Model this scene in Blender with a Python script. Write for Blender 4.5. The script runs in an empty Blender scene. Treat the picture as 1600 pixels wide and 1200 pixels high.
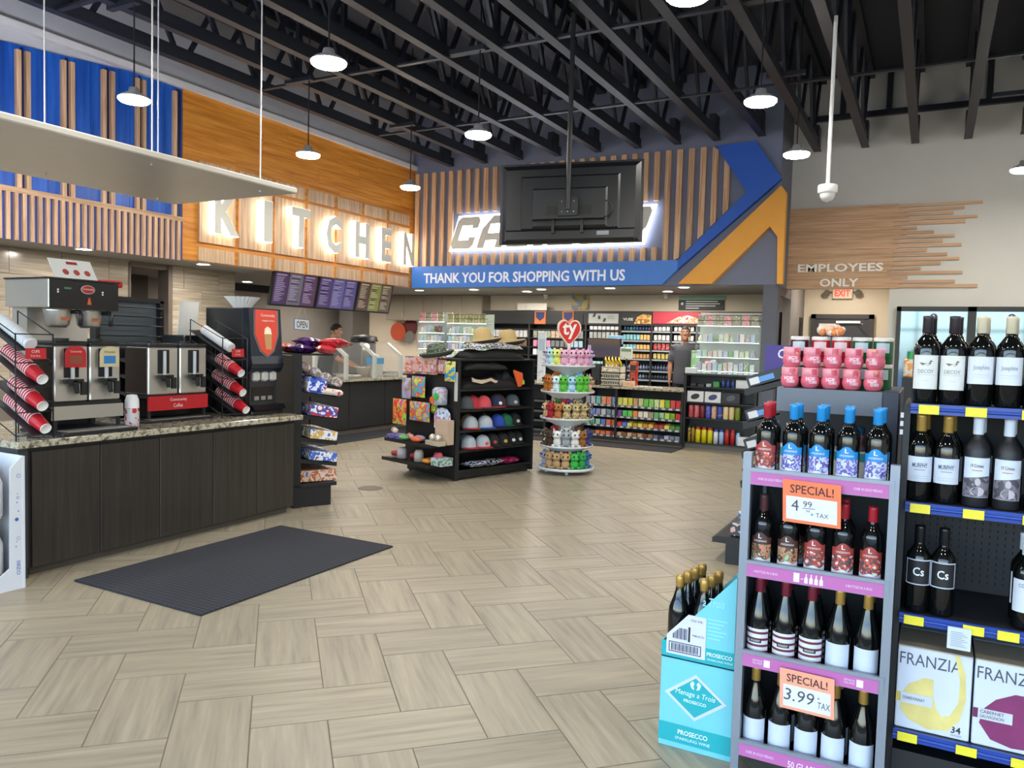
import bpy, bmesh, math, random
from mathutils import Matrix, Vector
random.seed(7)
S = bpy.context.scene
COL = S.collection
PI = math.pi

# ---------------------------------------------------------------- camera, world, exposure
cam_d = bpy.data.cameras.new('camera')
cam_d.sensor_fit = 'HORIZONTAL'
cam_d.sensor_width = 36.0
cam_d.lens = 27.367
cam_d.clip_start = 0.05
cam = bpy.data.objects.new('camera', cam_d)
COL.objects.link(cam)
R_ = (0.87995, 0.47427, 0.02736)
D_ = (0.04968, -0.03459, -0.99817)
F_ = (-0.47246, 0.8797, -0.054)
cam.matrix_world = Matrix(((R_[0], -D_[0], -F_[0], 0), (R_[1], -D_[1], -F_[1], 0), (R_[2], -D_[2], -F_[2], 1.62), (0, 0, 0, 1)))
S.camera = cam
S.view_settings.view_transform = 'Standard'
S.view_settings.look = 'None'
S.view_settings.gamma = 1.0
S.view_settings.use_curve_mapping = False
S.view_settings.exposure = 0.06
W = bpy.data.worlds.new('sky')
S.world = W
W.use_nodes = True
wn = W.node_tree.nodes
wb = wn['Background']
sky = wn.new('ShaderNodeTexSky')
sky.sky_type = 'NISHITA'
sky.sun_elevation = math.radians(48)
sky.sun_rotation = math.radians(20)
sky.sun_disc = False
W.node_tree.links.new(sky.outputs[0], wb.inputs[0])
wb.inputs[1].default_value = 1.35
LAMP = 150.0      # emission of the ceiling lamp diffusers
DOWN = 400.0      # recessed downlights
HALO = 8.0      # sign halo

# ---------------------------------------------------------------- materials
def lin(h):
    h = h.lstrip('#')
    c = [int(h[i:i + 2], 16) / 255 for i in (0, 2, 4)]
    return [x / 12.92 if x <= 0.04045 else ((x + 0.055) / 1.055) ** 2.4 for x in c] + [1.0]
MATS = {}
def mat(hexc, rough=0.5, metal=0.0, emit=0.0, noise=0.06, spec=0.5, trans=0.0, alpha=1.0, coat=0.0, scale=6.0, bump=0.0):
    key = (hexc, rough, metal, emit, noise, spec, trans, alpha, coat, scale, bump)
    if key in MATS: return MATS[key]
    M = bpy.data.materials.new('surface_' + hexc.lstrip('#')); M.use_nodes = True
    nt = M.node_tree; b = nt.nodes['Principled BSDF']
    c = lin(hexc)
    b.inputs['Base Color'].default_value = c
    b.inputs['Roughness'].default_value = rough
    b.inputs['Metallic'].default_value = metal
    b.inputs['Specular IOR Level'].default_value = spec
    b.inputs['Transmission Weight'].default_value = trans
    b.inputs['Alpha'].default_value = alpha
    b.inputs['Coat Weight'].default_value = coat
    if noise or bump:
        tc = nt.nodes.new('ShaderNodeTexCoord'); nz = nt.nodes.new('ShaderNodeTexNoise')
        nz.inputs['Scale'].default_value = scale; nz.inputs['Detail'].default_value = 4
        nt.links.new(tc.outputs['Object'], nz.inputs['Vector'])
        if noise:
            mx = nt.nodes.new('ShaderNodeMix'); mx.data_type = 'RGBA'
            mx.inputs[6].default_value = [x * (1 - noise) for x in c[:3]] + [1]
            mx.inputs[7].default_value = [min(1, x * (1 + noise)) for x in c[:3]] + [1]
            nt.links.new(nz.outputs['Fac'], mx.inputs[0])
            nt.links.new(mx.outputs[2], b.inputs['Base Color'])
        if bump:
            bp = nt.nodes.new('ShaderNodeBump'); bp.inputs['Strength'].default_value = bump
            bp.inputs['Distance'].default_value = 0.01
            nt.links.new(nz.outputs['Fac'], bp.inputs['Height']); nt.links.new(bp.outputs[0], b.inputs['Normal'])
    if emit:
        b.inputs['Emission Color'].default_value = c
        b.inputs['Emission Strength'].default_value = emit
    MATS[key] = M
    return M
def streak(name, cols, scl, rot=0.0, rough=0.4, coord='Position', rnd=0.12, bump=0.0, spec=0.5, detail=5):
    """long-grained material: noise stretched along one axis, tone varied piece by piece"""
    if name in MATS: return MATS[name]
    M = bpy.data.materials.new(name); M.use_nodes = True
    nt = M.node_tree; b = nt.nodes['Principled BSDF']; L = nt.links.new
    if coord == 'Position':
        src = nt.nodes.new('ShaderNodeNewGeometry').outputs['Position']
    else:
        src = nt.nodes.new('ShaderNodeTexCoord').outputs[coord]
    g = nt.nodes.new('ShaderNodeNewGeometry'); oi = nt.nodes.new('ShaderNodeObjectInfo')
    ad = nt.nodes.new('ShaderNodeMath'); ad.operation = 'ADD'
    L(g.outputs['Random Per Island'], ad.inputs[0]); L(oi.outputs['Random'], ad.inputs[1])
    ml = nt.nodes.new('ShaderNodeVectorMath'); ml.operation = 'SCALE'; ml.inputs['Scale'].default_value = 31.7
    cb = nt.nodes.new('ShaderNodeCombineXYZ')
    for i in range(3): L(ad.outputs[0], cb.inputs[i])
    L(cb.outputs[0], ml.inputs[0])
    mp = nt.nodes.new('ShaderNodeVectorRotate'); mp.rotation_type = 'Z_AXIS'; mp.inputs['Angle'].default_value = rot
    L(src, mp.inputs['Vector'])
    mm = nt.nodes.new('ShaderNodeVectorMath'); mm.operation = 'MULTIPLY'; mm.inputs[1].default_value = scl
    L(mp.outputs[0], mm.inputs[0])
    va = nt.nodes.new('ShaderNodeVectorMath'); L(mm.outputs[0], va.inputs[0]); L(ml.outputs[0], va.inputs[1])
    nz = nt.nodes.new('ShaderNodeTexNoise'); nz.inputs['Scale'].default_value = 1.0; nz.inputs['Detail'].default_value = detail
    nz.inputs['Roughness'].default_value = 0.62
    L(va.outputs[0], nz.inputs['Vector'])
    rp = nt.nodes.new('ShaderNodeValToRGB')
    el = rp.color_ramp.elements
    n = len(cols)
    while len(el) < n: el.new(0.5)
    for i, h in enumerate(cols):
        el[i].position = 0.3 + 0.4 * i / (n - 1); el[i].color = lin(h)
    L(nz.outputs['Fac'], rp.inputs[0])
    hs = nt.nodes.new('ShaderNodeHueSaturation')
    fr = nt.nodes.new('ShaderNodeMath'); fr.operation = 'FRACT'; L(ad.outputs[0], fr.inputs[0])
    mr = nt.nodes.new('ShaderNodeMapRange'); mr.inputs[3].default_value = 1 - rnd; mr.inputs[4].default_value = 1 + rnd
    L(fr.outputs[0], mr.inputs[0]); L(mr.outputs[0], hs.inputs['Value']); L(rp.outputs[0], hs.inputs['Color'])
    L(hs.outputs[0], b.inputs['Base Color'])
    b.inputs['Roughness'].default_value = rough
    b.inputs['Specular IOR Level'].default_value = spec
    if bump:
        bp = nt.nodes.new('ShaderNodeBump'); bp.inputs['Strength'].default_value = bump; bp.inputs['Distance'].default_value = 0.004
        L(nz.outputs['Fac'], bp.inputs['Height']); L(bp.outputs[0], b.inputs['Normal'])
    MATS[name] = M
    return M
def art(cols, scale=14.0, rough=0.35, coord='Object', kind='noise', rnd=True):
    """printed packaging: patches of a few flat colours, shifted from pack to pack"""
    key = ('art', tuple(cols), scale, rough, coord, kind)
    if key in MATS: return MATS[key]
    M = bpy.data.materials.new('print_' + cols[0].lstrip('#')); M.use_nodes = True
    nt = M.node_tree; b = nt.nodes['Principled BSDF']; L = nt.links.new
    tc = nt.nodes.new('ShaderNodeTexCoord'); oi = nt.nodes.new('ShaderNodeObjectInfo')
    va = nt.nodes.new('ShaderNodeVectorMath'); va.operation = 'ADD'
    sc = nt.nodes.new('ShaderNodeVectorMath'); sc.operation = 'SCALE'; sc.inputs['Scale'].default_value = 9.0
    cb = nt.nodes.new('ShaderNodeCombineXYZ')
    for i in range(3): L(oi.outputs['Random'], cb.inputs[i])
    L(cb.outputs[0], sc.inputs[0]); L(tc.outputs[coord], va.inputs[0]); L(sc.outputs[0], va.inputs[1])
    nz = nt.nodes.new('ShaderNodeTexNoise' if kind == 'noise' else 'ShaderNodeTexVoronoi')
    nz.inputs['Scale'].default_value = scale
    L(va.outputs[0], nz.inputs['Vector'])
    rp = nt.nodes.new('ShaderNodeValToRGB'); rp.color_ramp.interpolation = 'CONSTANT'
    el = rp.color_ramp.elements
    while len(el) < len(cols): el.new(0.5)
    for i, h in enumerate(cols):
        el[i].position = (0.0 if i == 0 else 0.36 + 0.28 * (i - 1) / max(1, len(cols) - 2)) if kind == 'noise' else i / len(cols)
        el[i].color = lin(h)
    if kind == 'noise': L(nz.outputs['Fac'], rp.inputs[0])
    else:
        sp = nt.nodes.new('ShaderNodeSeparateColor'); L(nz.outputs['Color'], sp.inputs[0]); L(sp.outputs[0], rp.inputs[0])
    L(rp.outputs[0], b.inputs['Base Color'])
    b.inputs['Roughness'].default_value = rough
    MATS[key] = M
    return M
def glassy(hexc='#ffffff', alpha=0.12, rough=0.03):
    return mat(hexc, rough, alpha=alpha, noise=0, spec=0.6)

# ---------------------------------------------------------------- mesh builder
_TXT = {}
def glyphs(s, shear=0.0, bold=0.0):
    k = (s, shear, bold)
    if k not in _TXT:
        c = bpy.data.curves.new('t', 'FONT'); c.body = s; c.resolution_u = 2; c.shear = shear; c.offset = bold
        c.fill_mode = 'FRONT'
        o = bpy.data.objects.new('t', c)
        m = bpy.data.meshes.new_from_object(o)
        vs = [tuple(v.co) for v in m.vertices]; fs = [tuple(p.vertices) for p in m.polygons]
        bpy.data.objects.remove(o); bpy.data.curves.remove(c); bpy.data.meshes.remove(m)
        x0 = min(v[0] for v in vs); x1 = max(v[0] for v in vs); y0 = min(v[1] for v in vs); y1 = max(v[1] for v in vs)
        _TXT[k] = ([((v[0] - x0) / (x1 - x0), (v[1] - y0) / (y1 - y0)) for v in vs], fs, (x1 - x0) / (y1 - y0))
    return _TXT[k]
class MB:
    def __init__(s): s.v = []; s.f = []; s.m = []; s.sm = []; s.M = None
    def add(s, vs, fs, mi=0, smooth=False):
        n = len(s.v)
        if s.M is not None: vs = [tuple(s.M @ Vector(v)) for v in vs]
        s.v += [tuple(v) for v in vs]
        s.f += [tuple(i + n for i in f) for f in fs]
        s.m += [mi] * len(fs); s.sm += [smooth] * len(fs)
        return s
    def box(s, x0, x1, y0, y1, z0, z1, mi=0):
        if x0 > x1: x0, x1 = x1, x0
        if y0 > y1: y0, y1 = y1, y0
        if z0 > z1: z0, z1 = z1, z0
        return s.add([(x0, y0, z0), (x1, y0, z0), (x1, y1, z0), (x0, y1, z0), (x0, y0, z1), (x1, y0, z1), (x1, y1, z1), (x0, y1, z1)],
                     [(3, 2, 1, 0), (4, 5, 6, 7), (0, 1, 5, 4), (1, 2, 6, 5), (2, 3, 7, 6), (3, 0, 4, 7)], mi)
    def rbox(s, x0, x1, y0, y1, z0, z1, b=0.01, mi=0):
        """box with chamfered edges"""
        pts = []; fs = []
        def ring(z, i):
            return [(x0 + i + b, y0 + i, z), (x1 - i - b, y0 + i, z), (x1 - i, y0 + i + b, z), (x1 - i, y1 - i - b, z),
                    (x1 - i - b, y1 - i, z), (x0 + i + b, y1 - i, z), (x0 + i, y1 - i - b, z), (x0 + i, y0 + i + b, z)]
        for z, i in ((z0, b), (z0 + b, 0), (z1 - b, 0), (z1, b)): pts += ring(z, i)
        for k in range(3):
            for j in range(8): fs.append((k * 8 + j, k * 8 + (j + 1) % 8, k * 8 + 8 + (j + 1) % 8, k * 8 + 8 + j))
        fs.append(tuple(range(7, -1, -1))); fs.append(tuple(range(24, 32)))
        return s.add(pts, fs, mi)
    def frame(s, a):
        a = Vector(a).normalized(); t = Vector((0, 0, 1)) if abs(a.z) < 0.9 else Vector((1, 0, 0))
        u = a.cross(t).normalized(); return a, u, a.cross(u)
    def cyl(s, p0, p1, r0, r1=None, n=12, mi=0, caps=True, smooth=True):
        r1 = r0 if r1 is None else r1
        p0 = Vector(p0); p1 = Vector(p1); a, u, w = s.frame(p1 - p0)
        vs = []; fs = []
        for p, r in ((p0, r0), (p1, r1)):
            for i in range(n):
                t = 2 * PI * i / n; vs.append(p + u * (r * math.cos(t)) + w * (r * math.sin(t)))
        side = [(i, (i + 1) % n, n + (i + 1) % n, n + i) for i in range(n)]
        s.add(vs, side, mi, smooth)
        if caps:
            s.add(vs, [tuple(range(n - 1, -1, -1)), tuple(range(n, 2 * n))], mi)
        return s
    def tube(s, path, r, n=6, mi=0, close=False):
        P = [Vector(p) for p in path]; k = len(P); vs = []; fs = []
        for i, p in enumerate(P):
            if close: d = P[(i + 1) % k] - P[i - 1]
            else: d = P[min(i + 1, k - 1)] - P[max(i - 1, 0)]
            a, u, w = s.frame(d)
            rr = r[i] if isinstance(r, (list, tuple)) else r
            for j in range(n):
                t = 2 * PI * j / n; vs.append(p + u * (rr * math.cos(t)) + w * (rr * math.sin(t)))
        m = k if close else k - 1
        for i in range(m):
            for j in range(n):
                fs.append((i * n + j, i * n + (j + 1) % n, ((i + 1) % k) * n + (j + 1) % n, ((i + 1) % k) * n + j))
        if not close: fs += [tuple(range(n - 1, -1, -1)), tuple(range((k - 1) * n, k * n))]
        return s.add(vs, fs, mi, True)
    def lathe(s, prof, n=16, c=(0, 0, 0), mi=0, smooth=True, a0=0.0, a1=2 * PI, sx=1.0, sy=1.0):
        """prof [(r,z)...]; mi may be a list, one entry per segment"""
        full = abs(a1 - a0 - 2 * PI) < 1e-6
        k = n if full else n + 1
        vs = []
        for r, z in prof:
            for i in range(k):
                t = a0 + (a1 - a0) * i / n; vs.append((c[0] + sx * r * math.cos(t), c[1] + sy * r * math.sin(t), c[2] + z))
        for q in range(len(prof) - 1):
            m = mi[q] if isinstance(mi, (list, tuple)) else mi
            fs = []
            for i in range(n):
                j = (i + 1) % k
                f = (q * k + i, q * k + j, (q + 1) * k + j, (q + 1) * k + i)
                fs.append(f)
            s.add(vs if q == 0 else [], [], m)
            base = len(s.v) - len(vs)
            s.f += [tuple(base + x for x in f) for f in fs]; s.m += [m] * len(fs); s.sm += [smooth] * len(fs)
        return s
    def prism(s, poly, o=(0, 0, 0), u=(1, 0, 0), v=(0, 1, 0), depth=0.01, mi=0, smooth=False):
        """polygon in the u,v plane at o, extruded by depth along u x v"""
        o = Vector(o); u = Vector(u); v = Vector(v); w = u.cross(v).normalized() * depth
        k = len(poly)
        a = [o + u * p[0] + v * p[1] for p in poly]; b = [p + w for p in a]
        fs = [(i, (i + 1) % k, k + (i + 1) % k, k + i) for i in range(k)]
        s.add(a + b, fs, mi, smooth)
        s.add(a + b, [tuple(range(k - 1, -1, -1)), tuple(range(k, 2 * k))], mi)
        return s
    def ball(s, c, r, n=10, m=7, mi=0):
        r = (r, r, r) if not isinstance(r, (tuple, list)) else r
        vs = [(c[0], c[1], c[2] - r[2])]; fs = []
        for j in range(1, m):
            p = PI * j / m
            for i in range(n):
                t = 2 * PI * i / n
                vs.append((c[0] + r[0] * math.sin(p) * math.cos(t), c[1] + r[1] * math.sin(p) * math.sin(t), c[2] - r[2] * math.cos(p)))
        vs.append((c[0], c[1], c[2] + r[2])); top = len(vs) - 1
        for i in range(n): fs.append((0, 1 + (i + 1) % n, 1 + i)); fs.append((top, 1 + (m - 2) * n + i, 1 + (m - 2) * n + (i + 1) % n))
        for j in range(m - 2):
            for i in range(n): fs.append((1 + j * n + i, 1 + j * n + (i + 1) % n, 1 + (j + 1) * n + (i + 1) % n, 1 + (j + 1) * n + i))
        return s.add(vs, fs, mi, True)
    def text(s, body, o, u, v, w=None, h=None, depth=0.0, mi=0, shear=0.0, bold=0.0, center=False):
        vs, fs, asp = glyphs(body, shear, bold)
        if w is None: w = h * asp
        if h is None: h = w / asp
        o = Vector(o); u = Vector(u).normalized(); v = Vector(v).normalized(); nn = u.cross(v)
        if center: o = o - u * (w / 2) - v * (h / 2)
        top = [o + u * (a * w) + v * (b * h) + nn * depth for a, b in vs]
        s.add(top, fs, mi)
        if depth > 0.004:
            cnt = {}
            for f in fs:
                for i in range(len(f)):
                    e = (f[i], f[(i + 1) % len(f)])
                    if (e[1], e[0]) in cnt: del cnt[(e[1], e[0])]
                    else: cnt[e] = 1
            k = len(vs); bot = [p - nn * depth for p in top]
            s.add(top + bot, [(a, k + a, k + b, b) for a, b in cnt], mi)
        return s
    def wrap(s, body, c, r, ang, z, w, h, mi=0, bold=0.0, shear=0.0):
        """flat print wrapped on an upright cylinder of radius r about c, centred at ang"""
        vs, fs, asp = glyphs(body, shear, bold)
        out = []
        for a, b in vs:
            t = ang + (a - 0.5) * w / r; out.append((c[0] + r * math.cos(t), c[1] + r * math.sin(t), c[2] + z + (b - 0.5) * h))
        return s.add(out, fs, mi)
    def mesh(s, name, mats):
        me = bpy.data.meshes.new(name)
        me.from_pydata(s.v, [], s.f)
        for m in (mats if isinstance(mats, (list, tuple)) else [mats]): me.materials.append(m)
        me.polygons.foreach_set('material_index', s.m)
        me.polygons.foreach_set('use_smooth', s.sm)
        me.update()
        return me
    def build(s, name, mats, parent=None, loc=None, rz=0.0):
        return place(name, s.mesh(name, mats), parent, loc, rz)
def place(name, me, parent=None, loc=None, rz=0.0):
    o = bpy.data.objects.new(name, me); COL.objects.link(o)
    if parent is not None: o.parent = parent
    if loc is not None: o.location = loc
    if rz: o.rotation_euler = (0, 0, rz)
    return o
def tag(o, label=None, cat=None, group=None, kind=None):
    if label: o['label'] = label
    if cat: o['category'] = cat
    if group: o['group'] = group
    if kind: o['kind'] = kind
    return o
def thing(name, label, cat, loc=(0, 0, 0), rz=0.0, group=None):
    o = bpy.data.objects.new(name, None); COL.objects.link(o); o.empty_display_size = 0.05
    o.location = loc; o.rotation_euler = (0, 0, rz)
    return tag(o, label, cat, group)
def struct(name, mb, m, parent=None):
    o = mb.build(name, m, parent)
    if parent is None: o['kind'] = 'structure'
    return o
def kids(o): return [c for c in COL.objects if c.parent == o]
KID = {}
def dup(root, loc=None, rz=None, label=None, group=None, rot=None):
    """copy of a thing with copies of its parts and their parts (mesh data shared)"""
    r = root.copy(); COL.objects.link(r)
    if loc is not None: r.location = loc
    if rz is not None: r.rotation_euler = (0, 0, rz)
    if rot is not None: r.rotation_euler = rot
    if label: r['label'] = label
    if group: r['group'] = group
    for ch in KID.get(root.name, ()):
        c = ch.copy(); COL.objects.link(c); c.parent = r
        for g in KID.get(ch.name, ()):
            d = g.copy(); COL.objects.link(d); d.parent = c
    return r
def remember(root):
    KID[root.name] = list(root.children)
    for c in root.children: KID[c.name] = list(c.children)
    return root
ORD = 'first second third fourth fifth sixth seventh eighth ninth tenth eleventh twelfth thirteenth fourteenth fifteenth sixteenth seventeenth eighteenth nineteenth twentieth'.split()
BLACK = mat('#1b1c1e', 0.45)
DKMETAL = mat('#151617', 0.4, 0.0)
WHITE = mat('#e9e9e6', 0.45)
STEEL = mat('#d9d6d0', 0.33, 0.85, noise=0.03)
WOODV = streak('slat_wood_upright', ['#a8805f', '#cfa680', '#e4c39e'], (40, 40, 1.6), rough=0.5, rnd=0.14)
WOODH = streak('plank_wood_lying', ['#a67e5e', '#c79e78', '#dab690'], (1.4, 30, 60), rough=0.55, rnd=0.08)
# ---------------------------------------------------------------- floor with herringbone tiles
fl = MB().box(-12.6, 6.2, -2.6, 15.6, -0.12, -0.0025)
floor = struct('floor', fl, mat('#7d7364', 0.8))
U = 0.311
O0 = (-1.735, 3.36)
q = math.sqrt(0.5)
AX = (q, q); BX = (q, -q)
def tp(a, b): return (O0[0] + U * (a * AX[0] + b * BX[0]), O0[1] + U * (a * AX[1] + b * BX[1]))
TC = ['#857c6a', '#978d79', '#a0967f', '#aaa08c']
TILEH = streak('stone_tile_a', TC, (1.6, 26, 10), rot=-PI / 4, rough=0.38, rnd=0.05, spec=0.4)
TILEV = streak('stone_tile_b', TC, (1.6, 26, 10), rot=PI / 4, rough=0.38, rnd=0.05, spec=0.4)
def tile_poly(a0, a1, b0, b1, g=0.006):
    e = g / U / 2
    return [tp(a0 + e, b0 + e), tp(a0 + e, b1 - e), tp(a1 - e, b1 - e), tp(a1 - e, b0 + e)]
cells = []
for i in range(-45, 46):
    for j in range(-24, 25):
        a = i + 2 * j; b = i - 2 * j
        for t, (a0, a1, b0, b1) in enumerate(((a, a + 2, b, b + 1), (a - 1, a, b, b + 2))):
            c = tp((a0 + a1) / 2, (b0 + b1) / 2)
            if -9.6 < c[0] < 2.2 and 1.2 < c[1] < 14.5:
                dx, dy = c; dep = -0.47246 * dx + 0.8797 * dy; lat = 0.88 * dx + 0.474 * dy
                cells.append((dep if (dep > 1.5 and abs(lat) < 0.75 * dep + 0.5) else 99, t, a0, a1, b0, b1, c))
cells.sort()
sh = {}
for k in (0, 1):
    w, h = ((2, 1), (1, 2))[k]
    p = [(x - tp(w / 2, h / 2)[0], y - tp(w / 2, h / 2)[1]) for x, y in tile_poly(0, w, 0, h)]
    sh[k] = MB().prism([(x, y) for x, y in p], (0, 0, -0.008), depth=0.008).mesh('tile', (TILEH, TILEV)[k])
rest = MB()
for n, (d, t, a0, a1, b0, b1, c) in enumerate(cells):
    if n < 300:
        place('tile', sh[t], floor, (c[0], c[1], 0))
    else:
        rest.prism(tile_poly(a0, a1, b0, b1), (0, 0, -0.008), depth=0.008, mi=t)
o = rest.build('far_tiles', [TILEH, TILEV], floor); o['kind'] = 'stuff'

# ---------------------------------------------------------------- room shell
GREY = mat('#6f7076', 0.8, scale=2)
BEIGE = mat('#d8cab4', 0.75, scale=2)
TAUPE = mat('#d2d0c8', 0.8, scale=2)
DARKB = mat('#767b8a', 0.75, scale=2)
CEIL = mat('#31353f', 0.85, scale=2)
ceiling = struct('ceiling', MB().box(-12.6, 6.2, -2.6, 15.6, 5.93, 6.05), CEIL)
struct('wall_left', MB().box(-9.0, -8.9, -2.6, 12.35, 2.6, 5.93), mat('#b9b9bd', 0.8))
trim = MB().box(-8.9, -8.80, -2.6, 12.35, 4.83, 4.91)
struct('trim_1', trim, mat('#d6d4d6', 0.6))
# kitchen soffit, back-of-house soffit
struct('soffit_1', MB().box(-12.6, -9.0, -2.6, 14.7, 2.6, 2.72), mat('#8e8d8b', 0.7))
struct('soffit_2', MB().box(-9.0, -2.25, 12.5, 14.7, 2.6, 2.72), mat('#8e8d8b', 0.7))
struct('wall_back', MB().box(-12.6, -2.15, 14.6, 14.72, 0, 2.6), BEIGE)
struct('wall_back_upper', MB().box(-9.0, -2.13, 12.35, 12.5, 2.6, 5.93), mat('#757c92', 0.75))
struct('wall_kitchen_side', MB().box(-12.6, -12.5, -2.6, 14.7, 0, 2.6), mat('#8f8882', 0.7))
# tiled stone wall behind the coffee island, with the openings beyond it
STONE = streak('stone_wall_tile', ['#82776a', '#9a8f7e', '#b3a797'], (8, 1.2, 26), rough=0.16, rnd=0.07)
wt = struct('wall_stone_tiled', MB().box(-10.0, -9.82, -2.6, 7.02, 0, 2.6).box(-10.0, -9.82, 7.66, 8.86, 0, 2.6).box(-10.0, -9.82, 7.02, 7.66, 2.52, 2.6), mat('#6d6459', 0.7))
for (ya, yb) in ((1.0, 7.02), (7.69, 8.86)):
    y = yb
    for r in range(8):
        z0 = 0.02 + r * 0.3225
        y = yb; first = True
        while y > ya + 0.02:
            L_ = 0.645 if not (first and r % 2) else 0.32
            first = False
            y2 = max(ya, y - L_)
            if not (z0 < 0.9 and ya < 2):
                MB().box(-9.82, -9.805, y2 + 0.003, y - 0.003, z0 + 0.003, z0 + 0.3195).build('stone_tile', STONE, wt)
            y = y2
# doorway niche behind: dark room seen through it
struct('wall_backroom', MB().box(-12.2, -12.1, 6.0, 9.0, 0, 2.6), mat('#4a443e', 0.8))
struct('trim_2', MB().box(-10.02, -9.79, 7.62, 7.69, 0, 2.58).box(-10.02, -9.79, 6.99, 7.02, 0, 2.58), mat('#5b5148', 0.6))
# employees wall with the corridor opening
struct('wall_right_back', MB().box(-2.15, 6.2, 13.35, 13.47, 2.6, 5.93).box(-0.62, 6.2, 13.35, 13.47, 0, 2.6), TAUPE)
struct('wall_side_caliber', MB().box(-2.25, -2.13, 12.5, 13.35, 2.6, 5.93), DARKB)
struct('wall_corridor_left', MB().box(-2.25, -2.12, 13.75, 15.3, 0, 2.95), mat('#7d7873', 0.75))
struct('wall_corridor_right', MB().box(-0.62, -0.55, 13.47, 15.3, 0, 2.95), BEIGE)
struct('wall_corridor_end', MB().box(-2.25, -0.5, 15.3, 15.42, 0, 3.0), BEIGE)
struct('ceiling_corridor', MB().box(-2.25, -0.5, 13.47, 15.3, 2.95, 3.0), BEIGE)
struct('wall_pillar', MB().box(-2.32, -2.10, 12.36, 12.56, 0, 2.6), mat('#5d616d', 0.7))
struct('wall_right', MB().box(6.1, 6.2, -2.6, 15.6, 0, 5.93), TAUPE)
struct('baseboard_back', MB().box(-0.62, 6.1, 13.335, 13.35, 0, 0.15), mat('#4a453f', 0.6))
# shop front behind the photographer: windows with the sky outside
wf = MB().box(-12.6, -9.6, -2.6, -2.5, 0, 5.93).box(-9.6, 6.2, -2.6, -2.5, 3.4, 5.93).box(-9.6, 6.2, -2.6, -2.5, 0, 0.15).box(5.6, 6.2, -2.6, -2.5, 0, 3.4)
struct('wall_front', wf, TAUPE)
mull = MB()
for x in [-9.6 + 1.52 * i for i in range(11)]: mull.box(x - 0.03, x + 0.03, -2.62, -2.5, 0.15, 3.4)
mull.box(-9.6, 5.6, -2.62, -2.5, 2.35, 2.42)
struct('window_1', mull, mat('#2a2b2e', 0.4))
struct('ground_outside', MB().box(-60, 60, -60, -2.6, -0.3, -0.05), mat('#8f8d88', 0.9))
# ---------------------------------------------------------------- roof joists under the deck
JM = mat('#20242d', 0.5)
JX = [-8.0, -7.28, -6.55, -5.82, -5.08, -4.38, -3.72, -3.1, -2.42, -1.74, -1.05, -0.37, 0.31, 1.0, 1.7, 2.4]
WEB = {}
for sgn in (1, -1):
    WEB[sgn] = MB().prism([(-0.03, 0), (0.03, 0), (0.03 + sgn * 0.5, 1.0), (-0.03 + sgn * 0.5, 1.0)], (-0.02, 0, 0), (0, 1, 0), (0, 0, 1), 0.04).mesh('web', JM)
STRUT = MB().box(-0.03, 0.03, -0.03, 0.03, 0, 1.0).mesh('web', JM)
PLATE = MB().box(-0.05, 0.05, -0.12, 0.12, 0, 0.28).mesh('bearing_plate', JM)
for x in JX:
    yend = 12.3 if x < -2.3 else 13.2
    zb = 4.83 if x < -2.3 else 4.74
    j = MB().box(x - 0.055, x + 0.055, 0.3, yend, zb, zb + 0.015).box(x - 0.04, x + 0.04, 0.3, yend, zb + 0.015, zb + 0.15).build('roof_joist', JM, ceiling)
    MB().box(x - 0.08, x + 0.08, 0.3, yend + 0.08, 5.80, 5.92).build('top_chord', JM, j)
    y = 1.5; k = 0
    while y < yend - 0.5:
        w = place('web', WEB[1 if k % 2 == 0 else -1], j, (x, y if k % 2 == 0 else y + 0.5, zb + 0.05)); w.scale = (1, 1, 5.82 - zb - 0.05)
        if k % 4 == 1:
            w = place('web', STRUT, j, (x, y + 0.5, zb + 0.05)); w.scale = (1, 1, 5.82 - zb - 0.05)
        y += 0.62; k += 1
    place('bearing_plate', PLATE, j, (x, yend - 0.22, zb + 0.05))
for y in (4.9, 7.62, 10.07):
    MB().box(-8.05, 2.6, y - 0.03, y + 0.03, 4.845, 4.87).build('bridging_bar', JM, ceiling)
MB().box(-2.1, 6.0, 13.22, 13.3, 5.22, 5.30).build('ledger_bar', JM, ceiling)
for x in (-1.4, -0.75, 0.55, 1.2): MB().box(x - 0.04, x + 0.04, 13.2, 13.28, 5.3, 5.9).build('hanger_strut', JM, ceiling)

# ---------------------------------------------------------------- blue slatted wall left
BLUEP = streak('blue_painted_board', ['#0f3f93', '#1b56b4', '#2a6ccf'], (10, 10, 0.7), rough=0.35, rnd=0.06)
wl = bpy.data.objects['wall_left']
by = [3.0, 3.8, 4.4, 4.92] + [5.52, 6.02, 6.46, 6.93, 7.1]
def ztop(y): return min(4.82, 4.68 + (y - 4.94) * 0.1)
bw = MB()
edges = [2.0 + 0.255 * i for i in range(20)] + [7.1]
for a, b in zip(edges, edges[1:]):
    MB().prism([(a + 0.002, 2.6), (b - 0.002, 2.6), (b - 0.002, ztop(b)), (a + 0.002, ztop(a))], (-8.9, 0, 0), (0, 1, 0), (0, 0, 1), 0.035).build('blue_board', BLUEP, wl)
for (a, b) in ((3.98, 4.03), (4.08, 4.13), (4.48, 4.53), (4.58, 4.63), (4.96, 5.01), (5.06, 5.11), (5.46, 5.51), (5.56, 5.61), (5.95, 6.0), (6.06, 6.11), (6.40, 6.445), (6.49, 6.535), (6.94, 6.99)):
    MB().box(-8.865, -8.82, a, b, 3.15, ztop(a) - 0.06).build('slat', WOODV, wl)
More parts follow.
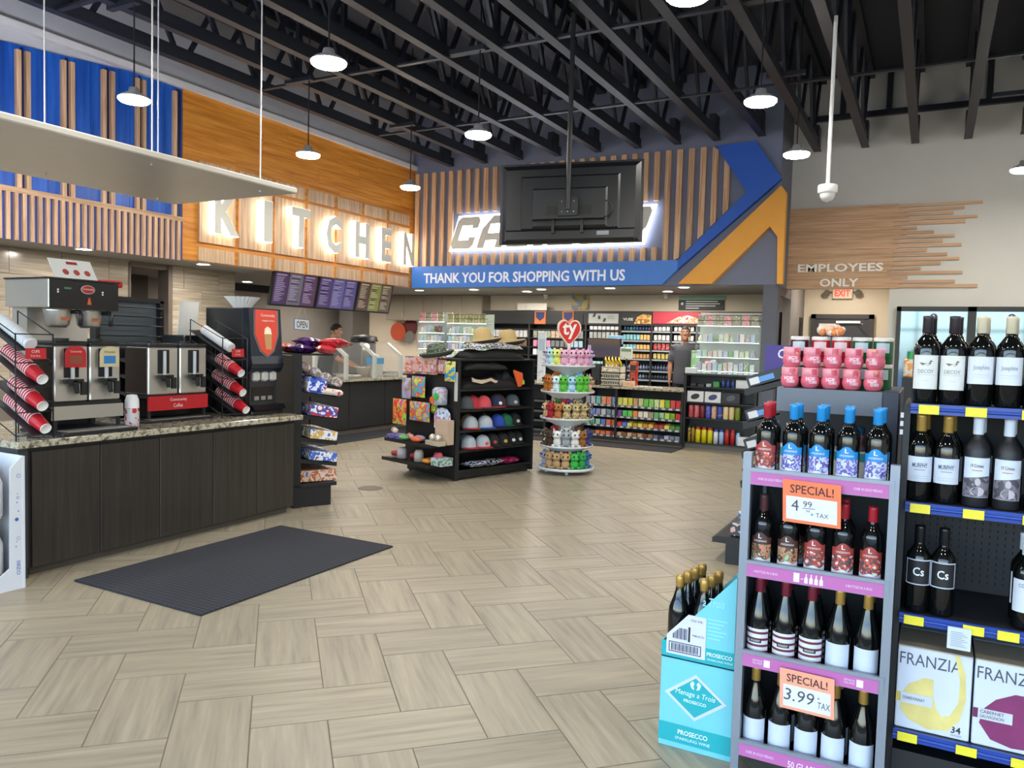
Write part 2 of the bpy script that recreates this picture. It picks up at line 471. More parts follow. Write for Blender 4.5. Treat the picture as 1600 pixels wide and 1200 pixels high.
for (a, b) in ((4.05, 4.07), (4.54, 4.57), (5.02, 5.05), (5.52, 5.55), (6.01, 6.05), (6.45, 6.485), (7.0, 7.07)):
    MB().box(-8.865, -8.855, a, b, 3.15, ztop(a) - 0.02).build('dark_strip', mat('#141f4d', 0.4), wl)
MB().box(-8.865, -8.82, 2.0, 7.1, 3.09, 3.15).build('slat_rail', streak('rail_wood', ['#a07a58', '#c39c76', '#d4b08c'], (30, 1.5, 30)), wl)
MB().box(-8.865, -8.855, 2.0, 7.1, 2.58, 3.09).build('blue_backing', mat('#33509f', 0.5), wl)
y = 3.2
while y < 7.08:
    MB().box(-8.855, -8.82, y, y + 0.042, 2.58, 3.09).build('slat', WOODV, wl); y += 0.0865
# orange boards behind the kitchen sign
ORANGE = streak('orange_board', ['#b4681a', '#d48a30', '#e8a248'], (20, 0.9, 16), rough=0.4, rnd=0.05)
for r in range(9):
    z0 = 2.6 + r * 0.2478; z1 = z0 + 0.2478
    ys = [7.1] + [7.1 + ((1.9, 0.9, 2.6, 1.4)[r % 4]) + 2.2 * i for i in range(3) if 7.1 + ((1.9, 0.9, 2.6, 1.4)[r % 4]) + 2.2 * i < 12.2] + [12.35]
    for a, b in zip(ys, ys[1:]):
        MB().box(-8.9, -8.85, a + 0.001, b - 0.001, z0 + 0.001, z1 - 0.001).build('orange_board', ORANGE, wl)

# ---------------------------------------------------------------- kitchen sign: pale wood tiles and halo-lit letters
PALE = streak('pale_tile_wood', ['#9c7e60', '#c3a381', '#d8bd9d'], (24, 24, 1.2), rough=0.45, rnd=0.07)
LETG = mat('#d8d6ca', 0.5)
GLOW = mat('#fff4e6', 0.5, emit=HALO * 0.7, noise=0)
ks = thing('wall_sign', 'row of pale wood tiles with seven glowing letters spelling KITCHEN on the orange wall', 'sign', (-8.85, 9.7, 2.6))
def kbox(name, m, y0, y1, z0, z1, x0, x1, par): return MB().box(x0 + 8.85, x1 + 8.85, y0 - 9.7, y1 - 9.7, z0 - 2.6, z1 - 2.6).build(name, m, par)
for i, ch in enumerate('KITCHEN'):
    y0 = 7.34 + 0.698 * i; y1 = y0 + 0.615
    kbox('tile_panel', PALE, y0, y1, 3.76, 3.95, -8.848, -8.82, ks)
    kbox('tile_panel', PALE, y0, y1, 2.86, 3.71, -8.848, -8.81, ks)
    kbox('tile_panel', PALE, y0, y1, 2.605, 2.79, -8.848, -8.82, ks)
    yc, w = [(7.70, 0.42), (8.46, 0.17), (9.14, 0.40), (9.89, 0.36), (10.61, 0.36), (11.28, 0.28), (11.96, 0.33)][i]
    lt = MB().text(ch, (0.16, yc - w / 2 - 9.7, 0.39), (0, 1, 0), (0, 0, 1), w, 0.60, 0.012, bold=0.04).build('letter', LETG, ks)
    lt['label'] = 'grey faced letter %s with white lit sides' % ch
    MB().text(ch, (0.045, yc - w / 2 - 9.7 - 0.004, 0.386), (0, 1, 0), (0, 0, 1), w + 0.008, 0.608, 0.113, bold=0.03).build('lit_body', GLOW, lt)

# ---------------------------------------------------------------- the wall above the cash counter
wu = bpy.data.objects['wall_back_upper']
for i in range(32):
    x0 = -8.80 + 0.188 * i
    x1 = x0 + 0.088; xm = (x0 + x1) / 2
    zt, zb_ = 4.75, 3.0
    poly = [(x0, zb_), (x1, zb_), (x1, zt), (x0, zt)]
    if x1 > -3.66:
        lo = lambda x: 3.0 + (x + 3.64) * 0.97 + 0.03
        hi = lambda x: 4.75 if x < -3.1 else 4.72 - (x + 3.08) * 1.5 - 0.02
        poly = [(x0, max(3.0, lo(x0))), (x1, max(3.0, lo(x1))), (x1, min(4.75, hi(x1))), (x0, min(4.75, hi(x0)))]
    if x0 > -2.85: break
    segs = [poly]
    if -7.9 < xm < -4.0:
        segs = [[(x0, 3.0), (x1, 3.0), (x1, 3.22), (x0, 3.22)], [(x0, 3.97), (x1, 3.97), (x1, 4.75), (x0, 4.75)]]
    for p in segs:
        MB().prism([(-a, b) for a, b in p], (0, 12.35, 0), (-1, 0, 0), (0, 0, 1), 0.06 if False else -0.06).build('slat', WOODV, wu)
BLUE = mat('#1f5cc4', 0.5); BAN = mat('#3f82e0', 0.45); YEL = mat('#eaa433', 0.45)
def plate(poly, y, d, name, m, par=None):
    """flat panel in the x-z plane, front face at y-d"""
    return MB().prism([(a, b) for a, b in poly], (0, y, 0), (1, 0, 0), (0, 0, 1), d).build(name, m, par)
ban = plate([(-8.83, 2.6), (-3.90, 2.61), (-3.64, 2.85), (-3.64, 3.0), (-8.83, 3.0)], 12.35, 0.09, 'banner_sign', BAN)
tag(ban, 'long blue strip sign with white words above the cash counter', 'sign')
MB().text('THANK YOU FOR SHOPPING WITH US', (-8.54, 12.262, 2.68), (1, 0, 0), (0, 0, 1), 4.02, 0.19, 0.012, bold=0.02).build('lettering', mat('#e8eefb', 0.5, emit=0.15), ban)
cv = plate([(-3.64, 2.85), (-2.10, 4.17), (-2.51, 4.76), (-3.10, 4.74), (-2.61, 4.0), (-3.64, 3.0)], 12.35, 0.10, 'blue_chevron_panel', BLUE)
cv.parent = wu; cv['label'] = 'blue arrow shaped panel'
cy = plate([(-3.61, 2.62), (-3.08, 2.61), (-2.24, 3.46), (-2.12, 3.30), (-2.10, 2.6), (-2.02, 2.6), (-2.02, 3.95), (-2.10, 4.06)], 12.35, 0.13, 'yellow_chevron_panel', YEL)
cy.parent = wu; cy['label'] = 'orange yellow angled panel'
# big illuminated name sign, block letters
def block(ch):
    """outline polygons of a squared, slanted capital in a unit box (no holes: letters are cut open by a hairline)"""
    t = 0.27; c = 0.12
    if ch == 'C': return [[(c, 0), (1 - c, 0), (1, c), (1, 0.36), (0.72, 0.36), (0.72, t), (t, t), (t, 1 - t), (0.72, 1 - t), (0.72, 0.64), (1, 0.64), (1, 1 - c), (1 - c, 1), (c, 1), (0, 1 - c), (0, c)]]
    if ch == 'A': return [[(0, 0), (0.28, 0), (0.28, 0.24), (0.72, 0.24), (0.72, 0), (1, 0), (1, 1 - c), (1 - c, 1), (0.5, 1), (0.5, 0.75), (0.72, 0.75), (0.72, 0.46), (0.28, 0.46), (0.28, 0.75), (0.499, 0.75), (0.499, 1), (0.3, 1), (0, 0.6)]]
    if ch == 'L': return [[(0, 0), (0.95, 0), (0.95, t), (0.3, t), (0.3, 1), (0, 1)]]
    if ch == 'I': return [[(0, 0), (1, 0), (1, 1), (0, 1)]]
    if ch == 'B': return [[(0, 0), (1 - c, 0), (1, c), (1, 0.42), (0.92, 0.5), (1, 0.58), (1, 1 - c), (1 - c, 1), (0.5, 1), (0.5, 0.77), (0.72, 0.77), (0.72, 0.6), (0.3, 0.6), (0.3, 0.77), (0.499, 0.77), (0.499, 1), (0, 1), (0, 0.001), (0.5, 0.001), (0.5, 0.23), (0.3, 0.23), (0.3, 0.41), (0.72, 0.41), (0.72, 0.23), (0.501, 0.23), (0.501, 0.0005)]]
    if ch == 'E': return [[(0, 0), (0.95, 0), (0.95, t), (0.3, t), (0.3, 0.39), (0.88, 0.39), (0.88, 0.61), (0.3, 0.61), (0.3, 1 - t), (0.95, 1 - t), (0.95, 1), (0, 1)]]
    if ch == 'R': return [[(0, 0), (0.28, 0), (0.28, 0.3), (0.45, 0.3), (0.7, 0), (1, 0), (0.76, 0.3), (0.88, 0.3), (1, 0.42), (1, 1 - c), (1 - c, 1), (0.5, 1), (0.5, 0.76), (0.72, 0.76), (0.72, 0.52), (0.28, 0.52), (0.28, 0.76), (0.499, 0.76), (0.499, 1), (0, 1)]]
cs = thing('illuminated_sign', 'large slanted grey letters with white halo light over the slats, partly behind the television', 'sign', (-6.0, 12.29, 3.3))
CG = mat('#d4d6d0', 0.5); CW = mat('#f4f7ff', 0.5, emit=HALO * 0.8, noise=0)
lw = [('C', 0.48), ('A', 0.52), ('L', 0.44), ('I', 0.18), ('B', 0.52), ('E', 0.48), ('R', 0.5)]
x = -7.95
for ch, w in lw:
    for poly in block(ch):
        def mp(p, e): return (x + w * (0.5 + (p[0] - 0.5) * (1 + e / w)) + 0.2 * p[1] + 6.0, 0.57 * (0.5 + (p[1] - 0.5) * (1 + e / 0.57)))
        lt = MB().prism([mp(p, 0) for p in poly], (0, -0.06, 0), (1, 0, 0), (0, 0, 1), 0.02).build('letter', CG, cs)
        hull = [(-0.0, -0.0), (1.0, -0.0), (1.0, 1.0), (0, 1.0)]
        MB().prism([mp(p, 0.07) for p in hull], (0, 0.0, 0), (1, 0, 0), (0, 0, 1), 0.035).build('lit_backer', CW, lt)
    x += w + 0.096
# ---------------------------------------------------------------- employees only sign of wood planks
ep = thing('plank_sign', 'wall sign of stacked pale wood planks with ragged right ends and white words', 'sign', (-1.4, 13.35, 2.6))
ends = [0.55, 0.32, 0.18, 0.49, 0.34, -0.29, -0.06, 0.21, 0.06, 0.31, -0.14, 0.13, 0.29, 0.05, -0.21, 0.34, -0.38, 0.25, 0.54]
full = [-0.55, -0.42, -0.45, -0.40, -0.6, -0.5, -0.42, -0.5, -0.6, -0.52, -0.55, -0.6, -0.6, -0.45, -0.6, -0.66, -0.6, -0.45, -0.5]
for i, (e, f) in enumerate(zip(ends, full)):
    z1 = 3.88 - i * 0.0674 - 2.6; z0 = z1 - 0.0664
    p = [(-2.15 + 1.4, z0), (f + 1.4, z0), (f + 1.4, z0 + 0.008), (e + 1.4, z0 + 0.008), (e + 1.4, z1 - 0.014), (f + 1.4, z1 - 0.014), (f + 1.4, z1), (-2.15 + 1.4, z1)]
    MB().prism(p, (0, 0, 0), (1, 0, 0), (0, 0, 1), 0.035).build('plank', WOODH, ep)
lt = MB().text('EMPLOYEES', (-1.97 + 1.4, -0.036, 0.265), (1, 0, 0), (0, 0, 1), 1.25, 0.13, 0.012, bold=0.025)
lt.build('lettering', mat('#f4f1ea', 0.5), ep); lt = MB().text('ONLY', (-1.63 + 1.4, -0.036, 0.03), (1, 0, 0), (0, 0, 1), 0.57, 0.13, 0.012, bold=0.025)
lt.build('lettering', mat('#f4f1ea', 0.5), ep)
# ---------------------------------------------------------------- corridor: door, exit sign
dr = struct('door_1', MB().box(-1.90, -1.01, 15.24, 15.28, 0.01, 2.2), mat('#37343a', 0.5))
MB().box(-1.98, -1.90, 15.22, 15.3, 0, 2.28).box(-1.01, -0.93, 15.22, 15.3, 0, 2.28).box(-1.98, -0.93, 15.22, 15.3, 2.2, 2.28).build('door_frame', mat('#3f3a3a', 0.5), dr)
MB().box(-1.55, -1.15, 15.19, 15.24, 2.12, 2.16).cyl((-1.2, 15.19, 2.12), (-1.1, 15.05, 2.10), 0.01).build('door_closer', STEEL, dr)
MB().box(-1.84, -1.5, 15.232, 15.24, 2.04, 2.11).build('door_sign', mat('#d8d4cc', 0.6), dr)
es = thing('exit_sign', 'lit red exit sign with two round lamp heads above the corridor door', 'sign', (-1.47, 15.28, 2.56))
MB().rbox(-0.17, 0.17, -0.05, 0, 0, 0.2, 0.01).build('housing', mat('#d8cfb8', 0.5), es)
MB().text('EXIT', (-0.13, -0.052, 0.04), (1, 0, 0), (0, 0, 1), 0.26, 0.12, 0.004, bold=0.03).build('lettering', mat('#ff2d1c', 0.5, emit=2.5, noise=0), es)
for sx in (-1, 1):
    MB().cyl((sx * 0.26, -0.02, 0.12), (sx * 0.26, -0.10, 0.09), 0.05, 0.06).cyl((sx * 0.17, -0.02, 0.12), (sx * 0.26, -0.02, 0.12), 0.015).build('lamp_head', mat('#6b665e', 0.5), es)
struct('door_2', MB().box(-2.125, -2.11, 14.75, 15.15, 0, 2.2), mat('#17181a', 0.5))
struct('door_3', MB().box(-2.14, -2.12, 12.6, 13.7, 2.45, 2.6), mat('#3d3f47', 0.5))
# ---------------------------------------------------------------- ceiling lamps
LM = mat('#fffaf2', 0.5, emit=LAMP, noise=0)
def pend(x, y, z, ztop, label, grp):
    t = thing('pendant_lamp', label, 'lamp', (x, y, z), 0, grp)
    MB().lathe([(0.0, 0.10), (0.045, 0.10), (0.055, 0.06), (0.12, 0.025), (0.15, 0.0), (0.147, -0.005)], 20).build('lamp_housing', mat('#c4c4c2', 0.4, 0.2), t)
    MB().lathe([(0.145, 0.0), (0.146, -0.02), (0.13, -0.035), (0.0, -0.042)], 20).build('diffuser', LM, t)
    MB().cyl((0, 0, 0.09), (0, 0, ztop - z), 0.008, n=6).build('cord', BLACK, t)
    MB().box(-0.38, 0.06, -0.035, 0.035, 0.90, 0.95).build('mount_bar', JM, t)
    return t
rows = [(-7.0, 'above the kitchen side aisle'), (-4.52, 'above the centre aisle'), (-1.5, 'above the wine racks')]
for xr, wh in rows:
    for k, yy in enumerate((5.05, 7.47, 9.64)):
        if xr == -4.52 and k == 2: continue
        pend(xr, yy, 3.9, 5.93, 'round white ceiling lamp %s, %s from the front' % (wh, ('nearest', 'second', 'third')[k]), 'round ceiling lamps')
pend(0.88, 11.42, 3.9, 5.93, 'round white ceiling lamp at the right edge near the taupe wall', 'round ceiling lamps')
for li, (x, y) in enumerate(((-7, 2.6), (-7, 0.2), (-4.57, 2.6), (-4.57, 0.2), (-1.5, 2.6), (-1.5, 0.2), (1.2, 2.6), (1.2, 0.2), (1.2, 5.05), (1.2, 7.47), (3.6, 2.6), (3.6, 7.47), (3.4, 11.42), (3.6, 9.62))):  # last two lamps are extras added to brighten the taupe wall
    pend(x, y, 3.9, 5.93, '%s of the round ceiling lamps outside the view, counted from the left front' % ORD[li], 'ceiling lamps out of view')
DM = mat('#fff6ea', 0.5, emit=DOWN, noise=0)
for i, (x, y, lb) in enumerate(((-9.05, 5.86, 'under the blue slatted wall'), (-9.1, 7.65, 'under the start of the kitchen sign'), (-9.05, 12.85, 'in the corner by the blue banner'),
                   (-7.74, 12.78, 'above the left candy case'), (-6.32, 12.8, 'above the middle of the cash counter'), (-4.95, 12.7, 'right of the television'), (-3.64, 12.66, 'at the right end of the blue banner'),
                   (-10.4, 8.6, 'added over the kitchen aisle'), (-11.2, 10.4, 'added over the cook'), (-10.2, 12.4, 'added over the slicer'), (-11.4, 12.9, 'added over the rear of the kitchen'), (-6.9, 13.35, 'added behind the left cash counter'), (-4.2, 13.6, 'added over the cashier'), (-1.4, 14.3, 'in the corridor'), (-9.05, 3.9, 'at the left edge'))):  # kitchen, left-counter and cashier lights: unseen, added to brighten those areas
    t = thing('downlight', 'small round recessed ceiling light ' + lb, 'downlight', (x, y, 2.95 if 'corridor' in lb else 2.6), 0, 'recessed soffit lights')
    MB().lathe([(0.105, 0.0), (0.105, -0.012), (0.085, -0.012), (0.08, 0.0)], 18).build('trim_ring', WHITE, t)
    MB().lathe([(0.0, -0.006), (0.085, -0.006)], 18).build('lens', DM, t)
# ================================================================ helpers for building in room coordinates
def rootof(o):
    while o.parent is not None: o = o.parent
    return o
def wp(parent, name, mb, m):
    """a part given in room coordinates under a thing that stands somewhere else"""
    r = rootof(parent)
    iv = (Matrix.Translation(r.location) @ Matrix.Rotation(r.rotation_euler[2], 4, 'Z')).inverted()
    mb.v = [tuple(iv @ Vector(v)) for v in mb.v]
    return mb.build(name, m, parent)
REDC = mat('#c01f28', 0.4); REDD = mat('#a3161f', 0.4)
GRANITE = None
def granite():
    M = bpy.data.materials.new('speckled_granite'); M.use_nodes = True
    nt = M.node_tree; b = nt.nodes['Principled BSDF']; L = nt.links.new
    tc = nt.nodes.new('ShaderNodeTexCoord'); v = nt.nodes.new('ShaderNodeTexNoise')
    v.inputs['Scale'].default_value = 26; v.inputs['Detail'].default_value = 6; v.inputs['Roughness'].default_value = 0.75
    L(tc.outputs['Object'], v.inputs['Vector'])
    rp = nt.nodes.new('ShaderNodeValToRGB'); el = rp.color_ramp.elements
    for p, h in ((0.36, '#3b362f'), (0.44, '#857b68'), (0.50, '#b3aa94'), (0.58, '#cbc4b0'), (0.66, '#8e7c5c')):
        e = el.new(p); e.color = lin(h)
    el.remove(el[0]); el.remove(el[-1])
    L(v.outputs['Fac'], rp.inputs[0]); L(rp.outputs[0], b.inputs['Base Color'])
    b.inputs['Roughness'].default_value = 0.12
    return M
GRANITE = granite()
CABM = streak('dark_cabinet_laminate', ['#27231f', '#322d28', '#3b3530'], (30, 30, 1.2), rough=0.42, rnd=0.04)
CABD = mat('#2b2b2d', 0.5)
# ---------------------------------------------------------------- coffee counter
cc = thing('coffee_counter', 'long dark wood-look cabinet base of the coffee bar at the left', 'cabinet', (-5.6, 4.1, 0))
wp(cc, 'carcass', MB().box(-6.25, -5.12, 2.92, 5.31, 0.06, 0.855), CABD)
wp(cc, 'toe_kick', MB().box(-6.2, -5.16, 2.96, 5.28, 0, 0.06), mat('#4d463d', 0.5))
wp(cc, 'end_panel', MB().box(-6.25, -5.10, 2.86, 2.92, 0.0, 0.855), mat('#3c3d41', 0.5))
dy = [2.945, 3.42, 3.90, 4.40, 4.87, 5.31]
for a, b in zip(dy, dy[1:]):
    wp(cc, 'door', MB().rbox(-5.12, -5.10, a + 0.003, b - 0.003, 0.062, 0.825, 0.003), CABM)
wt_ = tag(MB().rbox(-6.3, -5.05, 2.83, 5.37, 0.855, 0.90, 0.004).build('granite_worktop', GRANITE), 'speckled beige granite worktop on the coffee bar', 'worktop')
# ---------------------------------------------------------------- floor mat
mt = MB().rbox(-4.80, -3.61, 3.03, 4.85, 0.0005, 0.012, 0.006)
matm = bpy.data.materials.new('ribbed_mat'); matm.use_nodes = True
nt = matm.node_tree; b_ = nt.nodes['Principled BSDF']; b_.inputs['Roughness'].default_value = 0.95
br = nt.nodes.new('ShaderNodeTexChecker'); br.inputs['Scale'].default_value = 38
tcx = nt.nodes.new('ShaderNodeTexCoord'); vr = nt.nodes.new('ShaderNodeVectorRotate'); vr.inputs['Angle'].default_value = PI / 4
nt.links.new(tcx.outputs['Object'], vr.inputs[0]); nt.links.new(vr.outputs[0], br.inputs[0])
br.inputs[1].default_value = lin('#24252a'); br.inputs[2].default_value = lin('#37383f')
nt.links.new(br.outputs[0], b_.inputs['Base Color'])
bpn = nt.nodes.new('ShaderNodeBump'); bpn.inputs['Strength'].default_value = 0.6; bpn.inputs['Distance'].default_value = 0.006
nt.links.new(br.outputs['Fac'], bpn.inputs['Height']); nt.links.new(bpn.outputs[0], b_.inputs['Normal'])
tag(mt.build('floor_mat', matm), 'charcoal waffle-pattern mat on the tiles before the coffee bar', 'mat')
MATP = mat('#2a2b2f', 0.95, bump=0.3, scale=80)
# ---------------------------------------------------------------- dual coffee brewer
bw = thing('coffee_brewer', 'tall steel twin coffee brewer with black control panel at the left of the bar', 'coffee maker', (-5.45, 3.44, 0.9))
wp(bw, 'drip_tray', MB().rbox(-5.60, -5.10, 3.15, 3.72, 0.9, 0.925, 0.006), BLACK)
wp(bw, 'drip_grate', MB().box(-5.24, -5.12, 3.2, 3.66, 0.925, 0.93), STEEL)
wp(bw, 'stand', MB().box(-5.60, -5.27, 3.19, 3.70, 1.09, 1.115).box(-5.60, -5.56, 3.2, 3.24, 0.92, 1.09).box(-5.60, -5.56, 3.65, 3.69, 0.92, 1.09).box(-5.29, -5.27, 3.2, 3.22, 0.92, 1.0).box(-5.29, -5.27, 3.67, 3.69, 0.92, 1.0).box(-5.6, -5.58, 3.2, 3.69, 0.92, 1.09), BLACK)
wp(bw, 'front_plate', MB().box(-5.275, -5.262, 3.18, 3.71, 0.995, 1.09), STEEL)
wp(bw, 'column', MB().box(-5.80, -5.62, 3.22, 3.67, 0.92, 1.78), STEEL)
hd = wp(bw, 'brewer_head', MB().rbox(-5.80, -5.285, 3.17, 3.68, 1.77, 1.965, 0.004), STEEL)
wp(hd, 'control_panel', MB().box(-5.285, -5.27, 3.175, 3.675, 1.765, 1.96), mat('#141416', 0.25))
wp(hd, 'top_edge', MB().box(-5.81, -5.265, 3.165, 3.685, 1.965, 1.975), BLACK)
wp(hd, 'display', MB().box(-5.27, -5.268, 3.27, 3.32, 1.90, 1.913), mat('#3e6b46', 0.4, emit=0.2))
lg = MB().prism([(0.052 * math.cos(t * PI / 8), 0.031 * math.sin(t * PI / 8)) for t in range(16)], (-5.2685, 3.44, 1.905), (0, 1, 0), (0, 0, 1), 0.002)
wp(hd, 'logo_badge', lg, mat('#d8c9c4', 0.4))
lg2 = MB().prism([(0.047 * math.cos(t * PI / 8), 0.027 * math.sin(t * PI / 8)) for t in range(16)], (-5.2665, 3.44, 1.905), (0, 1, 0), (0, 0, 1), 0.002)
wp(hd, 'logo_badge', lg2, REDD)
wp(hd, 'logo_word', MB().text('Community', (-5.264, 3.40, 1.898), (0, 1, 0), (0, 0, 1), 0.08, 0.018), WHITE)
bt = MB()
for y in (3.225, 3.55): bt.cyl((-5.27, y, 1.893), (-5.264, y, 1.893), 0.006).cyl((-5.27, y, 1.877), (-5.264, y, 1.877), 0.006)
wp(hd, 'push_buttons', bt, WHITE)
wp(hd, 'flavour_picture', MB().prism([(0, 0), (0.03, 0), (0.02, 0.05), (0.008, 0.045)], (-5.268, 3.435, 1.80), (0, 1, 0), (0, 0, 1), 0.002), mat('#cf5a28', 0.4))
for y in (3.315, 3.545):
    bk = wp(bw, 'brew_basket', MB().lathe([(0.0, 1.635), (0.055, 1.635), (0.075, 1.655), (0.088, 1.75), (0.092, 1.765), (0.0, 1.765)], 20, (-5.42, y, 0)), STEEL)
    wp(bk, 'basket_handle', MB().tube([(-5.36, y + 0.06, 1.745), (-5.31, y + 0.09, 1.75), (-5.30, y + 0.095, 1.72), (-5.30, y + 0.09, 1.65)], 0.016, 6), mat('#23252b', 0.4))
    wp(bk, 'hot_warning', MB().box(-5.333, -5.328, y - 0.03, y + 0.03, 1.685, 1.70), mat('#c45a2c', 0.5))
def server(par, xf, y0, y1, z0, z1, sign=None):
    ym = (y0 + y1) / 2
    sv = wp(par, 'coffee_server', MB().rbox(xf - 0.28, xf, y0, y1, z0, z1, 0.008), STEEL)
    wp(sv, 'server_lid', MB().rbox(xf - 0.285, xf + 0.004, y0 - 0.003, y1 + 0.003, z1, z1 + 0.03, 0.01).cyl((xf - 0.12, ym, z1 + 0.03), (xf - 0.12, ym, z1 + 0.05), 0.05), BLACK)
    wp(sv, 'server_side', MB().box(xf - 0.28, xf - 0.02, y0 - 0.004, y0, z0 + 0.01, z1 - 0.01), mat('#3f3632', 0.25, 0.6))
    wp(sv, 'gauge_panel', MB().box(xf, xf + 0.006, ym - 0.055, ym + 0.05, z0 + 0.17, z1 - 0.02), mat('#1a1a1c', 0.3))
    wp(sv, 'sight_glass', MB().cyl((xf + 0.014, ym, z0 + 0.14), (xf + 0.014, ym, z1 - 0.03), 0.014), mat('#cfd3d6', 0.15))
    fc = wp(sv, 'faucet', MB().cyl((xf, ym, z0 + 0.13), (xf + 0.05, ym, z0 + 0.13), 0.022).box(xf + 0.02, xf + 0.05, ym - 0.07, ym + 0.06, z0 + 0.13, z0 + 0.16).cyl((xf + 0.045, ym, z0 + 0.14), (xf + 0.05, ym + 0.01, z0 + 0.06), 0.022, 0.014), BLACK)
    wp(fc, 'faucet_handle', MB().box(xf + 0.05, xf + 0.07, ym + 0.03, ym + 0.07, z0 + 0.05, z0 + 0.14), BLACK)
    if sign:
        c1, c2 = sign
        pl = [(-0.075, 0), (0.075, 0), (0.075, 0.1)] + [(0.075 * math.cos(t * PI / 8), 0.1 + 0.05 * math.sin(t * PI / 8)) for t in range(1, 8)] + [(-0.075, 0.1)]
        sg = wp(sv, 'roast_sign', MB().prism(pl, (xf + 0.03, ym + 0.01, z1 - 0.15), (0, 1, 0), (0, 0, 1), 0.006), c1)
        wp(sg, 'sign_patch', MB().box(xf + 0.037, xf + 0.038, ym - 0.035, ym + 0.055, z1 - 0.125, z1 - 0.07), c2)
        wp(sg, 'sign_word', MB().text('Community' if c1 == REDC else 'House', (xf + 0.038, ym - 0.03, z1 - 0.05), (0, 1, 0), (0, 0, 1), 0.08, 0.018), WHITE if c1 == REDC else mat('#6d5c3c', 0.5))
    return sv
server(bw, -5.27, 3.20, 3.44, 1.118, 1.51, (REDC, mat('#8a4c33', 0.5)))
server(bw, -5.27, 3.455, 3.69, 1.118, 1.51, (mat('#cfc39b', 0.5), mat('#2f7fc0', 0.5)))
# second stand with two servers
s2 = thing('coffee_server_stand', 'red banded stand holding two steel coffee servers in the middle of the bar', 'coffee maker', (-5.5, 4.35, 0.9))
wp(s2, 'drip_tray', MB().rbox(-5.72, -5.38, 4.0, 4.645, 0.9, 0.92, 0.006), BLACK)
wp(s2, 'drip_grate', MB().box(-5.50, -5.40, 4.06, 4.62, 0.92, 0.924), STEEL)
wp(s2, 'stand', MB().box(-5.73, -5.46, 4.05, 4.63, 1.09, 1.115).box(-5.73, -5.69, 4.07, 4.61, 0.92, 1.09).box(-5.48, -5.46, 4.07, 4.09, 0.92, 1.09).box(-5.48, -5.46, 4.6, 4.62, 0.92, 1.09), BLACK)
fp = wp(s2, 'front_plate', MB().box(-5.462, -5.448, 4.06, 4.635, 0.99, 1.105), REDC)
wp(fp, 'brand_word', MB().text('Community', (-5.4465, 4.26, 1.055), (0, 1, 0), (0, 0, 1), 0.16, 0.03), WHITE)
wp(fp, 'brand_word', MB().text('Coffee', (-5.4465, 4.29, 1.01), (0, 1, 0), (0, 0, 1), 0.09, 0.03), WHITE)
server(s2, -5.45, 4.06, 4.335, 1.118, 1.50)
server(s2, -5.45, 4.355, 4.62, 1.118, 1.50)
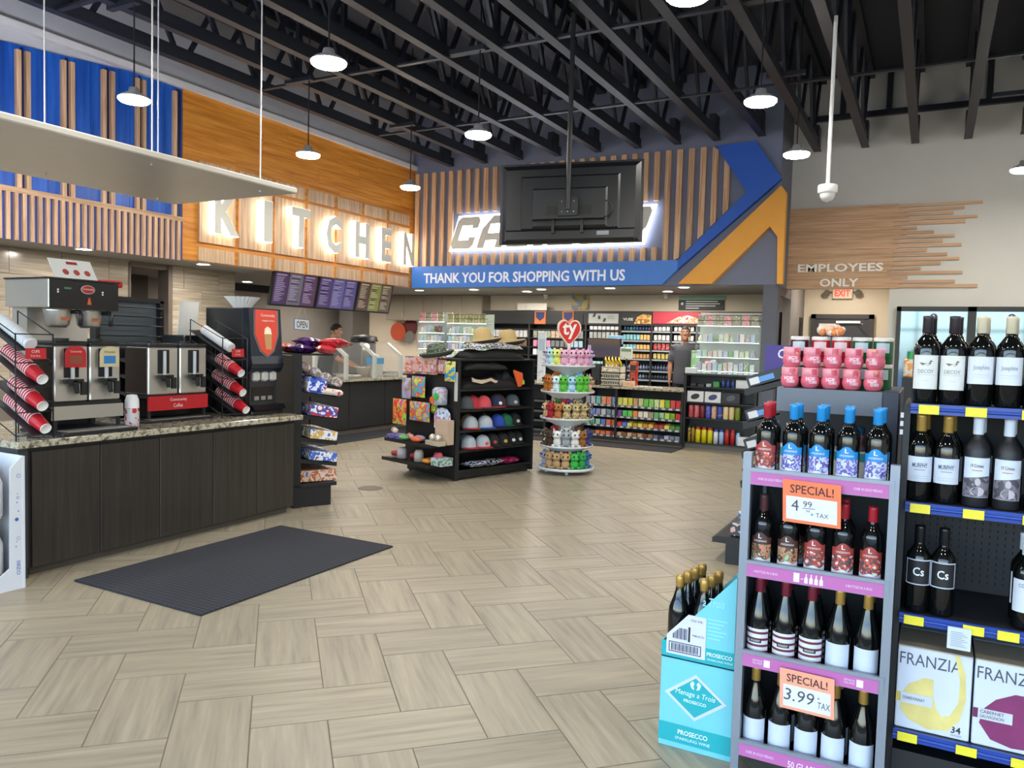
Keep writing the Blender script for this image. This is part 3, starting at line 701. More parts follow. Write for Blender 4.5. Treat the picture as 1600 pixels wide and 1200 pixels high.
# ---------------------------------------------------------------- cup racks
CUPR = mat('#c3202b', 0.35, noise=0.03); CUPW = mat('#ecebe8', 0.4)
def cup_mesh():
    b = MB().lathe([(0.0, 0.004), (0.033, 0.004), (0.036, 0.0)], 14, mi=1)
    b.lathe([(0.036, 0.0), (0.036, 0.007)], 14, mi=1)
    b.lathe([(0.0365, 0.007), (0.0475, 0.128)], 14, mi=0)
    b.lathe([(0.0475, 0.129), (0.049, 0.130), (0.049, 0.135), (0.047, 0.136)], 14, mi=1)
    b.lathe([(0.047, 0.136), (0.0355, 0.012), (0.0, 0.012)], 14, mi=1)
    return b.mesh('paper_cup', [CUPR, CUPW])
CUP = cup_mesh()
def cup_rack(name, label, x, y, rows, lid, nrows, side):
    t = thing(name, label, 'cup rack', (x, y, 0.9))
    dirv = Vector((-math.cos(0.43), 0, math.sin(0.43)))
    posts = MB()
    for yy in (y - 0.17 if side == 'L' else y - 0.2, y + 0.07):
        for xx in (x - 0.02, x - 0.42):
            posts.tube([(xx, yy, 0.9), (xx, yy, 1.59 if xx > x - 0.1 else 1.74)], 0.005, 6)
        for z in (0.93, 1.08, 1.24, 1.40, 1.58):
            posts.tube([(x - 0.02, yy, z), (x - 0.42, yy, z + 0.16)], 0.004, 5)
    for z in (0.93, 1.08, 1.24, 1.40, 1.585):
        posts.tube([(x - 0.02, y - (0.17 if side == 'L' else 0.2), z), (x - 0.02, y + 0.07, z)], 0.004, 5)
    wp(t, 'wire_frame', posts, BLACK)
    for (ex, ey, ez) in rows + [lid]:
        b = MB(); p = Vector((ex, ey, ez)); n = Vector((math.sin(0.43), 0, math.cos(0.43)))
        o = p - n * 0.057 + dirv * 0.02
        b.prism([(-0.07, 0), (0.07, 0), (0.07, 0.45), (-0.07, 0.45)], o, (0, 1, 0), dirv, 0.006)
        wp(t, 'sloped_tray', b, mat('#2c2d31', 0.35))
    sg = wp(t, 'size_sign', MB().box(x + 0.0, x + 0.006, y - 0.12, y + 0.01, 1.425, 1.495), REDC)
    wp(sg, 'size_word', MB().text('CUPS', (x + 0.008, y - 0.085, 1.465), (0, 1, 0), (0, 0, 1), 0.05, 0.018).text('12 oz 16 oz', (x + 0.008, y - 0.09, 1.44), (0, 1, 0), (0, 0, 1), 0.06, 0.013), WHITE)
    where = 'left' if side == 'L' else 'right'
    for ri, (ex, ey, ez) in enumerate(rows):
        for k in range(nrows[ri]):
            o = place('paper_cup', CUP, None, Vector((ex, ey, ez)) + dirv * (0.0235 * k))
            o.rotation_euler = (0, -(PI / 2 - 0.43), 0)
            rn = ('top', 'middle', 'bottom')[ri]
            tag(o, 'red paper cup, %s from the front in the %s row of the %s cup rack' % (ORD[k], rn, where), 'cup', 'red paper cups in the %s rack' % where)
    b = MB(); p = Vector(lid)
    vs = []
    n = 14
    for k in range(24):
        a = p + dirv * (0.016 * k); rr = 0.044 if k % 2 else 0.041
        vs.append((a, rr))
    for (a, ra), (c, rc) in zip(vs, vs[1:]): b.cyl(a, c, ra, rc, 14, caps=False)
    b.cyl(vs[0][0], vs[0][0] - dirv * 0.004, 0.041, 0.036, 14)
    o = b.build('lid_stack', mat('#dedfe0', 0.35)); tag(o, 'sleeve of white cup lids on top of the %s cup rack' % where, 'lids')
cup_rack('cup_rack', 'black wire rack with three rows of red cups at the left end of the bar', -5.10, 3.03, [(-5.10, 3.02, 1.29), (-5.10, 3.02, 1.115), (-5.10, 3.04, 0.965)], (-5.16, 2.98, 1.52), (14, 10, 14), 'L')
cup_rack('cup_rack', 'black wire rack with three rows of red cups beside the cappuccino machine', -5.28, 4.86, [(-5.28, 4.85, 1.28), (-5.28, 4.87, 1.11), (-5.28, 4.91, 0.955)], (-5.33, 4.78, 1.50), (8, 11, 11), 'R')
# ---------------------------------------------------------------- cappuccino machine
cp = thing('cappuccino_machine', 'tall black cappuccino dispenser with a red drink poster at the right end of the bar', 'drink machine', (-5.6, 5.22, 0.9))
NAVY = mat('#1c2430', 0.3)
wp(cp, 'cabinet', MB().rbox(-5.90, -5.42, 4.99, 5.37, 0.94, 1.86, 0.006), BLACK)
wp(cp, 'base', MB().rbox(-5.88, -5.30, 4.99, 5.375, 0.9, 0.945, 0.01), BLACK)
prof = [(-5.42, 1.86), (-5.352, 1.86), (-5.316, 1.43), (-5.30, 1.36), (-5.31, 1.32), (-5.345, 1.28), (-5.42, 1.27)]
dr_ = wp(cp, 'door', MB().prism([(a, z) for a, z in prof], (0, 5.37, 0), (1, 0, 0), (0, 0, 1), 0.38), NAVY)
pst = [(-0.12, 0.42), (-0.135, 0.2), (-0.08, 0.06), (0, 0.0), (0.08, 0.06), (0.135, 0.2), (0.14, 0.42)]
o = Vector((-5.3165, 5.18, 1.43)); up = Vector((-0.085, 0, 1)).normalized()
wp(dr_, 'poster_rim', MB().prism([(a * 1.12, b * 1.04 - 0.02) for a, b in pst], o, (0, 1, 0), up, 0.004), mat('#7d8894', 0.25, 0.8))
ps = wp(dr_, 'drink_poster', MB().prism(pst, o + Vector((0.005, 0, 0)), (0, 1, 0), up, 0.003), mat('#c8402f', 0.3, emit=0.25))
ou = o + Vector((0.0095, 0, 0))
wp(ps, 'glass_picture', MB().prism([(-0.02, 0.06), (0.05, 0.06), (0.06, 0.2), (-0.03, 0.2)], ou, (0, 1, 0), up, 0.001), mat('#b58a5a', 0.4, emit=0.15))
wp(ps, 'foam_picture', MB().prism([(-0.03, 0.2), (0.06, 0.2), (0.05, 0.25), (0.015, 0.27), (-0.02, 0.25)], ou, (0, 1, 0), up, 0.001), mat('#efe0c4', 0.4, emit=0.15))
wp(ps, 'poster_word', MB().text('Community', ou + up * 0.35 + Vector((0, -0.06, 0)), (0, 1, 0), up, 0.17, 0.035).text('cappuccino', ou + up * 0.31 + Vector((0, -0.05, 0)), (0, 1, 0), up, 0.15, 0.022), WHITE)
wp(cp, 'dispensing_bay', MB().box(-5.42, -5.36, 5.02, 5.34, 0.95, 1.27), mat('#4a4b4e', 0.3, 0.5))
nz_ = MB()
for y in (5.08, 5.18, 5.28): nz_.rbox(-5.40, -5.325, y - 0.04, y + 0.04, 1.20, 1.29, 0.015)
wp(cp, 'nozzle_cover', nz_, mat('#b9b7b2', 0.3))
wp(cp, 'push_panel', MB().box(-5.36, -5.352, 5.04, 5.30, 1.02, 1.15), mat('#25211f', 0.3))
pb = MB()
for y in (5.09, 5.17, 5.25): pb.box(-5.352, -5.346, y - 0.025, y + 0.025, 1.03, 1.065)
wp(cp, 'push_buttons', pb, mat('#8f8c86', 0.4))
dg = MB().prism([(-5.42, 0.945), (-5.26, 0.945), (-5.29, 0.99), (-5.42, 1.0)], (0, 5.37, 0), (1, 0, 0), (0, 0, 1), 0.38)
wp(cp, 'drip_tray', dg, mat('#17181a', 0.15))
# coffee filters on the machine
ff = MB(); n = 48; vs = []; fs = []
for j, (r, z) in enumerate(((0.075, 0.0), (0.11, 0.05), (0.155, 0.105))):
    for i in range(n):
        rr = r * (1 + (0.05 if i % 2 else -0.05) * (0.4 + 0.6 * j / 2)); t = 2 * PI * i / n
        vs.append((rr * math.cos(t), rr * math.sin(t), z))
for j in range(2):
    for i in range(n): fs.append((j * n + i, j * n + (i + 1) % n, (j + 1) * n + (i + 1) % n, (j + 1) * n + i))
fs.append(tuple(range(n - 1, -1, -1)))
ff.add(vs, fs)
tag(ff.build('filter_stack', mat('#f0eeea', 0.7), None, (-5.66, 5.20, 1.862)), 'stack of fluted white coffee filters on top of the cappuccino machine', 'coffee filters')
# cards, bottle, boxes on the bar
card = thing('price_card', 'white slanted card with three red cup pictures on top of the brewer', 'sign', (-5.42, 3.42, 1.976))
u = Vector((0, 1, 0)); up2 = Vector((-0.35, -0.22, 1)).normalized()
wp(card, 'board', MB().prism([(0, 0), (0.31, 0), (0.31, 0.15), (0, 0.15)], (-5.40, 3.29, 1.977), u, up2, 0.006), WHITE)
pc = MB()
for k in range(3): pc.prism([(0.09 + 0.08 * k + 0.022 * math.cos(t * PI / 6), 0.055 + 0.022 * math.sin(t * PI / 6)) for t in range(12)], (-5.393, 3.29, 1.977), u, up2, 0.002)
wp(card, 'cup_pictures', pc, mat('#b8433a', 0.5))
wp(card, 'logo_patch', MB().box(0, 0, 0, 0, 0, 0) if False else MB().prism([(0.12, 0.115), (0.2, 0.115), (0.2, 0.135), (0.12, 0.135)], (-5.393, 3.29, 1.977), u, up2, 0.002), REDD)
c2_ = thing('napkin_holder', 'tall white slanted napkin card in a black caddy behind the servers', 'holder', (-5.95, 4.72, 0.9))
wp(c2_, 'caddy', MB().rbox(-6.08, -5.78, 4.66, 4.98, 0.9, 1.60, 0.01), BLACK)
upc = Vector((-0.1, 0.18, 1)).normalized()
wp(c2_, 'card', MB().prism([(0, 0), (0.2, 0), (0.2, 0.31), (0, 0.31)], (-5.90, 4.68, 1.60), (0, 1, 0), upc, 0.01), mat('#dcdcd8', 0.5))
tk = thing('bottle', 'white and red creamer bottle standing at the edge of the bar', 'bottle', (-5.33, 3.83, 0.9))
MB().lathe([(0.0, 0), (0.05, 0), (0.052, 0.01), (0.052, 0.14)], 16).build('label_wrap', art(['#e9e5e4', '#c23036', '#d8d2d6', '#9d2730'], 16), tk)
MB().lathe([(0.052, 0.14), (0.05, 0.2), (0.035, 0.24), (0.0, 0.245)], 16).build('shoulder', mat('#efeeee', 0.35), tk)
og = thing('condiment_organizer', 'black tiered packet organizer with red label strips between the two coffee stands', 'organizer', (-5.9, 4.25, 0.9))
wp(og, 'body', MB().box(-6.05, -5.85, 4.08, 4.40, 0.9, 1.48), mat('#131315', 0.5))
for z in (1.38, 1.25, 1.11, 0.96):
    sh_ = wp(og, 'shelf_lip', MB().prism([(-5.85, z), (-5.74, z - 0.02), (-5.74, z + 0.015), (-5.85, z + 0.02)], (0, 4.40, 0), (1, 0, 0), (0, 0, 1), 0.32), BLACK)
    wp(sh_, 'label_strip', MB().box(-5.74, -5.735, 4.09, 4.39, z - 0.02, z + 0.02), REDC)
rk = thing('chip_rack', 'black wire rack with a grey sheet standing behind the coffee servers', 'rack', (-6.1, 4.42, 0.9))
wp(rk, 'back_sheet', MB().box(-6.26, -6.24, 4.14, 4.74, 0.9, 1.88), mat('#5c666c', 0.35))
rw = MB().box(-6.27, -6.19, 4.11, 4.15, 0.9, 1.9).box(-6.27, -6.19, 4.73, 4.77, 0.9, 1.9).box(-6.27, -6.19, 4.11, 4.77, 1.88, 1.92)
for z in (1.83, 1.75, 1.67, 1.58, 1.5): rw.tube([(-6.19, 4.14, z), (-6.14, 4.16, z), (-6.14, 4.72, z), (-6.19, 4.75, z - 0.02)], 0.005, 5)
wp(rk, 'wire_rails', rw, BLACK)
rt = thing('red_machine', 'small red machine on top of the black wire rack by the dark doorway', 'machine', (-6.1, 4.26, 1.92))
wp(rt, 'body', MB().rbox(-6.28, -6.17, 4.14, 4.30, 1.921, 1.99, 0.01), REDD)
wp(rt, 'hood', MB().rbox(-6.29, -6.15, 4.15, 4.34, 1.99, 2.05, 0.012), REDC)
# cardboard display at the counter end
bx = thing('display_carton', 'white cardboard dump bin with blue bubble print at the left edge of the picture', 'carton', (-5.05, 2.62, 0))
WB = mat('#d9dde4', 0.5)
wp(bx, 'panel', MB().box(-5.22, -4.93, 2.79, 2.805, 0, 0.83).box(-5.22, -5.205, 2.2, 2.79, 0, 0.83).box(-5.22, -4.93, 2.2, 2.215, 0, 0.83), WB)
prof = [(2.215, 0), (2.79, 0), (2.79, 0.83), (2.76, 0.80), (2.72, 0.76), (2.715, 0.14), (2.66, 0.10), (2.35, 0.1), (2.3, 0.14), (2.3, 0.76), (2.215, 0.8)]
wp(bx, 'front_panel', MB().prism(prof, (-4.945, 0, 0), (0, 1, 0), (0, 0, 1), 0.012), WB)
wp(bx, 'inner_tray', MB().box(-5.2, -4.95, 2.22, 2.785, 0.05, 0.06).box(-5.2, -5.19, 2.22, 2.785, 0.05, 0.75), mat('#8f7354', 0.8))
dd = MB()
for y, z, r in ((2.755, 0.44, 0.011), (2.765, 0.49, 0.004), (2.75, 0.27, 0.004), (2.755, 0.30, 0.003), (2.76, 0.60, 0.003), (2.757, 0.545, 0.004)):
    dd.prism([(r * math.cos(t * PI / 6), r * math.sin(t * PI / 6)) for t in range(12)], (-4.931, y, z), (0, 1, 0), (0, 0, 1), 0.001)
for y, z, r in ((2.765, 0.32, 0.010), (2.768, 0.71, 0.012), (2.763, 0.575, 0.008)):
    dd.tube([(-4.932, y + r * math.cos(t * PI / 6), z + r * math.sin(t * PI / 6)) for t in range(12)], 0.001, 4, close=True)
dd.text('OZ80', (-4.931, 2.775, 0.09), (0, 0, 1), (0, -1, 0), 0.09, 0.022)
wp(bx, 'bubble_print', dd, mat('#3f63b4', 0.5))
for k, (z, s_) in enumerate(((0.062, 'lower'), (0.44, 'upper'))):
    jg = MB().lathe([(0.0, 0), (0.10, 0), (0.115, 0.02), (0.115, 0.22), (0.09, 0.29), (0.035, 0.34), (0.03, 0.36), (0.0, 0.36)], 16, (-5.07, 2.62, z))
    o = jg.build('jug', mat('#e8ebef', 0.35)); tag(o, 'white plastic jug in the %s opening of the white carton' % s_, 'jug')
# ================================================================ wine bottles
def curved(mb, r, a0, a1, zlo, zhi, n=12, c=(0, 0), mi=0):
    """patch on an upright cylinder; zlo, zhi may be functions of t in 0..1"""
    f = lambda z, t: z(t) if callable(z) else z
    vs = []
    for i in range(n + 1):
        t = i / n; a = a0 + (a1 - a0) * t
        vs += [(c[0] + r * math.cos(a), c[1] + r * math.sin(a), f(zlo, t)), (c[0] + r * math.cos(a), c[1] + r * math.sin(a), f(zhi, t))]
    return mb.add(vs, [(2 * i, 2 * i + 2, 2 * i + 3, 2 * i + 1) for i in range(n)], mi, True)
GLASSD = mat('#0a0c0b', 0.06, noise=0, spec=0.6)
GLASSM = mat('#1d1d20', 0.45, noise=0)
GOLD = mat('#b8924a', 0.35, 0.5, noise=0.03)
FR = -PI / 2
def bottle_base(kind, R, H, glass, cap, capl):
    t = thing('wine_bottle', '', 'bottle')
    k = H / 0.30
    if kind == 'bordeaux': pf = [(0, 0), (R * 0.9, 0), (R, 0.006), (R, 0.185 * k), (R * 0.93, 0.202 * k), (R * 0.6, 0.222 * k), (0.0155, 0.236 * k), (0.0145, 0.25 * k), (0.0145, H - 0.001)]
    elif kind == 'burgundy': pf = [(0, 0), (R * 0.9, 0), (R, 0.006), (R, 0.135 * k), (R * 0.95, 0.16 * k), (R * 0.7, 0.20 * k), (0.0175, 0.24 * k), (0.0145, 0.26 * k), (0.0145, H - 0.001)]
    else: pf = [(0, 0), (R * 0.9, 0), (R, 0.006), (R, 0.15 * k), (R * 0.93, 0.18 * k), (R * 0.6, 0.215 * k), (0.017, 0.245 * k), (0.014, H - 0.001)]
    MB().lathe(pf, 18).build('glass', glass, t)
    z0 = H - capl
    MB().lathe([(0.0152, z0), (0.0168, z0 + 0.002), (0.0162, H - 0.012), (0.0168, H - 0.01), (0.0168, H), (0, H + 0.001)], 14).build('capsule', cap, t)
    return t
ARCH = lambda t: 0.1 + 0.014 * max(0, math.cos((t - 0.5) * PI * 1.6))
def lab_wave(t, R, a, top, arts, glyph, z0=0.028):
    """label with a coloured arched head, a picture band and a white wavy foot"""
    a0, a1 = FR - a, FR + a
    lb = curved(MB(), R + 0.0006, a0, a1, z0 + 0.018, z0 + 0.085).build('label', arts, t)
    b = MB(); curved(b, R + 0.0009, a0, a1, z0 + 0.078, lambda q: z0 + 0.105 + 0.018 * max(0, math.cos((q - 0.5) * PI * 1.7)), 16)
    b.build('label_head', top, lb)
    b = MB(); curved(b, R + 0.0009, a0, a1, z0, lambda q: z0 + 0.024 + 0.004 * math.cos((q - 0.5) * PI * 4), 16)
    b.build('label_foot', mat('#d6dbe8', 0.5), lb)
    b = MB(); b.wrap(glyph, (0, 0, 0), R + 0.0016, FR, z0 + 0.108, 0.012, 0.016, bold=0.02); b.wrap('LINDEMANS', (0, 0, 0), R + 0.0016, FR, z0 + 0.09, 0.05, 0.007)
    b.build('label_print', mat('#e7e3e0', 0.5), lb)
def lab_plain(t, R, a, z0, z1, colr, prints):
    lb = curved(MB(), R + 0.0006, FR - a, FR + a, z0, z1).build('label', colr, t)
    for (w_, dz, w, h, hexc) in prints:
        b = MB()
        if w_ == '-': curved(b, R + 0.0012, FR - w / R / 2, FR + w / R / 2, z0 + dz - h / 2, z0 + dz + h / 2, 8)
        else: b.wrap(w_, (0, 0, 0), R + 0.0013, FR, z0 + dz, w, h, bold=0.01)
        b.build('label_print', mat(hexc, 0.6, noise=0), lb)
    return lb
MARO = mat('#6d1c2e', 0.35); CREAM = mat('#c9bda2', 0.4); WCAP = mat('#d5dae2', 0.35); BCAP = mat('#2087c9', 0.3); RCAP = mat('#a5202d', 0.3); DCAP = mat('#2a2126', 0.4); BRC = mat('#4a2a2c', 0.4)
LW = mat('#c9d2e0', 0.55, noise=0.02)
def proto(fn):
    t = fn(); remember(t); t.location = (0, 0, -5); return t
def k_blue():
    t = bottle_base('bordeaux', 0.038, 0.288, GLASSD, BCAP, 0.055); lab_wave(t, 0.038, 1.15, BCAP, art(['#cfd3ea', '#5b53a0', '#b9c3ea', '#6f62ad', '#aebbe6'], 38), 'L'); return t
def k_red():
    t = bottle_base('bordeaux', 0.038, 0.288, GLASSD, RCAP, 0.055); lab_wave(t, 0.038, 1.15, mat('#9c3b35', 0.4), art(['#c9c3c4', '#b5412f', '#474a55', '#cf5a3c', '#d5cfcd'], 48), 'L'); return t
def k_nut():
    t = bottle_base('bordeaux', 0.038, 0.288, GLASSD, BRC, 0.06); lab_wave(t, 0.038, 1.15, mat('#4a2d28', 0.4), art(['#a9b78a', '#6f8060', '#c58266', '#5a4436', '#b7c39a'], 40), 'L'); return t
def k_stripe():
    t = bottle_base('burgundy', 0.041, 0.315, GLASSD, MARO, 0.06)
    lab_plain(t, 0.041, 1.25, 0.02, 0.125, mat('#dadbe0', 0.5), [('-', z, 0.1, 0.009, '#6a2236') for z in (0.018, 0.042, 0.066, 0.09)] + [('-', 0.06, 0.045, 0.015, '#23242a'), ('WOODSY', 0.06, 0.036, 0.008, '#d8d8d8')]); return t
def k_gold():
    t = bottle_base('burgundy', 0.041, 0.315, GLASSD, GOLD, 0.055)
    lab_plain(t, 0.041, 1.25, 0.02, 0.125, LW, [('-', 0.022, 0.09, 0.0012, '#9fb3c6')]); return t
def k_decoy():
    t = bottle_base('bordeaux', 0.0402, 0.305, GLASSD, DCAP, 0.06)
    lb = lab_plain(t, 0.0402, 1.15, 0.05, 0.168, mat('#d3d5d2', 0.55), [('DECOY', 0.062, 0.052, 0.013, '#8a8a88'), ('-', 0.05, 0.06, 0.001, '#a5a5a5'), ('-', 0.03, 0.02, 0.001, '#a5a5a5')])
    b = MB(); b.wrap('~', (0, 0, 0), 0.0416, FR, 0.135, 0.05, 0.012); 
    pts = [(-0.022, 0.004), (-0.012, -0.004), (0.006, -0.005), (0.014, 0.0), (0.016, 0.008), (0.021, 0.009), (0.019, 0.012), (0.015, 0.014), (0.011, 0.011), (0.010, 0.004), (0.0, 0.002), (-0.014, 0.005)]
    b = MB().add([(0.0416 * math.cos(FR + x / 0.0416), 0.0416 * math.sin(FR + x / 0.0416), 0.137 + z) for x, z in pts], [tuple(range(len(pts)))])
    b.build('duck_emblem', mat('#7a6a52', 0.6), lb); return t
def k_script():
    t = bottle_base('bordeaux', 0.0402, 0.305, GLASSD, CREAM, 0.058)
    lab_plain(t, 0.0402, 1.2, 0.075, 0.168, mat('#cfd4dd', 0.55), [('Josephine', 0.055, 0.05, 0.02, '#8c93a0'), ('-', 0.032, 0.055, 0.001, '#a3a8b0'), ('-', 0.024, 0.055, 0.001, '#b3b8c0')]); return t
def k_murphy():
    t = bottle_base('bordeaux', 0.0402, 0.305, GLASSD, GOLD, 0.06)
    lab_plain(t, 0.0402, 1.2, 0.07, 0.158, mat('#c8cfdc', 0.55), [('MURPHY', 0.058, 0.05, 0.016, '#3a4150'), ('-', 0.042, 0.035, 0.002, '#6a7180'), ('-', 0.02, 0.055, 0.001, '#9aa1b0'), ('-', 0.012, 0.055, 0.001, '#9aa1b0')]); return t
def k_face():
    t = bottle_base('bordeaux', 0.0402, 0.305, GLASSM, WCAP, 0.058)
    lb = lab_plain(t, 0.0402, 1.15, 0.035, 0.17, mat('#cdd4e0', 0.55), [('19 Crimes', 0.108, 0.04, 0.012, '#2e3440'), ('-', 0.092, 0.03, 0.0022, '#b0343c')])
    curved(MB(), 0.0411, FR - 1.1, FR + 1.1, 0.036, lambda q: 0.098 + 0.012 * q).build('picture', art(['#57525c', '#77717c', '#4a4650', '#8b7f88'], 30), lb)
    b = MB()
    for (x, z, rx, rz) in ((0.004, 0.088, 0.009, 0.013), (0.004, 0.055, 0.022, 0.016)):
        vs = [(0.0418 * math.cos(FR + (x + rx * math.cos(i * PI / 7)) / 0.0418), 0.0418 * math.sin(FR + (x + rx * math.cos(i * PI / 7)) / 0.0418), z + rz * math.sin(i * PI / 7)) for i in range(14)]
        b.add(vs, [tuple(range(14))])
    b.build('portrait', mat('#b5adb4', 0.6), lb); return t
def k_cs():
    t = bottle_base('bordeaux', 0.0402, 0.305, GLASSD, mat('#101114', 0.3), 0.06)
    lb = lab_plain(t, 0.0402, 1.15, 0.10, 0.19, mat('#c5cad5', 0.5), [('-', 0.045, 0.08, 0.082, '#17181c')])
    b = MB(); b.wrap('Cs', (0, 0, 0), 0.0424, FR, 0.148, 0.036, 0.03, bold=0.015); b.build('label_print', mat('#e2e5ea', 0.5, noise=0), lb)
    return t
def k_copp():
    t = bottle_base('bordeaux', 0.0402, 0.305, GLASSD, WCAP, 0.058)
    lb = lab_plain(t, 0.0402, 1.2, 0.06, 0.17, mat('#c8ced9', 0.55), [('COPPOLA', 0.09, 0.055, 0.012, '#3b4250')])
    b = MB().add([(0.039 * math.cos(FR + x / 0.0417), 0.0417 * math.sin(FR + x / 0.0417), 0.105 + z) for x, z in ((-0.02, 0), (0, -0.026), (0.02, 0), (0, 0.026))], [(0, 1, 2, 3)])
    b.build('diamond_print', mat('#8f98ab', 0.6), lb); return t
def k_dark():
    t = bottle_base('bordeaux', 0.0402, 0.305, GLASSD, mat('#1a1a1e', 0.3), 0.06); return t
def k_spark():
    t = bottle_base('sparkling', 0.043, 0.32, GLASSD, GOLD, 0.095)
    MB().lathe([(0.018, 0.222), (0.0185, 0.205), (0.021, 0.20)], 14).build('neck_band', mat('#2fb0b0', 0.4), t)
    MB().lathe([(0.0165, 0.318), (0.019, 0.31), (0.0185, 0.295), (0.0165, 0.285)], 12).build('cork_foil', GOLD, t)
    return t
def put(pt, x, y, z, label, group, rz=0.0, used={}):
    if pt.name not in used:
        used[pt.name] = 1; pt.location = (x, y, z); pt.rotation_euler = (0, 0, rz); pt['label'] = label; pt['group'] = group; return pt
    return dup(pt, (x, y, z), rz, label, group)
PB = {f.__name__: proto(f) for f in (k_blue, k_red, k_nut, k_stripe, k_gold, k_decoy, k_script, k_murphy, k_face, k_cs, k_copp, k_dark, k_spark)}
# ---------------------------------------------------------------- grey bottle rack
ALU = mat('#8d949f', 0.42, 0.55, noise=0.02)
PINK = mat('#b664a3', 0.45)
gr = thing('bottle_rack', 'grey metal rack of four bottle shelves with pink price strips at the right front', 'rack', (-0.33, 3.1, 0))
RY = 2.95
for x in (-0.585, -0.092):
    wp(gr, 'upright', MB().box(x - 0.012, x + 0.018, RY - 0.005, RY + 0.03, 0, 1.235).box(x - 0.012, x - 0.008, RY, RY + 0.05, 0, 1.2), ALU)
    wp(gr, 'upright', MB().box(x - 0.012, x + 0.018, RY + 0.33, RY + 0.36, 0, 1.15), ALU)
    wp(gr, 'side_panel', MB().box(x, x + 0.004, RY + 0.03, RY + 0.33, 0.05, 1.12), mat('#4e535d', 0.5))
wp(gr, 'back_panel', MB().box(-0.585, -0.09, RY + 0.345, RY + 0.35, 0.0, 1.10), mat('#202226', 0.6))
SHZ = [1.13, 0.785, 0.445, 0.10]
for k, z in enumerate(SHZ):
    sf = wp(gr, 'shelf', MB().box(-0.57, -0.09, RY + 0.01, RY + 0.34, z - 0.01, z), mat('#5d626b', 0.5))
    wp(sf, 'shelf_edge', MB().box(-0.572, -0.088, RY - 0.008, RY + 0.004, z - 0.012, z + 0.047).box(-0.572, -0.088, RY - 0.012, RY + 0.004, z + 0.037, z + 0.05), ALU)
    ps_ = wp(sf, 'price_strip', MB().box(-0.566, -0.105, RY - 0.011, RY - 0.008, z - 0.01, z + 0.036), PINK)
    b = MB()
    if k == 0: b.text('OVER 30 GOLD MEDALS', (-0.54, RY - 0.012, z + 0.008), (1, 0, 0), (0, 0, 1), 0.09, 0.009).text('OVER 30 GOLD MEDALS', (-0.215, RY - 0.012, z + 0.008), (1, 0, 0), (0, 0, 1), 0.09, 0.009)
    elif k == 1:
        b.text('4 BOTTLES IN A BOX', (-0.54, RY - 0.012, z + 0.008), (1, 0, 0), (0, 0, 1), 0.085, 0.009).text('4 BOTTLES IN A BOX', (-0.225, RY - 0.012, z + 0.008), (1, 0, 0), (0, 0, 1), 0.085, 0.009)
        b.box(-0.40, -0.38, RY - 0.0125, RY - 0.011, z - 0.003, z + 0.03).box(-0.375, -0.367, RY - 0.0125, RY - 0.011, z + 0.009, z + 0.012)
        for q_ in range(4): b.prism([(0, 0), (0.012, 0), (0.012, 0.018), (0.008, 0.024), (0.008, 0.034), (0.004, 0.034), (0.004, 0.024), (0, 0.018)], (-0.363 + 0.017 * q_, RY - 0.011, z - 0.003), (1, 0, 0), (0, 0, 1), 0.0015)
    elif k == 2:
        for x in (-0.53, -0.215): b.text('SINGLE', (x, RY - 0.012, z + 0.016), (1, 0, 0), (0, 0, 1), 0.035, 0.007).text('GLASS', (x, RY - 0.012, z + 0.006), (1, 0, 0), (0, 0, 1), 0.035, 0.007).box(x + 0.04, x + 0.062, RY - 0.0125, RY - 0.011, z, z + 0.026)
    else: b.text('OVER 30 GOLD MEDALS', (-0.54, RY - 0.012, z + 0.006), (1, 0, 0), (0, 0, 1), 0.1, 0.01).text('50 GLASSES', (-0.39, RY - 0.012, z - 0.008), (1, 0, 0), (0, 0, 1), 0.12, 0.026, bold=0.02)
    wp(ps_, 'strip_print', b, mat('#e6d3e2', 0.5))
rows_ = [('top', 1.131, ['k_red', 'k_blue', 'k_blue', 'k_blue', 'k_blue'], ['red topped', 'blue topped']),
         ('second', 0.786, ['k_nut', 'k_nut', 'k_red', 'k_red', 'k_red'], []),
         ('third', 0.446, ['k_stripe', 'k_stripe', 'k_stripe', 'k_gold', 'k_gold'], []),
         ('lowest', 0.101, ['k_gold', 'k_gold', 'k_gold', 'k_gold', 'k_gold'], [])]
desc = {'k_red': 'red capped wine bottle with berry label', 'k_blue': 'blue capped wine bottle with mountain label', 'k_nut': 'dark capped wine bottle with green leaf label', 'k_stripe': 'maroon capped wine bottle with striped label', 'k_gold': 'gold capped wine bottle with plain white label'}
for rn, z, ks_, _ in rows_:
    for i, kk in enumerate(ks_):
        x = -0.527 + 0.0935 * i
        put(PB[kk], x, RY + 0.062, z, '%s, %s from left, front on %s rack shelf' % (desc[kk], ORD[i], rn), 'bottles on the grey rack', random.uniform(-0.12, 0.12))
        if rn in ('top', 'third') or i in (1, 3):
            put(PB[kk], x + random.uniform(-0.006, 0.01), RY + 0.155, z, '%s, %s from left, back on %s rack shelf' % (desc[kk], ORD[i], rn), 'bottles on the grey rack', random.uniform(-0.3, 0.3))
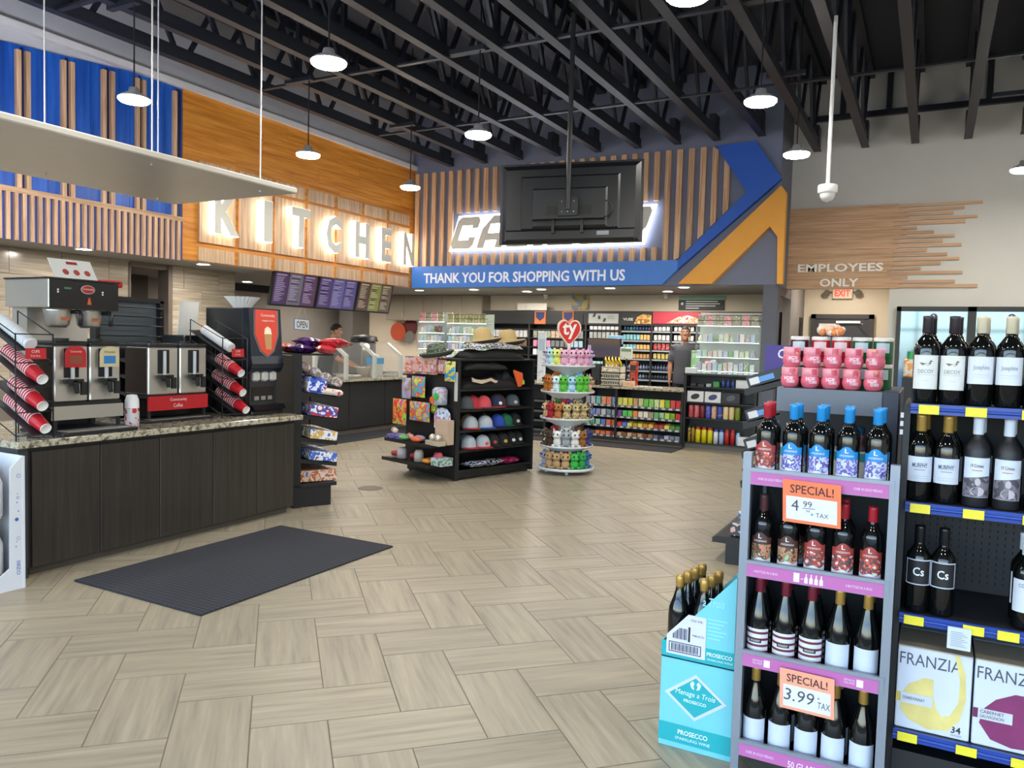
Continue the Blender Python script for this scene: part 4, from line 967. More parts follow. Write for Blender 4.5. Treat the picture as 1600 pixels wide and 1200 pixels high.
# price cards on the rack
ORG = mat('#f08a62', 0.5, emit=0.12)
for (x, z, w, h, price, lab, hx) in ((-0.445, 1.125, 0.195, 0.155, '4 99', 'upper', '#ee7a4e'), (-0.425, 0.435, 0.185, 0.15, '3.99', 'lower', '#f0a184')):
    cd = thing('price_card', 'orange edged SPECIAL card on the %s pink strip of the grey rack, reading %s' % (lab, price), 'price sign', (x, RY - 0.02, z))
    u = Vector((1, 0, -0.02)).normalized(); v = Vector((-0.03, -0.06, 1)).normalized()
    o = Vector((x, RY - 0.022, z + 0.03 - h))
    wp(cd, 'card', MB().prism([(0, 0), (w, 0), (w, h), (0, h)], o, u, v, -0.003), mat(hx, 0.5))
    nn = u.cross(v)
    wp(cd, 'white_field', MB().prism([(0.012, 0.012), (w - 0.012, 0.012), (w - 0.012, h * 0.62), (0.012, h * 0.62)], o + nn * 0.0003, u, v, 0.001), mat('#d9dae4', 0.6))
    wp(cd, 'headline', MB().text('SPECIAL!', o + nn * 0.001 + u * (w * 0.13) + v * (h * 0.70), u, v, w * 0.75, h * 0.2, bold=0.01), mat('#4a2d2a', 0.6))
    b = MB()
    if lab == 'upper':
        b.text('4', o + nn * 0.002 + u * 0.03 + v * 0.045, u, v, 0.025, 0.04).text('99', o + nn * 0.002 + u * 0.07 + v * 0.062, u, v, 0.03, 0.022).text('+ TAX', o + nn * 0.002 + u * 0.095 + v * 0.03, u, v, 0.06, 0.016)
        b.prism([(0.068, 0.056), (0.11, 0.058), (0.11, 0.06), (0.068, 0.058)], o + nn * 0.002, u, v, 0.0005).text('xx', o + nn * 0.002 + u * 0.08 + v * 0.045, u, v, 0.014, 0.007)
    else:
        b.text('3.99', o + nn * 0.002 + u * 0.014 + v * 0.035, u, v, 0.105, 0.045, shear=0.15).text('TAX', o + nn * 0.002 + u * 0.13 + v * 0.03, u, v, 0.042, 0.024, shear=0.1).text('+', o + nn * 0.002 + u * 0.128 + v * 0.062, u, v, 0.01, 0.01)
    wp(cd, 'handwriting', b, mat('#4c4a52', 0.7))
# ---------------------------------------------------------------- sparkling wine cases
TEAL = mat('#70c4d0', 0.5, noise=0.02); TEALD = mat('#17a3ac', 0.5, noise=0.02); TEXW = mat('#d7eef0', 0.5); TEXP = mat('#9fdbe4', 0.5)
x0, x1, y0, y1 = -0.905, -0.612, 3.03, 3.34
cl_ = thing('wine_case', 'closed turquoise sparkling wine carton on the floor, lower of the two', 'carton', (-0.76, 3.18, 0))
wp(cl_, 'carton', MB().rbox(x0, x1, y0, y1, 0.0, 0.365, 0.003), TEAL)
wp(cl_, 'lower_band', MB().box(x0, x1, y0 - 0.002, y0, 0.025, 0.10), TEALD)
dm = wp(cl_, 'diamond_label', MB().prism([(-0.125, 0), (0, -0.095), (0.125, 0), (0, 0.095)], (-0.76, y0 - 0.001, 0.225), (1, 0, 0), (0, 0, 1), 0.002), mat('#c3cdd2', 0.5))
wp(dm, 'diamond_field', MB().prism([(-0.105, 0), (0, -0.08), (0.105, 0), (0, 0.08)], (-0.76, y0 - 0.003, 0.225), (1, 0, 0), (0, 0, 1), 0.001), TEALD)
b = MB().text('Menage a Trois', (-0.84, y0 - 0.0045, 0.222), (1, 0, -0.02), (0, 0, 1), 0.16, 0.028, shear=0.2).text('PROSECCO', (-0.805, y0 - 0.0045, 0.2), (1, 0, -0.02), (0, 0, 1), 0.09, 0.013, bold=0.02)
for s_ in (-1, 1): b.prism([(0.004 * s_, -0.005), (0.016 * s_, 0.0), (0.022 * s_, 0.018), (0.012 * s_, 0.03), (0.004 * s_, 0.02), (0.009 * s_, 0.01)][::s_], (-0.76, y0 - 0.004, 0.262), (1, 0, 0), (0, 0, 1), 0.0008)
wp(dm, 'label_print', b, TEXW)
wp(cl_, 'carton_print', MB().text('PROSECCO', (-0.825, y0 - 0.003, 0.062), (1, 0, 0), (0, 0, 1), 0.12, 0.02, bold=0.02).text('SPARKLING WINE', (-0.835, y0 - 0.003, 0.04), (1, 0, 0), (0, 0, 1), 0.14, 0.012), TEXW)
op = thing('wine_case', 'cut open turquoise carton holding gold topped bottles, upper of the two', 'carton', (-0.76, 3.18, 0.367))
wl_, wh_ = 0.43, 0.74
wp(op, 'carton', MB().prism([(x0, 0.367), (x1, 0.367), (x1, wh_), (x0 + 0.02, wl_), (x0, wl_)], (0, y0 + 0.004, 0), (1, 0, 0), (0, 0, 1), 0.004)
   .prism([(x0, 0.367), (x1, 0.367), (x1, wh_), (x0 + 0.02, wl_), (x0, wl_)], (0, y1, 0), (1, 0, 0), (0, 0, 1), 0.004)
   .box(x0, x0 + 0.004, y0, y1, 0.367, wl_).box(x1 - 0.004, x1, y0, y1, 0.367, wh_).box(x0, x1, y0, y1, 0.367, 0.371), TEAL)
wp(op, 'inside_lining', MB().box(x1 - 0.007, x1 - 0.004, y0 + 0.005, y1 - 0.005, 0.372, wh_ - 0.002), mat('#6f5d4c', 0.8))
wp(op, 'lower_band', MB().box(x0, x1, y0 - 0.002, y0, 0.372, 0.435), TEALD)
wp(op, 'carton_print', MB().text('a Trois', (-0.745, y0 - 0.002, 0.60), (1, 0, 0.05), (0, 0, 1), 0.085, 0.035, shear=0.2), TEXP)
b = MB().text('PROSECCO', (-0.722, y0 - 0.003, 0.405), (1, 0, 0), (0, 0, 1), 0.1, 0.016, bold=0.02).text('SPARKLING WINE', (-0.72, y0 - 0.003, 0.388), (1, 0, 0), (0, 0, 1), 0.1, 0.008)
wp(op, 'band_print', b, TEXW)
b = MB()
for k in range(6): b.box(-0.722, -0.722 + 0.05 + 0.012 * (k % 3), y0 - 0.001, y0, 0.475 + 0.015 * k, 0.478 + 0.015 * k)
wp(op, 'small_print', b, TEXP)
lb = wp(op, 'shipping_label', MB().prism([(-0.885, 0.385), (-0.728, 0.385), (-0.728, 0.552), (-0.80, 0.555), (-0.885, 0.46)], (0, y0 - 0.0005, 0), (1, 0, 0), (0, 0, 1), 0.002), mat('#cfd1e2', 0.5))
b = MB().box(-0.875, -0.745, y0 - 0.0035, y0 - 0.0025, 0.395, 0.398).box(-0.875, -0.745, y0 - 0.0035, y0 - 0.0025, 0.433, 0.436).box(-0.875, -0.872, y0 - 0.0035, y0 - 0.0025, 0.395, 0.436).box(-0.748, -0.745, y0 - 0.0035, y0 - 0.0025, 0.395, 0.436)
for k in range(22): b.box(-0.865 + 0.005 * k, -0.865 + 0.005 * k + (0.0022 if k % 3 else 0.0035), y0 - 0.0035, y0 - 0.0025, 0.401, 0.430)
for k in range(12): b.box(-0.86 + 0.005 * k, -0.86 + 0.005 * k + (0.0022 if k % 3 else 0.0035), y0 - 0.0035, y0 - 0.0025, 0.45, min(0.495, 0.47 + 0.005 * k))
b.box(-0.798, -0.79, y0 - 0.0035, y0 - 0.0025, 0.445, 0.505).text('MA:0131', (-0.78, y0 - 0.0035, 0.47), (1, 0, 0), (0, 0, 1), 0.045, 0.009).text('750 ML', (-0.79, y0 - 0.0035, 0.53), (1, 0, 0), (0, 0, 1), 0.05, 0.008)
wp(lb, 'barcode', b, mat('#23232b', 0.6))
n = 0
for i, x in enumerate((-0.855, -0.755)):
    for j in range(3 if i else 4):
        y = 3.085 + 0.07 * j; put(PB['k_spark'], x + 0.012 * j, y if i else y, 0.372, 'gold foil topped bottle, %s from front, %s column of the open carton' % (ORD[j], ('left', 'right')[i]), 'sparkling bottles in the carton')
# ---------------------------------------------------------------- wine gondola on the right
wg = thing('wine_shelving', 'black wine gondola with blue rails and yellow price tags at the right edge', 'shelving', (0.4, 3.3, 0))
GX0, GX1, GY = -0.055, 0.95, 3.05
BLUER = mat('#1f3f93', 0.3); YTAG = mat('#e0d22e', 0.5)
wp(wg, 'base', MB().box(GX0, GX1, GY + 0.02, GY + 0.45, 0, 0.2), mat('#15161a', 0.5))
pg_ = wp(wg, 'back_panel', MB().box(GX0, GX1, GY + 0.42, GY + 0.45, 0.2, 1.44), mat('#17181d', 0.55))
hb = MB()
for i in range(22):
    for j in range(12): hb.box(GX0 + 0.03 + i * 0.0254, GX0 + 0.034 + i * 0.0254, GY + 0.4185, GY + 0.42, 0.74 + j * 0.0254, 0.75 + j * 0.0254)
o = wp(pg_, 'peg_holes', hb, mat('#050506', 0.8)); o['kind'] = 'stuff'
wp(wg, 'end_panel', MB().box(GX0 - 0.02, GX0, GY + 0.03, GY + 0.45, 0, 1.44), mat('#16171b', 0.5))
b = MB()
for z in (1.39, 1.36, 1.33): b.box(-0.086, -0.076, GY + 0.028, GY + 0.03, z, z + 0.018)
wp(wg, 'small_tags', b, mat('#c9c9c9', 0.5))
for z, tags in ((1.445, (0.0, 0.14, 0.3, 0.45)), (1.10, (-0.01, 0.15, 0.32)), (0.705, (-0.01, 0.17, 0.27, 0.42)), (0.285, (-0.01, 0.17, 0.33))):
    sf = wp(wg, 'shelf', MB().box(GX0, GX1, GY, GY + 0.42, z - 0.03, z), mat('#1c1d22', 0.5))
    wp(sf, 'price_rail', MB().box(GX0, GX1, GY - 0.012, GY, z - 0.035, z + 0.0).cyl((GX0, GY - 0.013, z - 0.018), (GX1, GY - 0.013, z - 0.018), 0.006, n=8), BLUER)
    for x in tags:
        tg_ = wp(sf, 'price_tag', MB().box(x - 0.03, x + 0.032, GY - 0.0215, GY - 0.019, z - 0.034, z - 0.003), YTAG)
note = tag(MB().box(0.095, 0.165, GY - 0.03, GY - 0.024, 0.615, 0.69).build('paper_note', mat('#c9d0de', 0.6)), 'small white printed notice hanging from the third blue rail', 'notice')
b = MB()
for k in range(9): b.box(-0.025, 0.025 - 0.008 * (k % 3), 0, 0.0005, 0.008 + 0.006 * k, 0.0095 + 0.006 * k)
MB.build(b, 'note_print', mat('#7f8796', 0.6), note, (0.13, GY - 0.031, 0.618))
shelfA = [('k_decoy', -0.016, 'duck label wine bottle with dark capsule, left of two, on the top blue shelf'), ('k_decoy', 0.066, 'duck label wine bottle with dark capsule, right of two, on the top blue shelf'),
          ('k_script', 0.148, 'cream capped wine bottle with script label, left of two, on the top blue shelf'), ('k_script', 0.232, 'cream capped wine bottle with script label, right of two, on the top blue shelf'), ('k_dark', 0.315, 'dark wine bottle at the right frame edge on the top blue shelf')]
shelfB = [('k_murphy', -0.018, 'gold capped wine bottle lettered MURPHY, left of two, on the second blue shelf'), ('k_murphy', 0.065, 'gold capped wine bottle lettered MURPHY, right of two, on the second blue shelf'),
          ('k_face', 0.155, 'matte dark bottle with portrait label and white cap, left of two'), ('k_face', 0.245, 'matte dark bottle with portrait label and white cap, right of two'), ('k_dark', 0.335, 'dark wine bottle at the right end of the second blue shelf')]
shelfC = [('k_cs', -0.004, 'black bottle with square Cs label, left of two, on the third blue shelf'), ('k_cs', 0.072, 'black bottle with square Cs label, right of two, on the third blue shelf'), ('k_copp', 0.318, 'white capped bottle with diamond label at the right frame edge')]
for sh_, z in ((shelfA, 1.4455), (shelfB, 1.1005), (shelfC, 0.7055)):
    for kk, x, lb in sh_:
        put(PB[kk], x, GY + 0.05, z, lb, 'bottles on the blue railed shelves', random.uniform(-0.05, 0.05))
        if z > 0.75 or kk == 'k_copp':
            put(PB['k_dark' if kk == 'k_dark' else kk], x - 0.012 * (kk == 'k_copp') + 0.012, GY + 0.135, z, 'wine bottle in the back row, behind the %s bottle of the %s blue railed shelf' % (ORD[sh_.index((kk, x, lb))], 'top' if z > 1.4 else 'second' if z > 1 else 'third'), 'bottles behind on the blue railed shelves')
for k, (x, nm, hexs, wine) in enumerate(((-0.052, 'yellow swirl', ['#c9b45a', '#d8c77a', '#bfa54a', '#e0d59a'], ('CHARDONNAY',)), (0.185, 'purple swirl', ['#6a2151', '#7d2a5e', '#571a45', '#8a3a6e'], ('CABERNET', 'SAUVIGNON')), (0.425, 'pink swirl', ['#c06a7a', '#b05a6c', '#cf8090', '#a84e60'], ('ROSE',)))):
    bxx = thing('wine_box', 'white boxed wine with %s picture on the lowest blue shelf' % nm, 'wine box', (x + 0.115, GY + 0.1, 0.286), 0, 'boxed wines')
    W_, H_ = 0.23, 0.295
    fy = -0.1 + 0.012
    MB().rbox(-W_ / 2, W_ / 2, fy, fy + 0.2, 0, H_, 0.003).build('carton', mat('#ccd2de', 0.5), bxx)
    MB().box(-W_ / 2, W_ / 2, fy - 0.0005, fy + 0.2, H_, H_ + 0.004).build('top_flap', mat('#a08f78', 0.7), bxx)
    pts = [(-0.10, 0.06), (-0.07, 0.025), (-0.01, 0.005), (0.05, 0.015), (0.085, 0.06), (0.10, 0.14), (0.095, 0.22), (0.075, 0.285), (0.06, 0.285), (0.08, 0.2), (0.078, 0.12), (0.055, 0.07), (0.03, 0.06), (0.012, 0.085), (0.0, 0.13), (0.0, 0.185), (-0.03, 0.185), (-0.075, 0.155), (-0.10, 0.11)] if k != 1 else [(-0.095, 0.07), (-0.06, 0.02), (0.0, 0.005), (0.07, 0.01), (0.11, 0.03), (0.11, 0.07), (0.07, 0.09), (0.04, 0.13), (0.03, 0.19), (0.005, 0.19), (-0.05, 0.16), (-0.085, 0.12)]
    sw = MB().prism(pts, (0, fy, 0.008), (1, 0, 0), (0, 0, 1), 0.0015).build('wine_swirl', mat(hexs[1], 0.5, noise=0.25, scale=14), bxx)
    MB().box(-0.115, -0.1, fy - 0.002, fy, 0.095, 0.128).build('side_band', mat(hexs[0], 0.5), bxx)
    lb = MB().box(-0.10, 0.0, fy - 0.004, fy - 0.002, 0.093, 0.13).build('wine_label', mat('#c6ccd6', 0.5), bxx)
    b = MB()
    for q_, w_ in enumerate(wine): b.text(w_, (-0.094, fy - 0.0045, 0.107 - 0.016 * q_ + (0.008 if len(wine) > 1 else 0)), (1, 0, 0), (0, 0, 1), 0.07, 0.011, bold=0.01)
    b.build('label_print', mat('#4a3b44', 0.6), lb)
    MB().text('FRANZIA', (-0.108, fy - 0.001, 0.232), (1, 0, 0), (0, 0, 1), 0.19, 0.042).build('brand_word', mat('#4b4f5c', 0.6), bxx)
    MB().text('34', (0.06, fy - 0.001, 0.02), (1, 0, 0), (0, 0, 1), 0.03, 0.024, bold=0.02).text('GLASSES', (0.06, fy - 0.001, 0.01), (1, 0, 0), (0, 0, 1), 0.032, 0.006).build('count_print', mat('#2c3040', 0.6), bxx)
    tag(MB().rbox(x, x + 0.23, GY + 0.215, GY + 0.405, 0.286, 0.585, 0.003).build('wine_box', mat('#9aa6b8', 0.5)), 'blue grey wine box standing behind the %s box' % nm, 'wine box', 'boxed wines')
# ---------------------------------------------------------------- grey steel end shelf with pink tubs
es_ = thing('steel_end_shelf', 'grey steel end shelf with navy end panel carrying pink tubs behind the bottle rack', 'shelving', (-0.35, 3.6, 0))
SG = mat('#5c6069', 0.4, 0.4); NAV = mat('#2b3040', 0.5)
wp(es_, 'top_shelf', MB().box(-0.56, -0.162, 3.38, 3.86, 1.44, 1.462).box(-0.56, -0.162, 3.375, 3.385, 1.365, 1.462), SG)
wp(es_, 'end_panel', MB().rbox(-0.162, -0.10, 3.36, 3.86, 0.0, 1.468, 0.004), NAV)
wp(es_, 'lower_shelf', MB().box(-0.62, -0.162, 3.42, 3.86, 1.0, 1.02), NAV)
wp(es_, 'back_panel', MB().box(-0.62, -0.162, 3.84, 3.86, 0.0, 1.44), mat('#26282e', 0.6))
wp(es_, 'base', MB().box(-0.62, -0.162, 3.42, 3.86, 0.0, 0.25), NAV)
for i, x in enumerate((-0.56, -0.43, -0.30)):
    cb_ = thing('carton', 'white carton with teal band, %s from left, on the shelf behind the blue capped bottles' % ORD[i], 'carton', (x + 0.06, 3.5, 1.02), 0, 'white and teal cartons')
    MB().box(-0.06, 0.06, -0.05, 0.1, 0, 0.19).build('box', mat('#ccd0d2', 0.5), cb_)
    MB().box(-0.06, 0.06, -0.052, -0.05, 0.15, 0.185).build('band', mat('#2f8f98', 0.5), cb_)
    jr = thing('jar', 'small blue lidded jar on the teal banded carton, %s from left' % ORD[i], 'jar', (x + 0.05, 3.5, 1.2105), 0, 'blue lidded jars')
    MB().lathe([(0, 0), (0.026, 0), (0.028, 0.01), (0.028, 0.06), (0.02, 0.07)], 12).build('body', art(['#4a3f39', '#8d4a50', '#5d6f78', '#b09a80'], 30), jr)
    MB().lathe([(0.024, 0.07), (0.025, 0.095), (0, 0.096)], 12).build('lid', mat('#2c5f7c', 0.4), jr)
TUB = mat('#d8667a', 0.22, noise=0.05, coat=0.3); TCAP = mat('#e0909c', 0.3)
def tub():
    t = thing('gum_tub', '', 'gum tub')
    MB().lathe([(0, 0), (0.022, 0.0), (0.031, 0.008), (0.036, 0.022), (0.037, 0.034), (0.034, 0.048), (0.033, 0.052)], 16).build('tub', TUB, t)
    MB().lathe([(0.033, 0.052), (0.0345, 0.054), (0.0345, 0.082), (0.033, 0.084), (0, 0.084)], 16).build('cap', TCAP, t)
    b = MB(); b.wrap('ICE', (0, 0, 0), 0.0380, FR, 0.040, 0.036, 0.012, bold=0.02); b.wrap('CUBES', (0, 0, 0), 0.0378, FR + 0.25, 0.026, 0.032, 0.011, bold=0.02)
    b.build('print', mat('#e5dfe6', 0.4), t)
    b = MB(); curved(b, 0.0352, FR + 0.05, FR + 0.75, 0.056, 0.08, 5); b.build('cap_picture', art(['#e0a45c', '#c9536a', '#e7c070'], 60), t)
    return t
tb = remember(tub()); first = True
for rz_, nm in ((0, 'lower'), (1, 'upper')):
    for i in range(5):
        x = -0.518 + 0.0795 * i + (0.004 if rz_ else 0); args = ((x, 3.425, 1.4625 + 0.0845 * rz_), random.uniform(-0.5, 0.5), 'pink gum tub, %s from left in the %s row on the grey end shelf' % (ORD[i], nm), 'pink gum tubs')
        if first: tb.location = args[0]; tb['label'] = args[2]; tb['group'] = args[3]; first = False
        else: dup(tb, args[0], args[1], args[2], args[3])
CLR = {'r': mat('#a9202c', 0.25), 'd': mat('#3a1620', 0.25), 'g': mat('#1f5a32', 0.25)}
cn = [('d', -0.50, 'dark red'), ('r', -0.415, 'bright red'), ('r', -0.335, 'second bright red'), ('g', -0.255, 'dark green'), ('g', -0.175, 'second dark green')]
for c_, x, nm in cn:
    for z_ in (0, 1):
        t = thing('snack_canister', '%s lidded canister, %s of its pair, behind the pink tubs' % (nm, ('lower', 'upper')[z_]), 'canister', (x, 3.53, 1.4625 + z_ * 0.108), 0, 'canisters behind the tubs')
        MB().lathe([(0, 0), (0.036, 0), (0.037, 0.004), (0.037, 0.092)], 16).build('body', CLR[c_], t)
        MB().lathe([(0.038, 0.092), (0.038, 0.105), (0.035, 0.107), (0, 0.107)], 16).build('lid', mat('#c8c2bd', 0.3), t)
        b = MB(); curved(b, 0.0376, FR - 0.7, FR + 0.7, 0.045, 0.085, 6); b.build('label', mat('#c9b6b8' if c_ == 'r' else '#aeb8c2', 0.5), t)
b = MB()
for i in range(14): b.ball((random.uniform(-0.05, 0.05), random.uniform(-0.03, 0.03), 0.012 + random.uniform(0, 0.02)), random.uniform(0.012, 0.02), 7, 5, i % 3)
o = b.build('wrapped_candies', [mat('#d8a58a', 0.4), mat('#c9783a', 0.4), mat('#cdbba9', 0.4)], None, (-0.375, 3.53, 1.679)); tag(o, 'heap of wrapped orange and beige candies on top of the red canisters', 'candy', kind='stuff')
# ================================================================ soft goods and packs
def bag_mesh(w, h, d, m, nu=8, nv=8):
    """pillow bag lying in x (width) and z (height), puffed along y, with flat crimped ends"""
    vs = []; fs = []
    for side in (-1, 1):
        for j in range(nv + 1):
            for i in range(nu + 1):
                u = i / nu * 2 - 1; v = j / nv * 2 - 1
                p = max(0, 1 - u ** 4) ** 0.6 * max(0, 1 - abs(v / 0.86) ** 3) ** 0.6 if abs(v) < 0.86 else 0
                vs.append((u * w / 2 * (1 - 0.05 * p), side * d / 2 * p + 0.002 * side, v * h / 2))
    k = (nu + 1) * (nv + 1)
    for s in (0, 1):
        for j in range(nv):
            for i in range(nu):
                q_ = s * k + j * (nu + 1) + i; f = (q_, q_ + 1, q_ + nu + 2, q_ + nu + 1)
                fs.append(f if s == 0 else f[::-1])
    b = MB().add(vs, fs, 0, True)
    return b.mesh('bag', m)
def lay(o, loc, rot): o.location = loc; o.rotation_euler = rot; return o
G1 = Vector((0.287, 0.958, 0)); G2 = Vector((-0.958, 0.287, 0)); GRZ = math.atan2(0.958, 0.287)
def gl(O, a, b, z): return Vector((O[0], O[1], 0)) + G1 * a + G2 * b + Vector((0, 0, z))
MATTE = mat('#131416', 0.5)
# ---------------------------------------------------------------- snack end display next to the coffee bar
E0 = (-5.20, 5.43); GE1 = Vector((0.47, 0.883, 0)); GE2 = Vector((-0.883, 0.47, 0)); GERZ = math.atan2(0.883, 0.47)
def ge(a, b, z): return Vector((E0[0], E0[1], 0)) + GE1 * a + GE2 * b + Vector((0, 0, z))
ec = thing('snack_display', 'black peg-backed snack stand with sloping shelves at the end of the coffee bar', 'shelving', (E0[0], E0[1], 0), GERZ)
MB().box(0.0, 0.36, 0.02, 0.9, 0, 0.19).build('base', MATTE, ec)
MB().box(-0.02, 0.055, 0.0, 0.07, 0, 1.44).build('upright', MATTE, ec)
MB().box(-0.02, 0.055, 0.85, 0.92, 0, 1.44).build('upright', MATTE, ec)
bp_ = MB().box(0.0, 0.02, 0.07, 0.85, 0.1, 1.43).build('peg_panel', mat('#17181b', 0.5), ec)
b = MB()
for i in range(28):
    for j in range(20): b.box(-0.0015, 0.0, 0.09 + 0.0265 * i, 0.097 + 0.0265 * i, 0.90 + 0.0265 * j, 0.907 + 0.0265 * j)
o = b.build('peg_holes', mat('#45474c', 0.7), bp_); o['kind'] = 'stuff'
MB().box(-0.03, 0.36, 0.0, 0.92, 1.44, 1.455).build('top', MATTE, ec)
def slope_shelf(par, z, d=0.37, dz=0.06, y0=0.03, y1=0.9, x0=0.05):
    p = [(x0, z - 0.035), (x0 + d, z - dz - 0.03), (x0 + d, z - dz + 0.012), (x0 + d - 0.008, z - dz), (x0, z)]
    return MB().prism(p, (0, y1, 0), (1, 0, 0), (0, 0, 1), y1 - y0).build('shelf', MATTE, par)
zz = [1.10, 0.885, 0.665, 0.46]
for z in zz: slope_shelf(ec, z)
MB().prism([(0.0, 0.19), (0.41, 0.19), (0.41, 0.225), (0.40, 0.225), (0.0, 0.215)], (0, 0.9, 0), (1, 0, 0), (0, 0, 1), 0.9).build('base_deck', MATTE, ec)
snacks = [(1.10, '#1f3c9c', ['#1b2f86', '#3f62c8', '#e8e8f2', '#c2313a'], 'blue snack bag'), (1.10, '', ['#c8342c', '#e8d9d0', '#b02822'], 'red snack bag'), (0.885, '', ['#dfe4ee', '#e4e8f0', '#2d4fae', '#c53440', '#e9edf4'], 'white and blue snack cake box'),
          (0.665, '', ['#e3e2e2', '#d2a85c', '#e6e6e8', '#4d6fbe'], 'white and yellow snack cake box'), (0.46, '', ['#dfe0e6', '#4868c0', '#e2e4ea', '#6c4433'], 'white and brown snack cake box')]
for k, (z, _, cols, nm) in enumerate(snacks):
    for j, (bb, pos) in enumerate(((0.10, 'nearest'), (0.32, 'second'), (0.55, 'third'))):
        aa = 0.30 if k == 1 else 0.16 if k == 0 else 0.25
        bx = MB()
        if k == 0: bx.rbox(-0.10, 0.09, -0.09, 0.09, 0, 0.145, 0.02)
        elif k == 1: bx.rbox(-0.10, 0.12, -0.09, 0.09, 0, 0.06, 0.02)
        else:
            bx.rbox(-0.16, 0.11, -0.09, 0.09, 0, 0.085 + 0.015 * (k == 2), 0.004)
        o = bx.build('snack_box' if k > 1 else 'snack_bag', art(cols, 16), None, ge(aa + 0.05, bb, z - 0.06 * (aa + 0.0) / 0.43 + 0.004))
        o.rotation_euler = (0, 0.138, GERZ); tag(o, '%s, %s from the aisle end on a snack stand shelf' % (nm, pos), 'snack', 'snacks on the end stand')
for j, (bb, pos) in enumerate(((0.185, 'nearest'), (0.42, 'second'), (0.66, 'third'))):
    o = MB().rbox(-0.185, 0.19, -0.11, 0.11, 0, 0.11, 0.004).build('pastry_box', art(['#3e65b8', '#d6b59a', '#b0603c', '#e0c8b8', '#c98a64'], 12), None, ge(0.25, bb, 0.227))
    o.rotation_euler = (0, 0, GERZ); tag(o, 'wide blue and brown pastry box, %s from the aisle end on the base deck' % pos, 'snack', 'pastry boxes on the base deck')
bsk = thing('pastry_basket', 'black wire basket sloping off the snack stand top', 'basket', (E0[0], E0[1], 0), GERZ)
b = MB()
for y in (0.09, 0.21, 0.33, 0.45): b.tube([(0.065, y, 1.36), (0.07, y, 1.29), (0.44, y, 1.12), (0.46, y, 1.16)], 0.004, 5)
for t in range(7): x = 0.075 + 0.055 * t; b.tube([(x, 0.09, 1.30 - 0.46 * (x - 0.05)), (x, 0.45, 1.30 - 0.46 * (x - 0.05))], 0.003, 5)
b.build('wire', BLACK, bsk)
for k in range(8):
    aa = 0.10 + 0.105 * (k // 2); bb = 0.1 + 0.2 * (k % 2)
    o = MB().lathe([(0, 0), (0.05, 0), (0.06, 0.02), (0.06, 0.05), (0.03, 0.075), (0, 0.08)], 12).build('packed_pastry', art(['#b7a9a0', '#d9d4d2', '#9a8378', '#c7bfc4'], 20, 0.2), None, ge(aa, bb, 1.318 - 0.46 * (aa - 0.05)))
    o.rotation_euler = (0, 0.43, GERZ); tag(o, 'clear wrapped pastry, %s row down the slope, %s of two in the wire basket' % (ORD[k // 2], ('nearer', 'farther')[k % 2]), 'pastry', 'wrapped pastries in the basket')
PUR = ['#44265e', '#5a3276', '#351c4c', '#7a5a90']; RDB = ['#b3262f', '#c93a40', '#a01f2a', '#dc6a66']
for (a, b_, z, cols, rz_, nm) in ((0.12, 0.20, 1.50, PUR, 0.2, 'purple chip bag under the pile'), (0.30, 0.05, 1.50, RDB, -0.3, 'red chip bag lying lowest at the front'), (0.08, 0.45, 1.50, RDB, 0.1, 'red chip bag lying at the rear of the pile'),
                                  (0.20, 0.22, 1.565, PUR, 0.5, 'purple chip bag on top of the pile'), (0.38, 0.02, 1.56, RDB, 0.9, 'red chip bag topmost at the aisle side')):
    o = place('chip_bag', bag_mesh(0.2, 0.30, 0.085, art(cols, 9, 0.25)), None)
    lay(o, ge(a, b_, z), (PI / 2, 0.12, GERZ + rz_)); tag(o, nm + ' on the snack stand', 'chip bag', 'chip bags on the snack stand')
# ---------------------------------------------------------------- centre gondola
GO = (-4.75, 7.53)
cg = thing('centre_gondola', 'black four way gondola with toys on pegs and caps on shelves in mid floor', 'shelving', (GO[0], GO[1], 0), GRZ)
MB().box(0.02, 1.27, 0.02, 0.93, 0.02, 0.12).build('base', MATTE, cg)
for (a, b_) in ((0.05, 0.05), (1.22, 0.05), (0.05, 0.9)): MB().cyl((a, b_, 0), (a, b_, 0.02), 0.02).build('foot', MATTE, cg)
MB().box(-0.02, 0.04, -0.01, 0.06, 0.02, 1.40).build('corner_post', MATTE, cg)
MB().box(0.0, 0.03, 0.06, 0.95, 0.1, 1.40).build('peg_panel', mat('#121315', 0.5), cg)
MB().box(0.03, 1.27, 0.44, 0.47, 0.1, 1.40).build('centre_panel', MATTE, cg)
MB().box(1.235, 1.275, -0.01, 0.93, 0.02, 1.40).build('end_panel', MATTE, cg)
MB().box(0.03, 1.235, 0.90, 0.93, 0.1, 1.40).build('rear_panel', MATTE, cg)
MB().box(-0.03, 1.28, -0.02, 0.95, 1.39, 1.41).build('top', MATTE, cg)
for z in (1.06, 0.82, 0.58, 0.35, 0.12):
    MB().box(0.04, 1.235, -0.01, 0.44, z - 0.025, z).build('shelf', MATTE, cg)
MB().prism([(0.0, 0.40), (-0.34, 0.40), (-0.34, 0.44), (-0.33, 0.43), (0, 0.43)], (0, 0.06, 0), (1, 0, 0), (0, 0, 1), -0.86).build('toy_shelf', MATTE, cg)
MB().prism([(0.0, 0.16), (-0.36, 0.17), (-0.36, 0.21), (-0.35, 0.20), (0, 0.20)], (0, 0.06, 0), (1, 0, 0), (0, 0, 1), -0.88).build('toy_shelf', MATTE, cg)
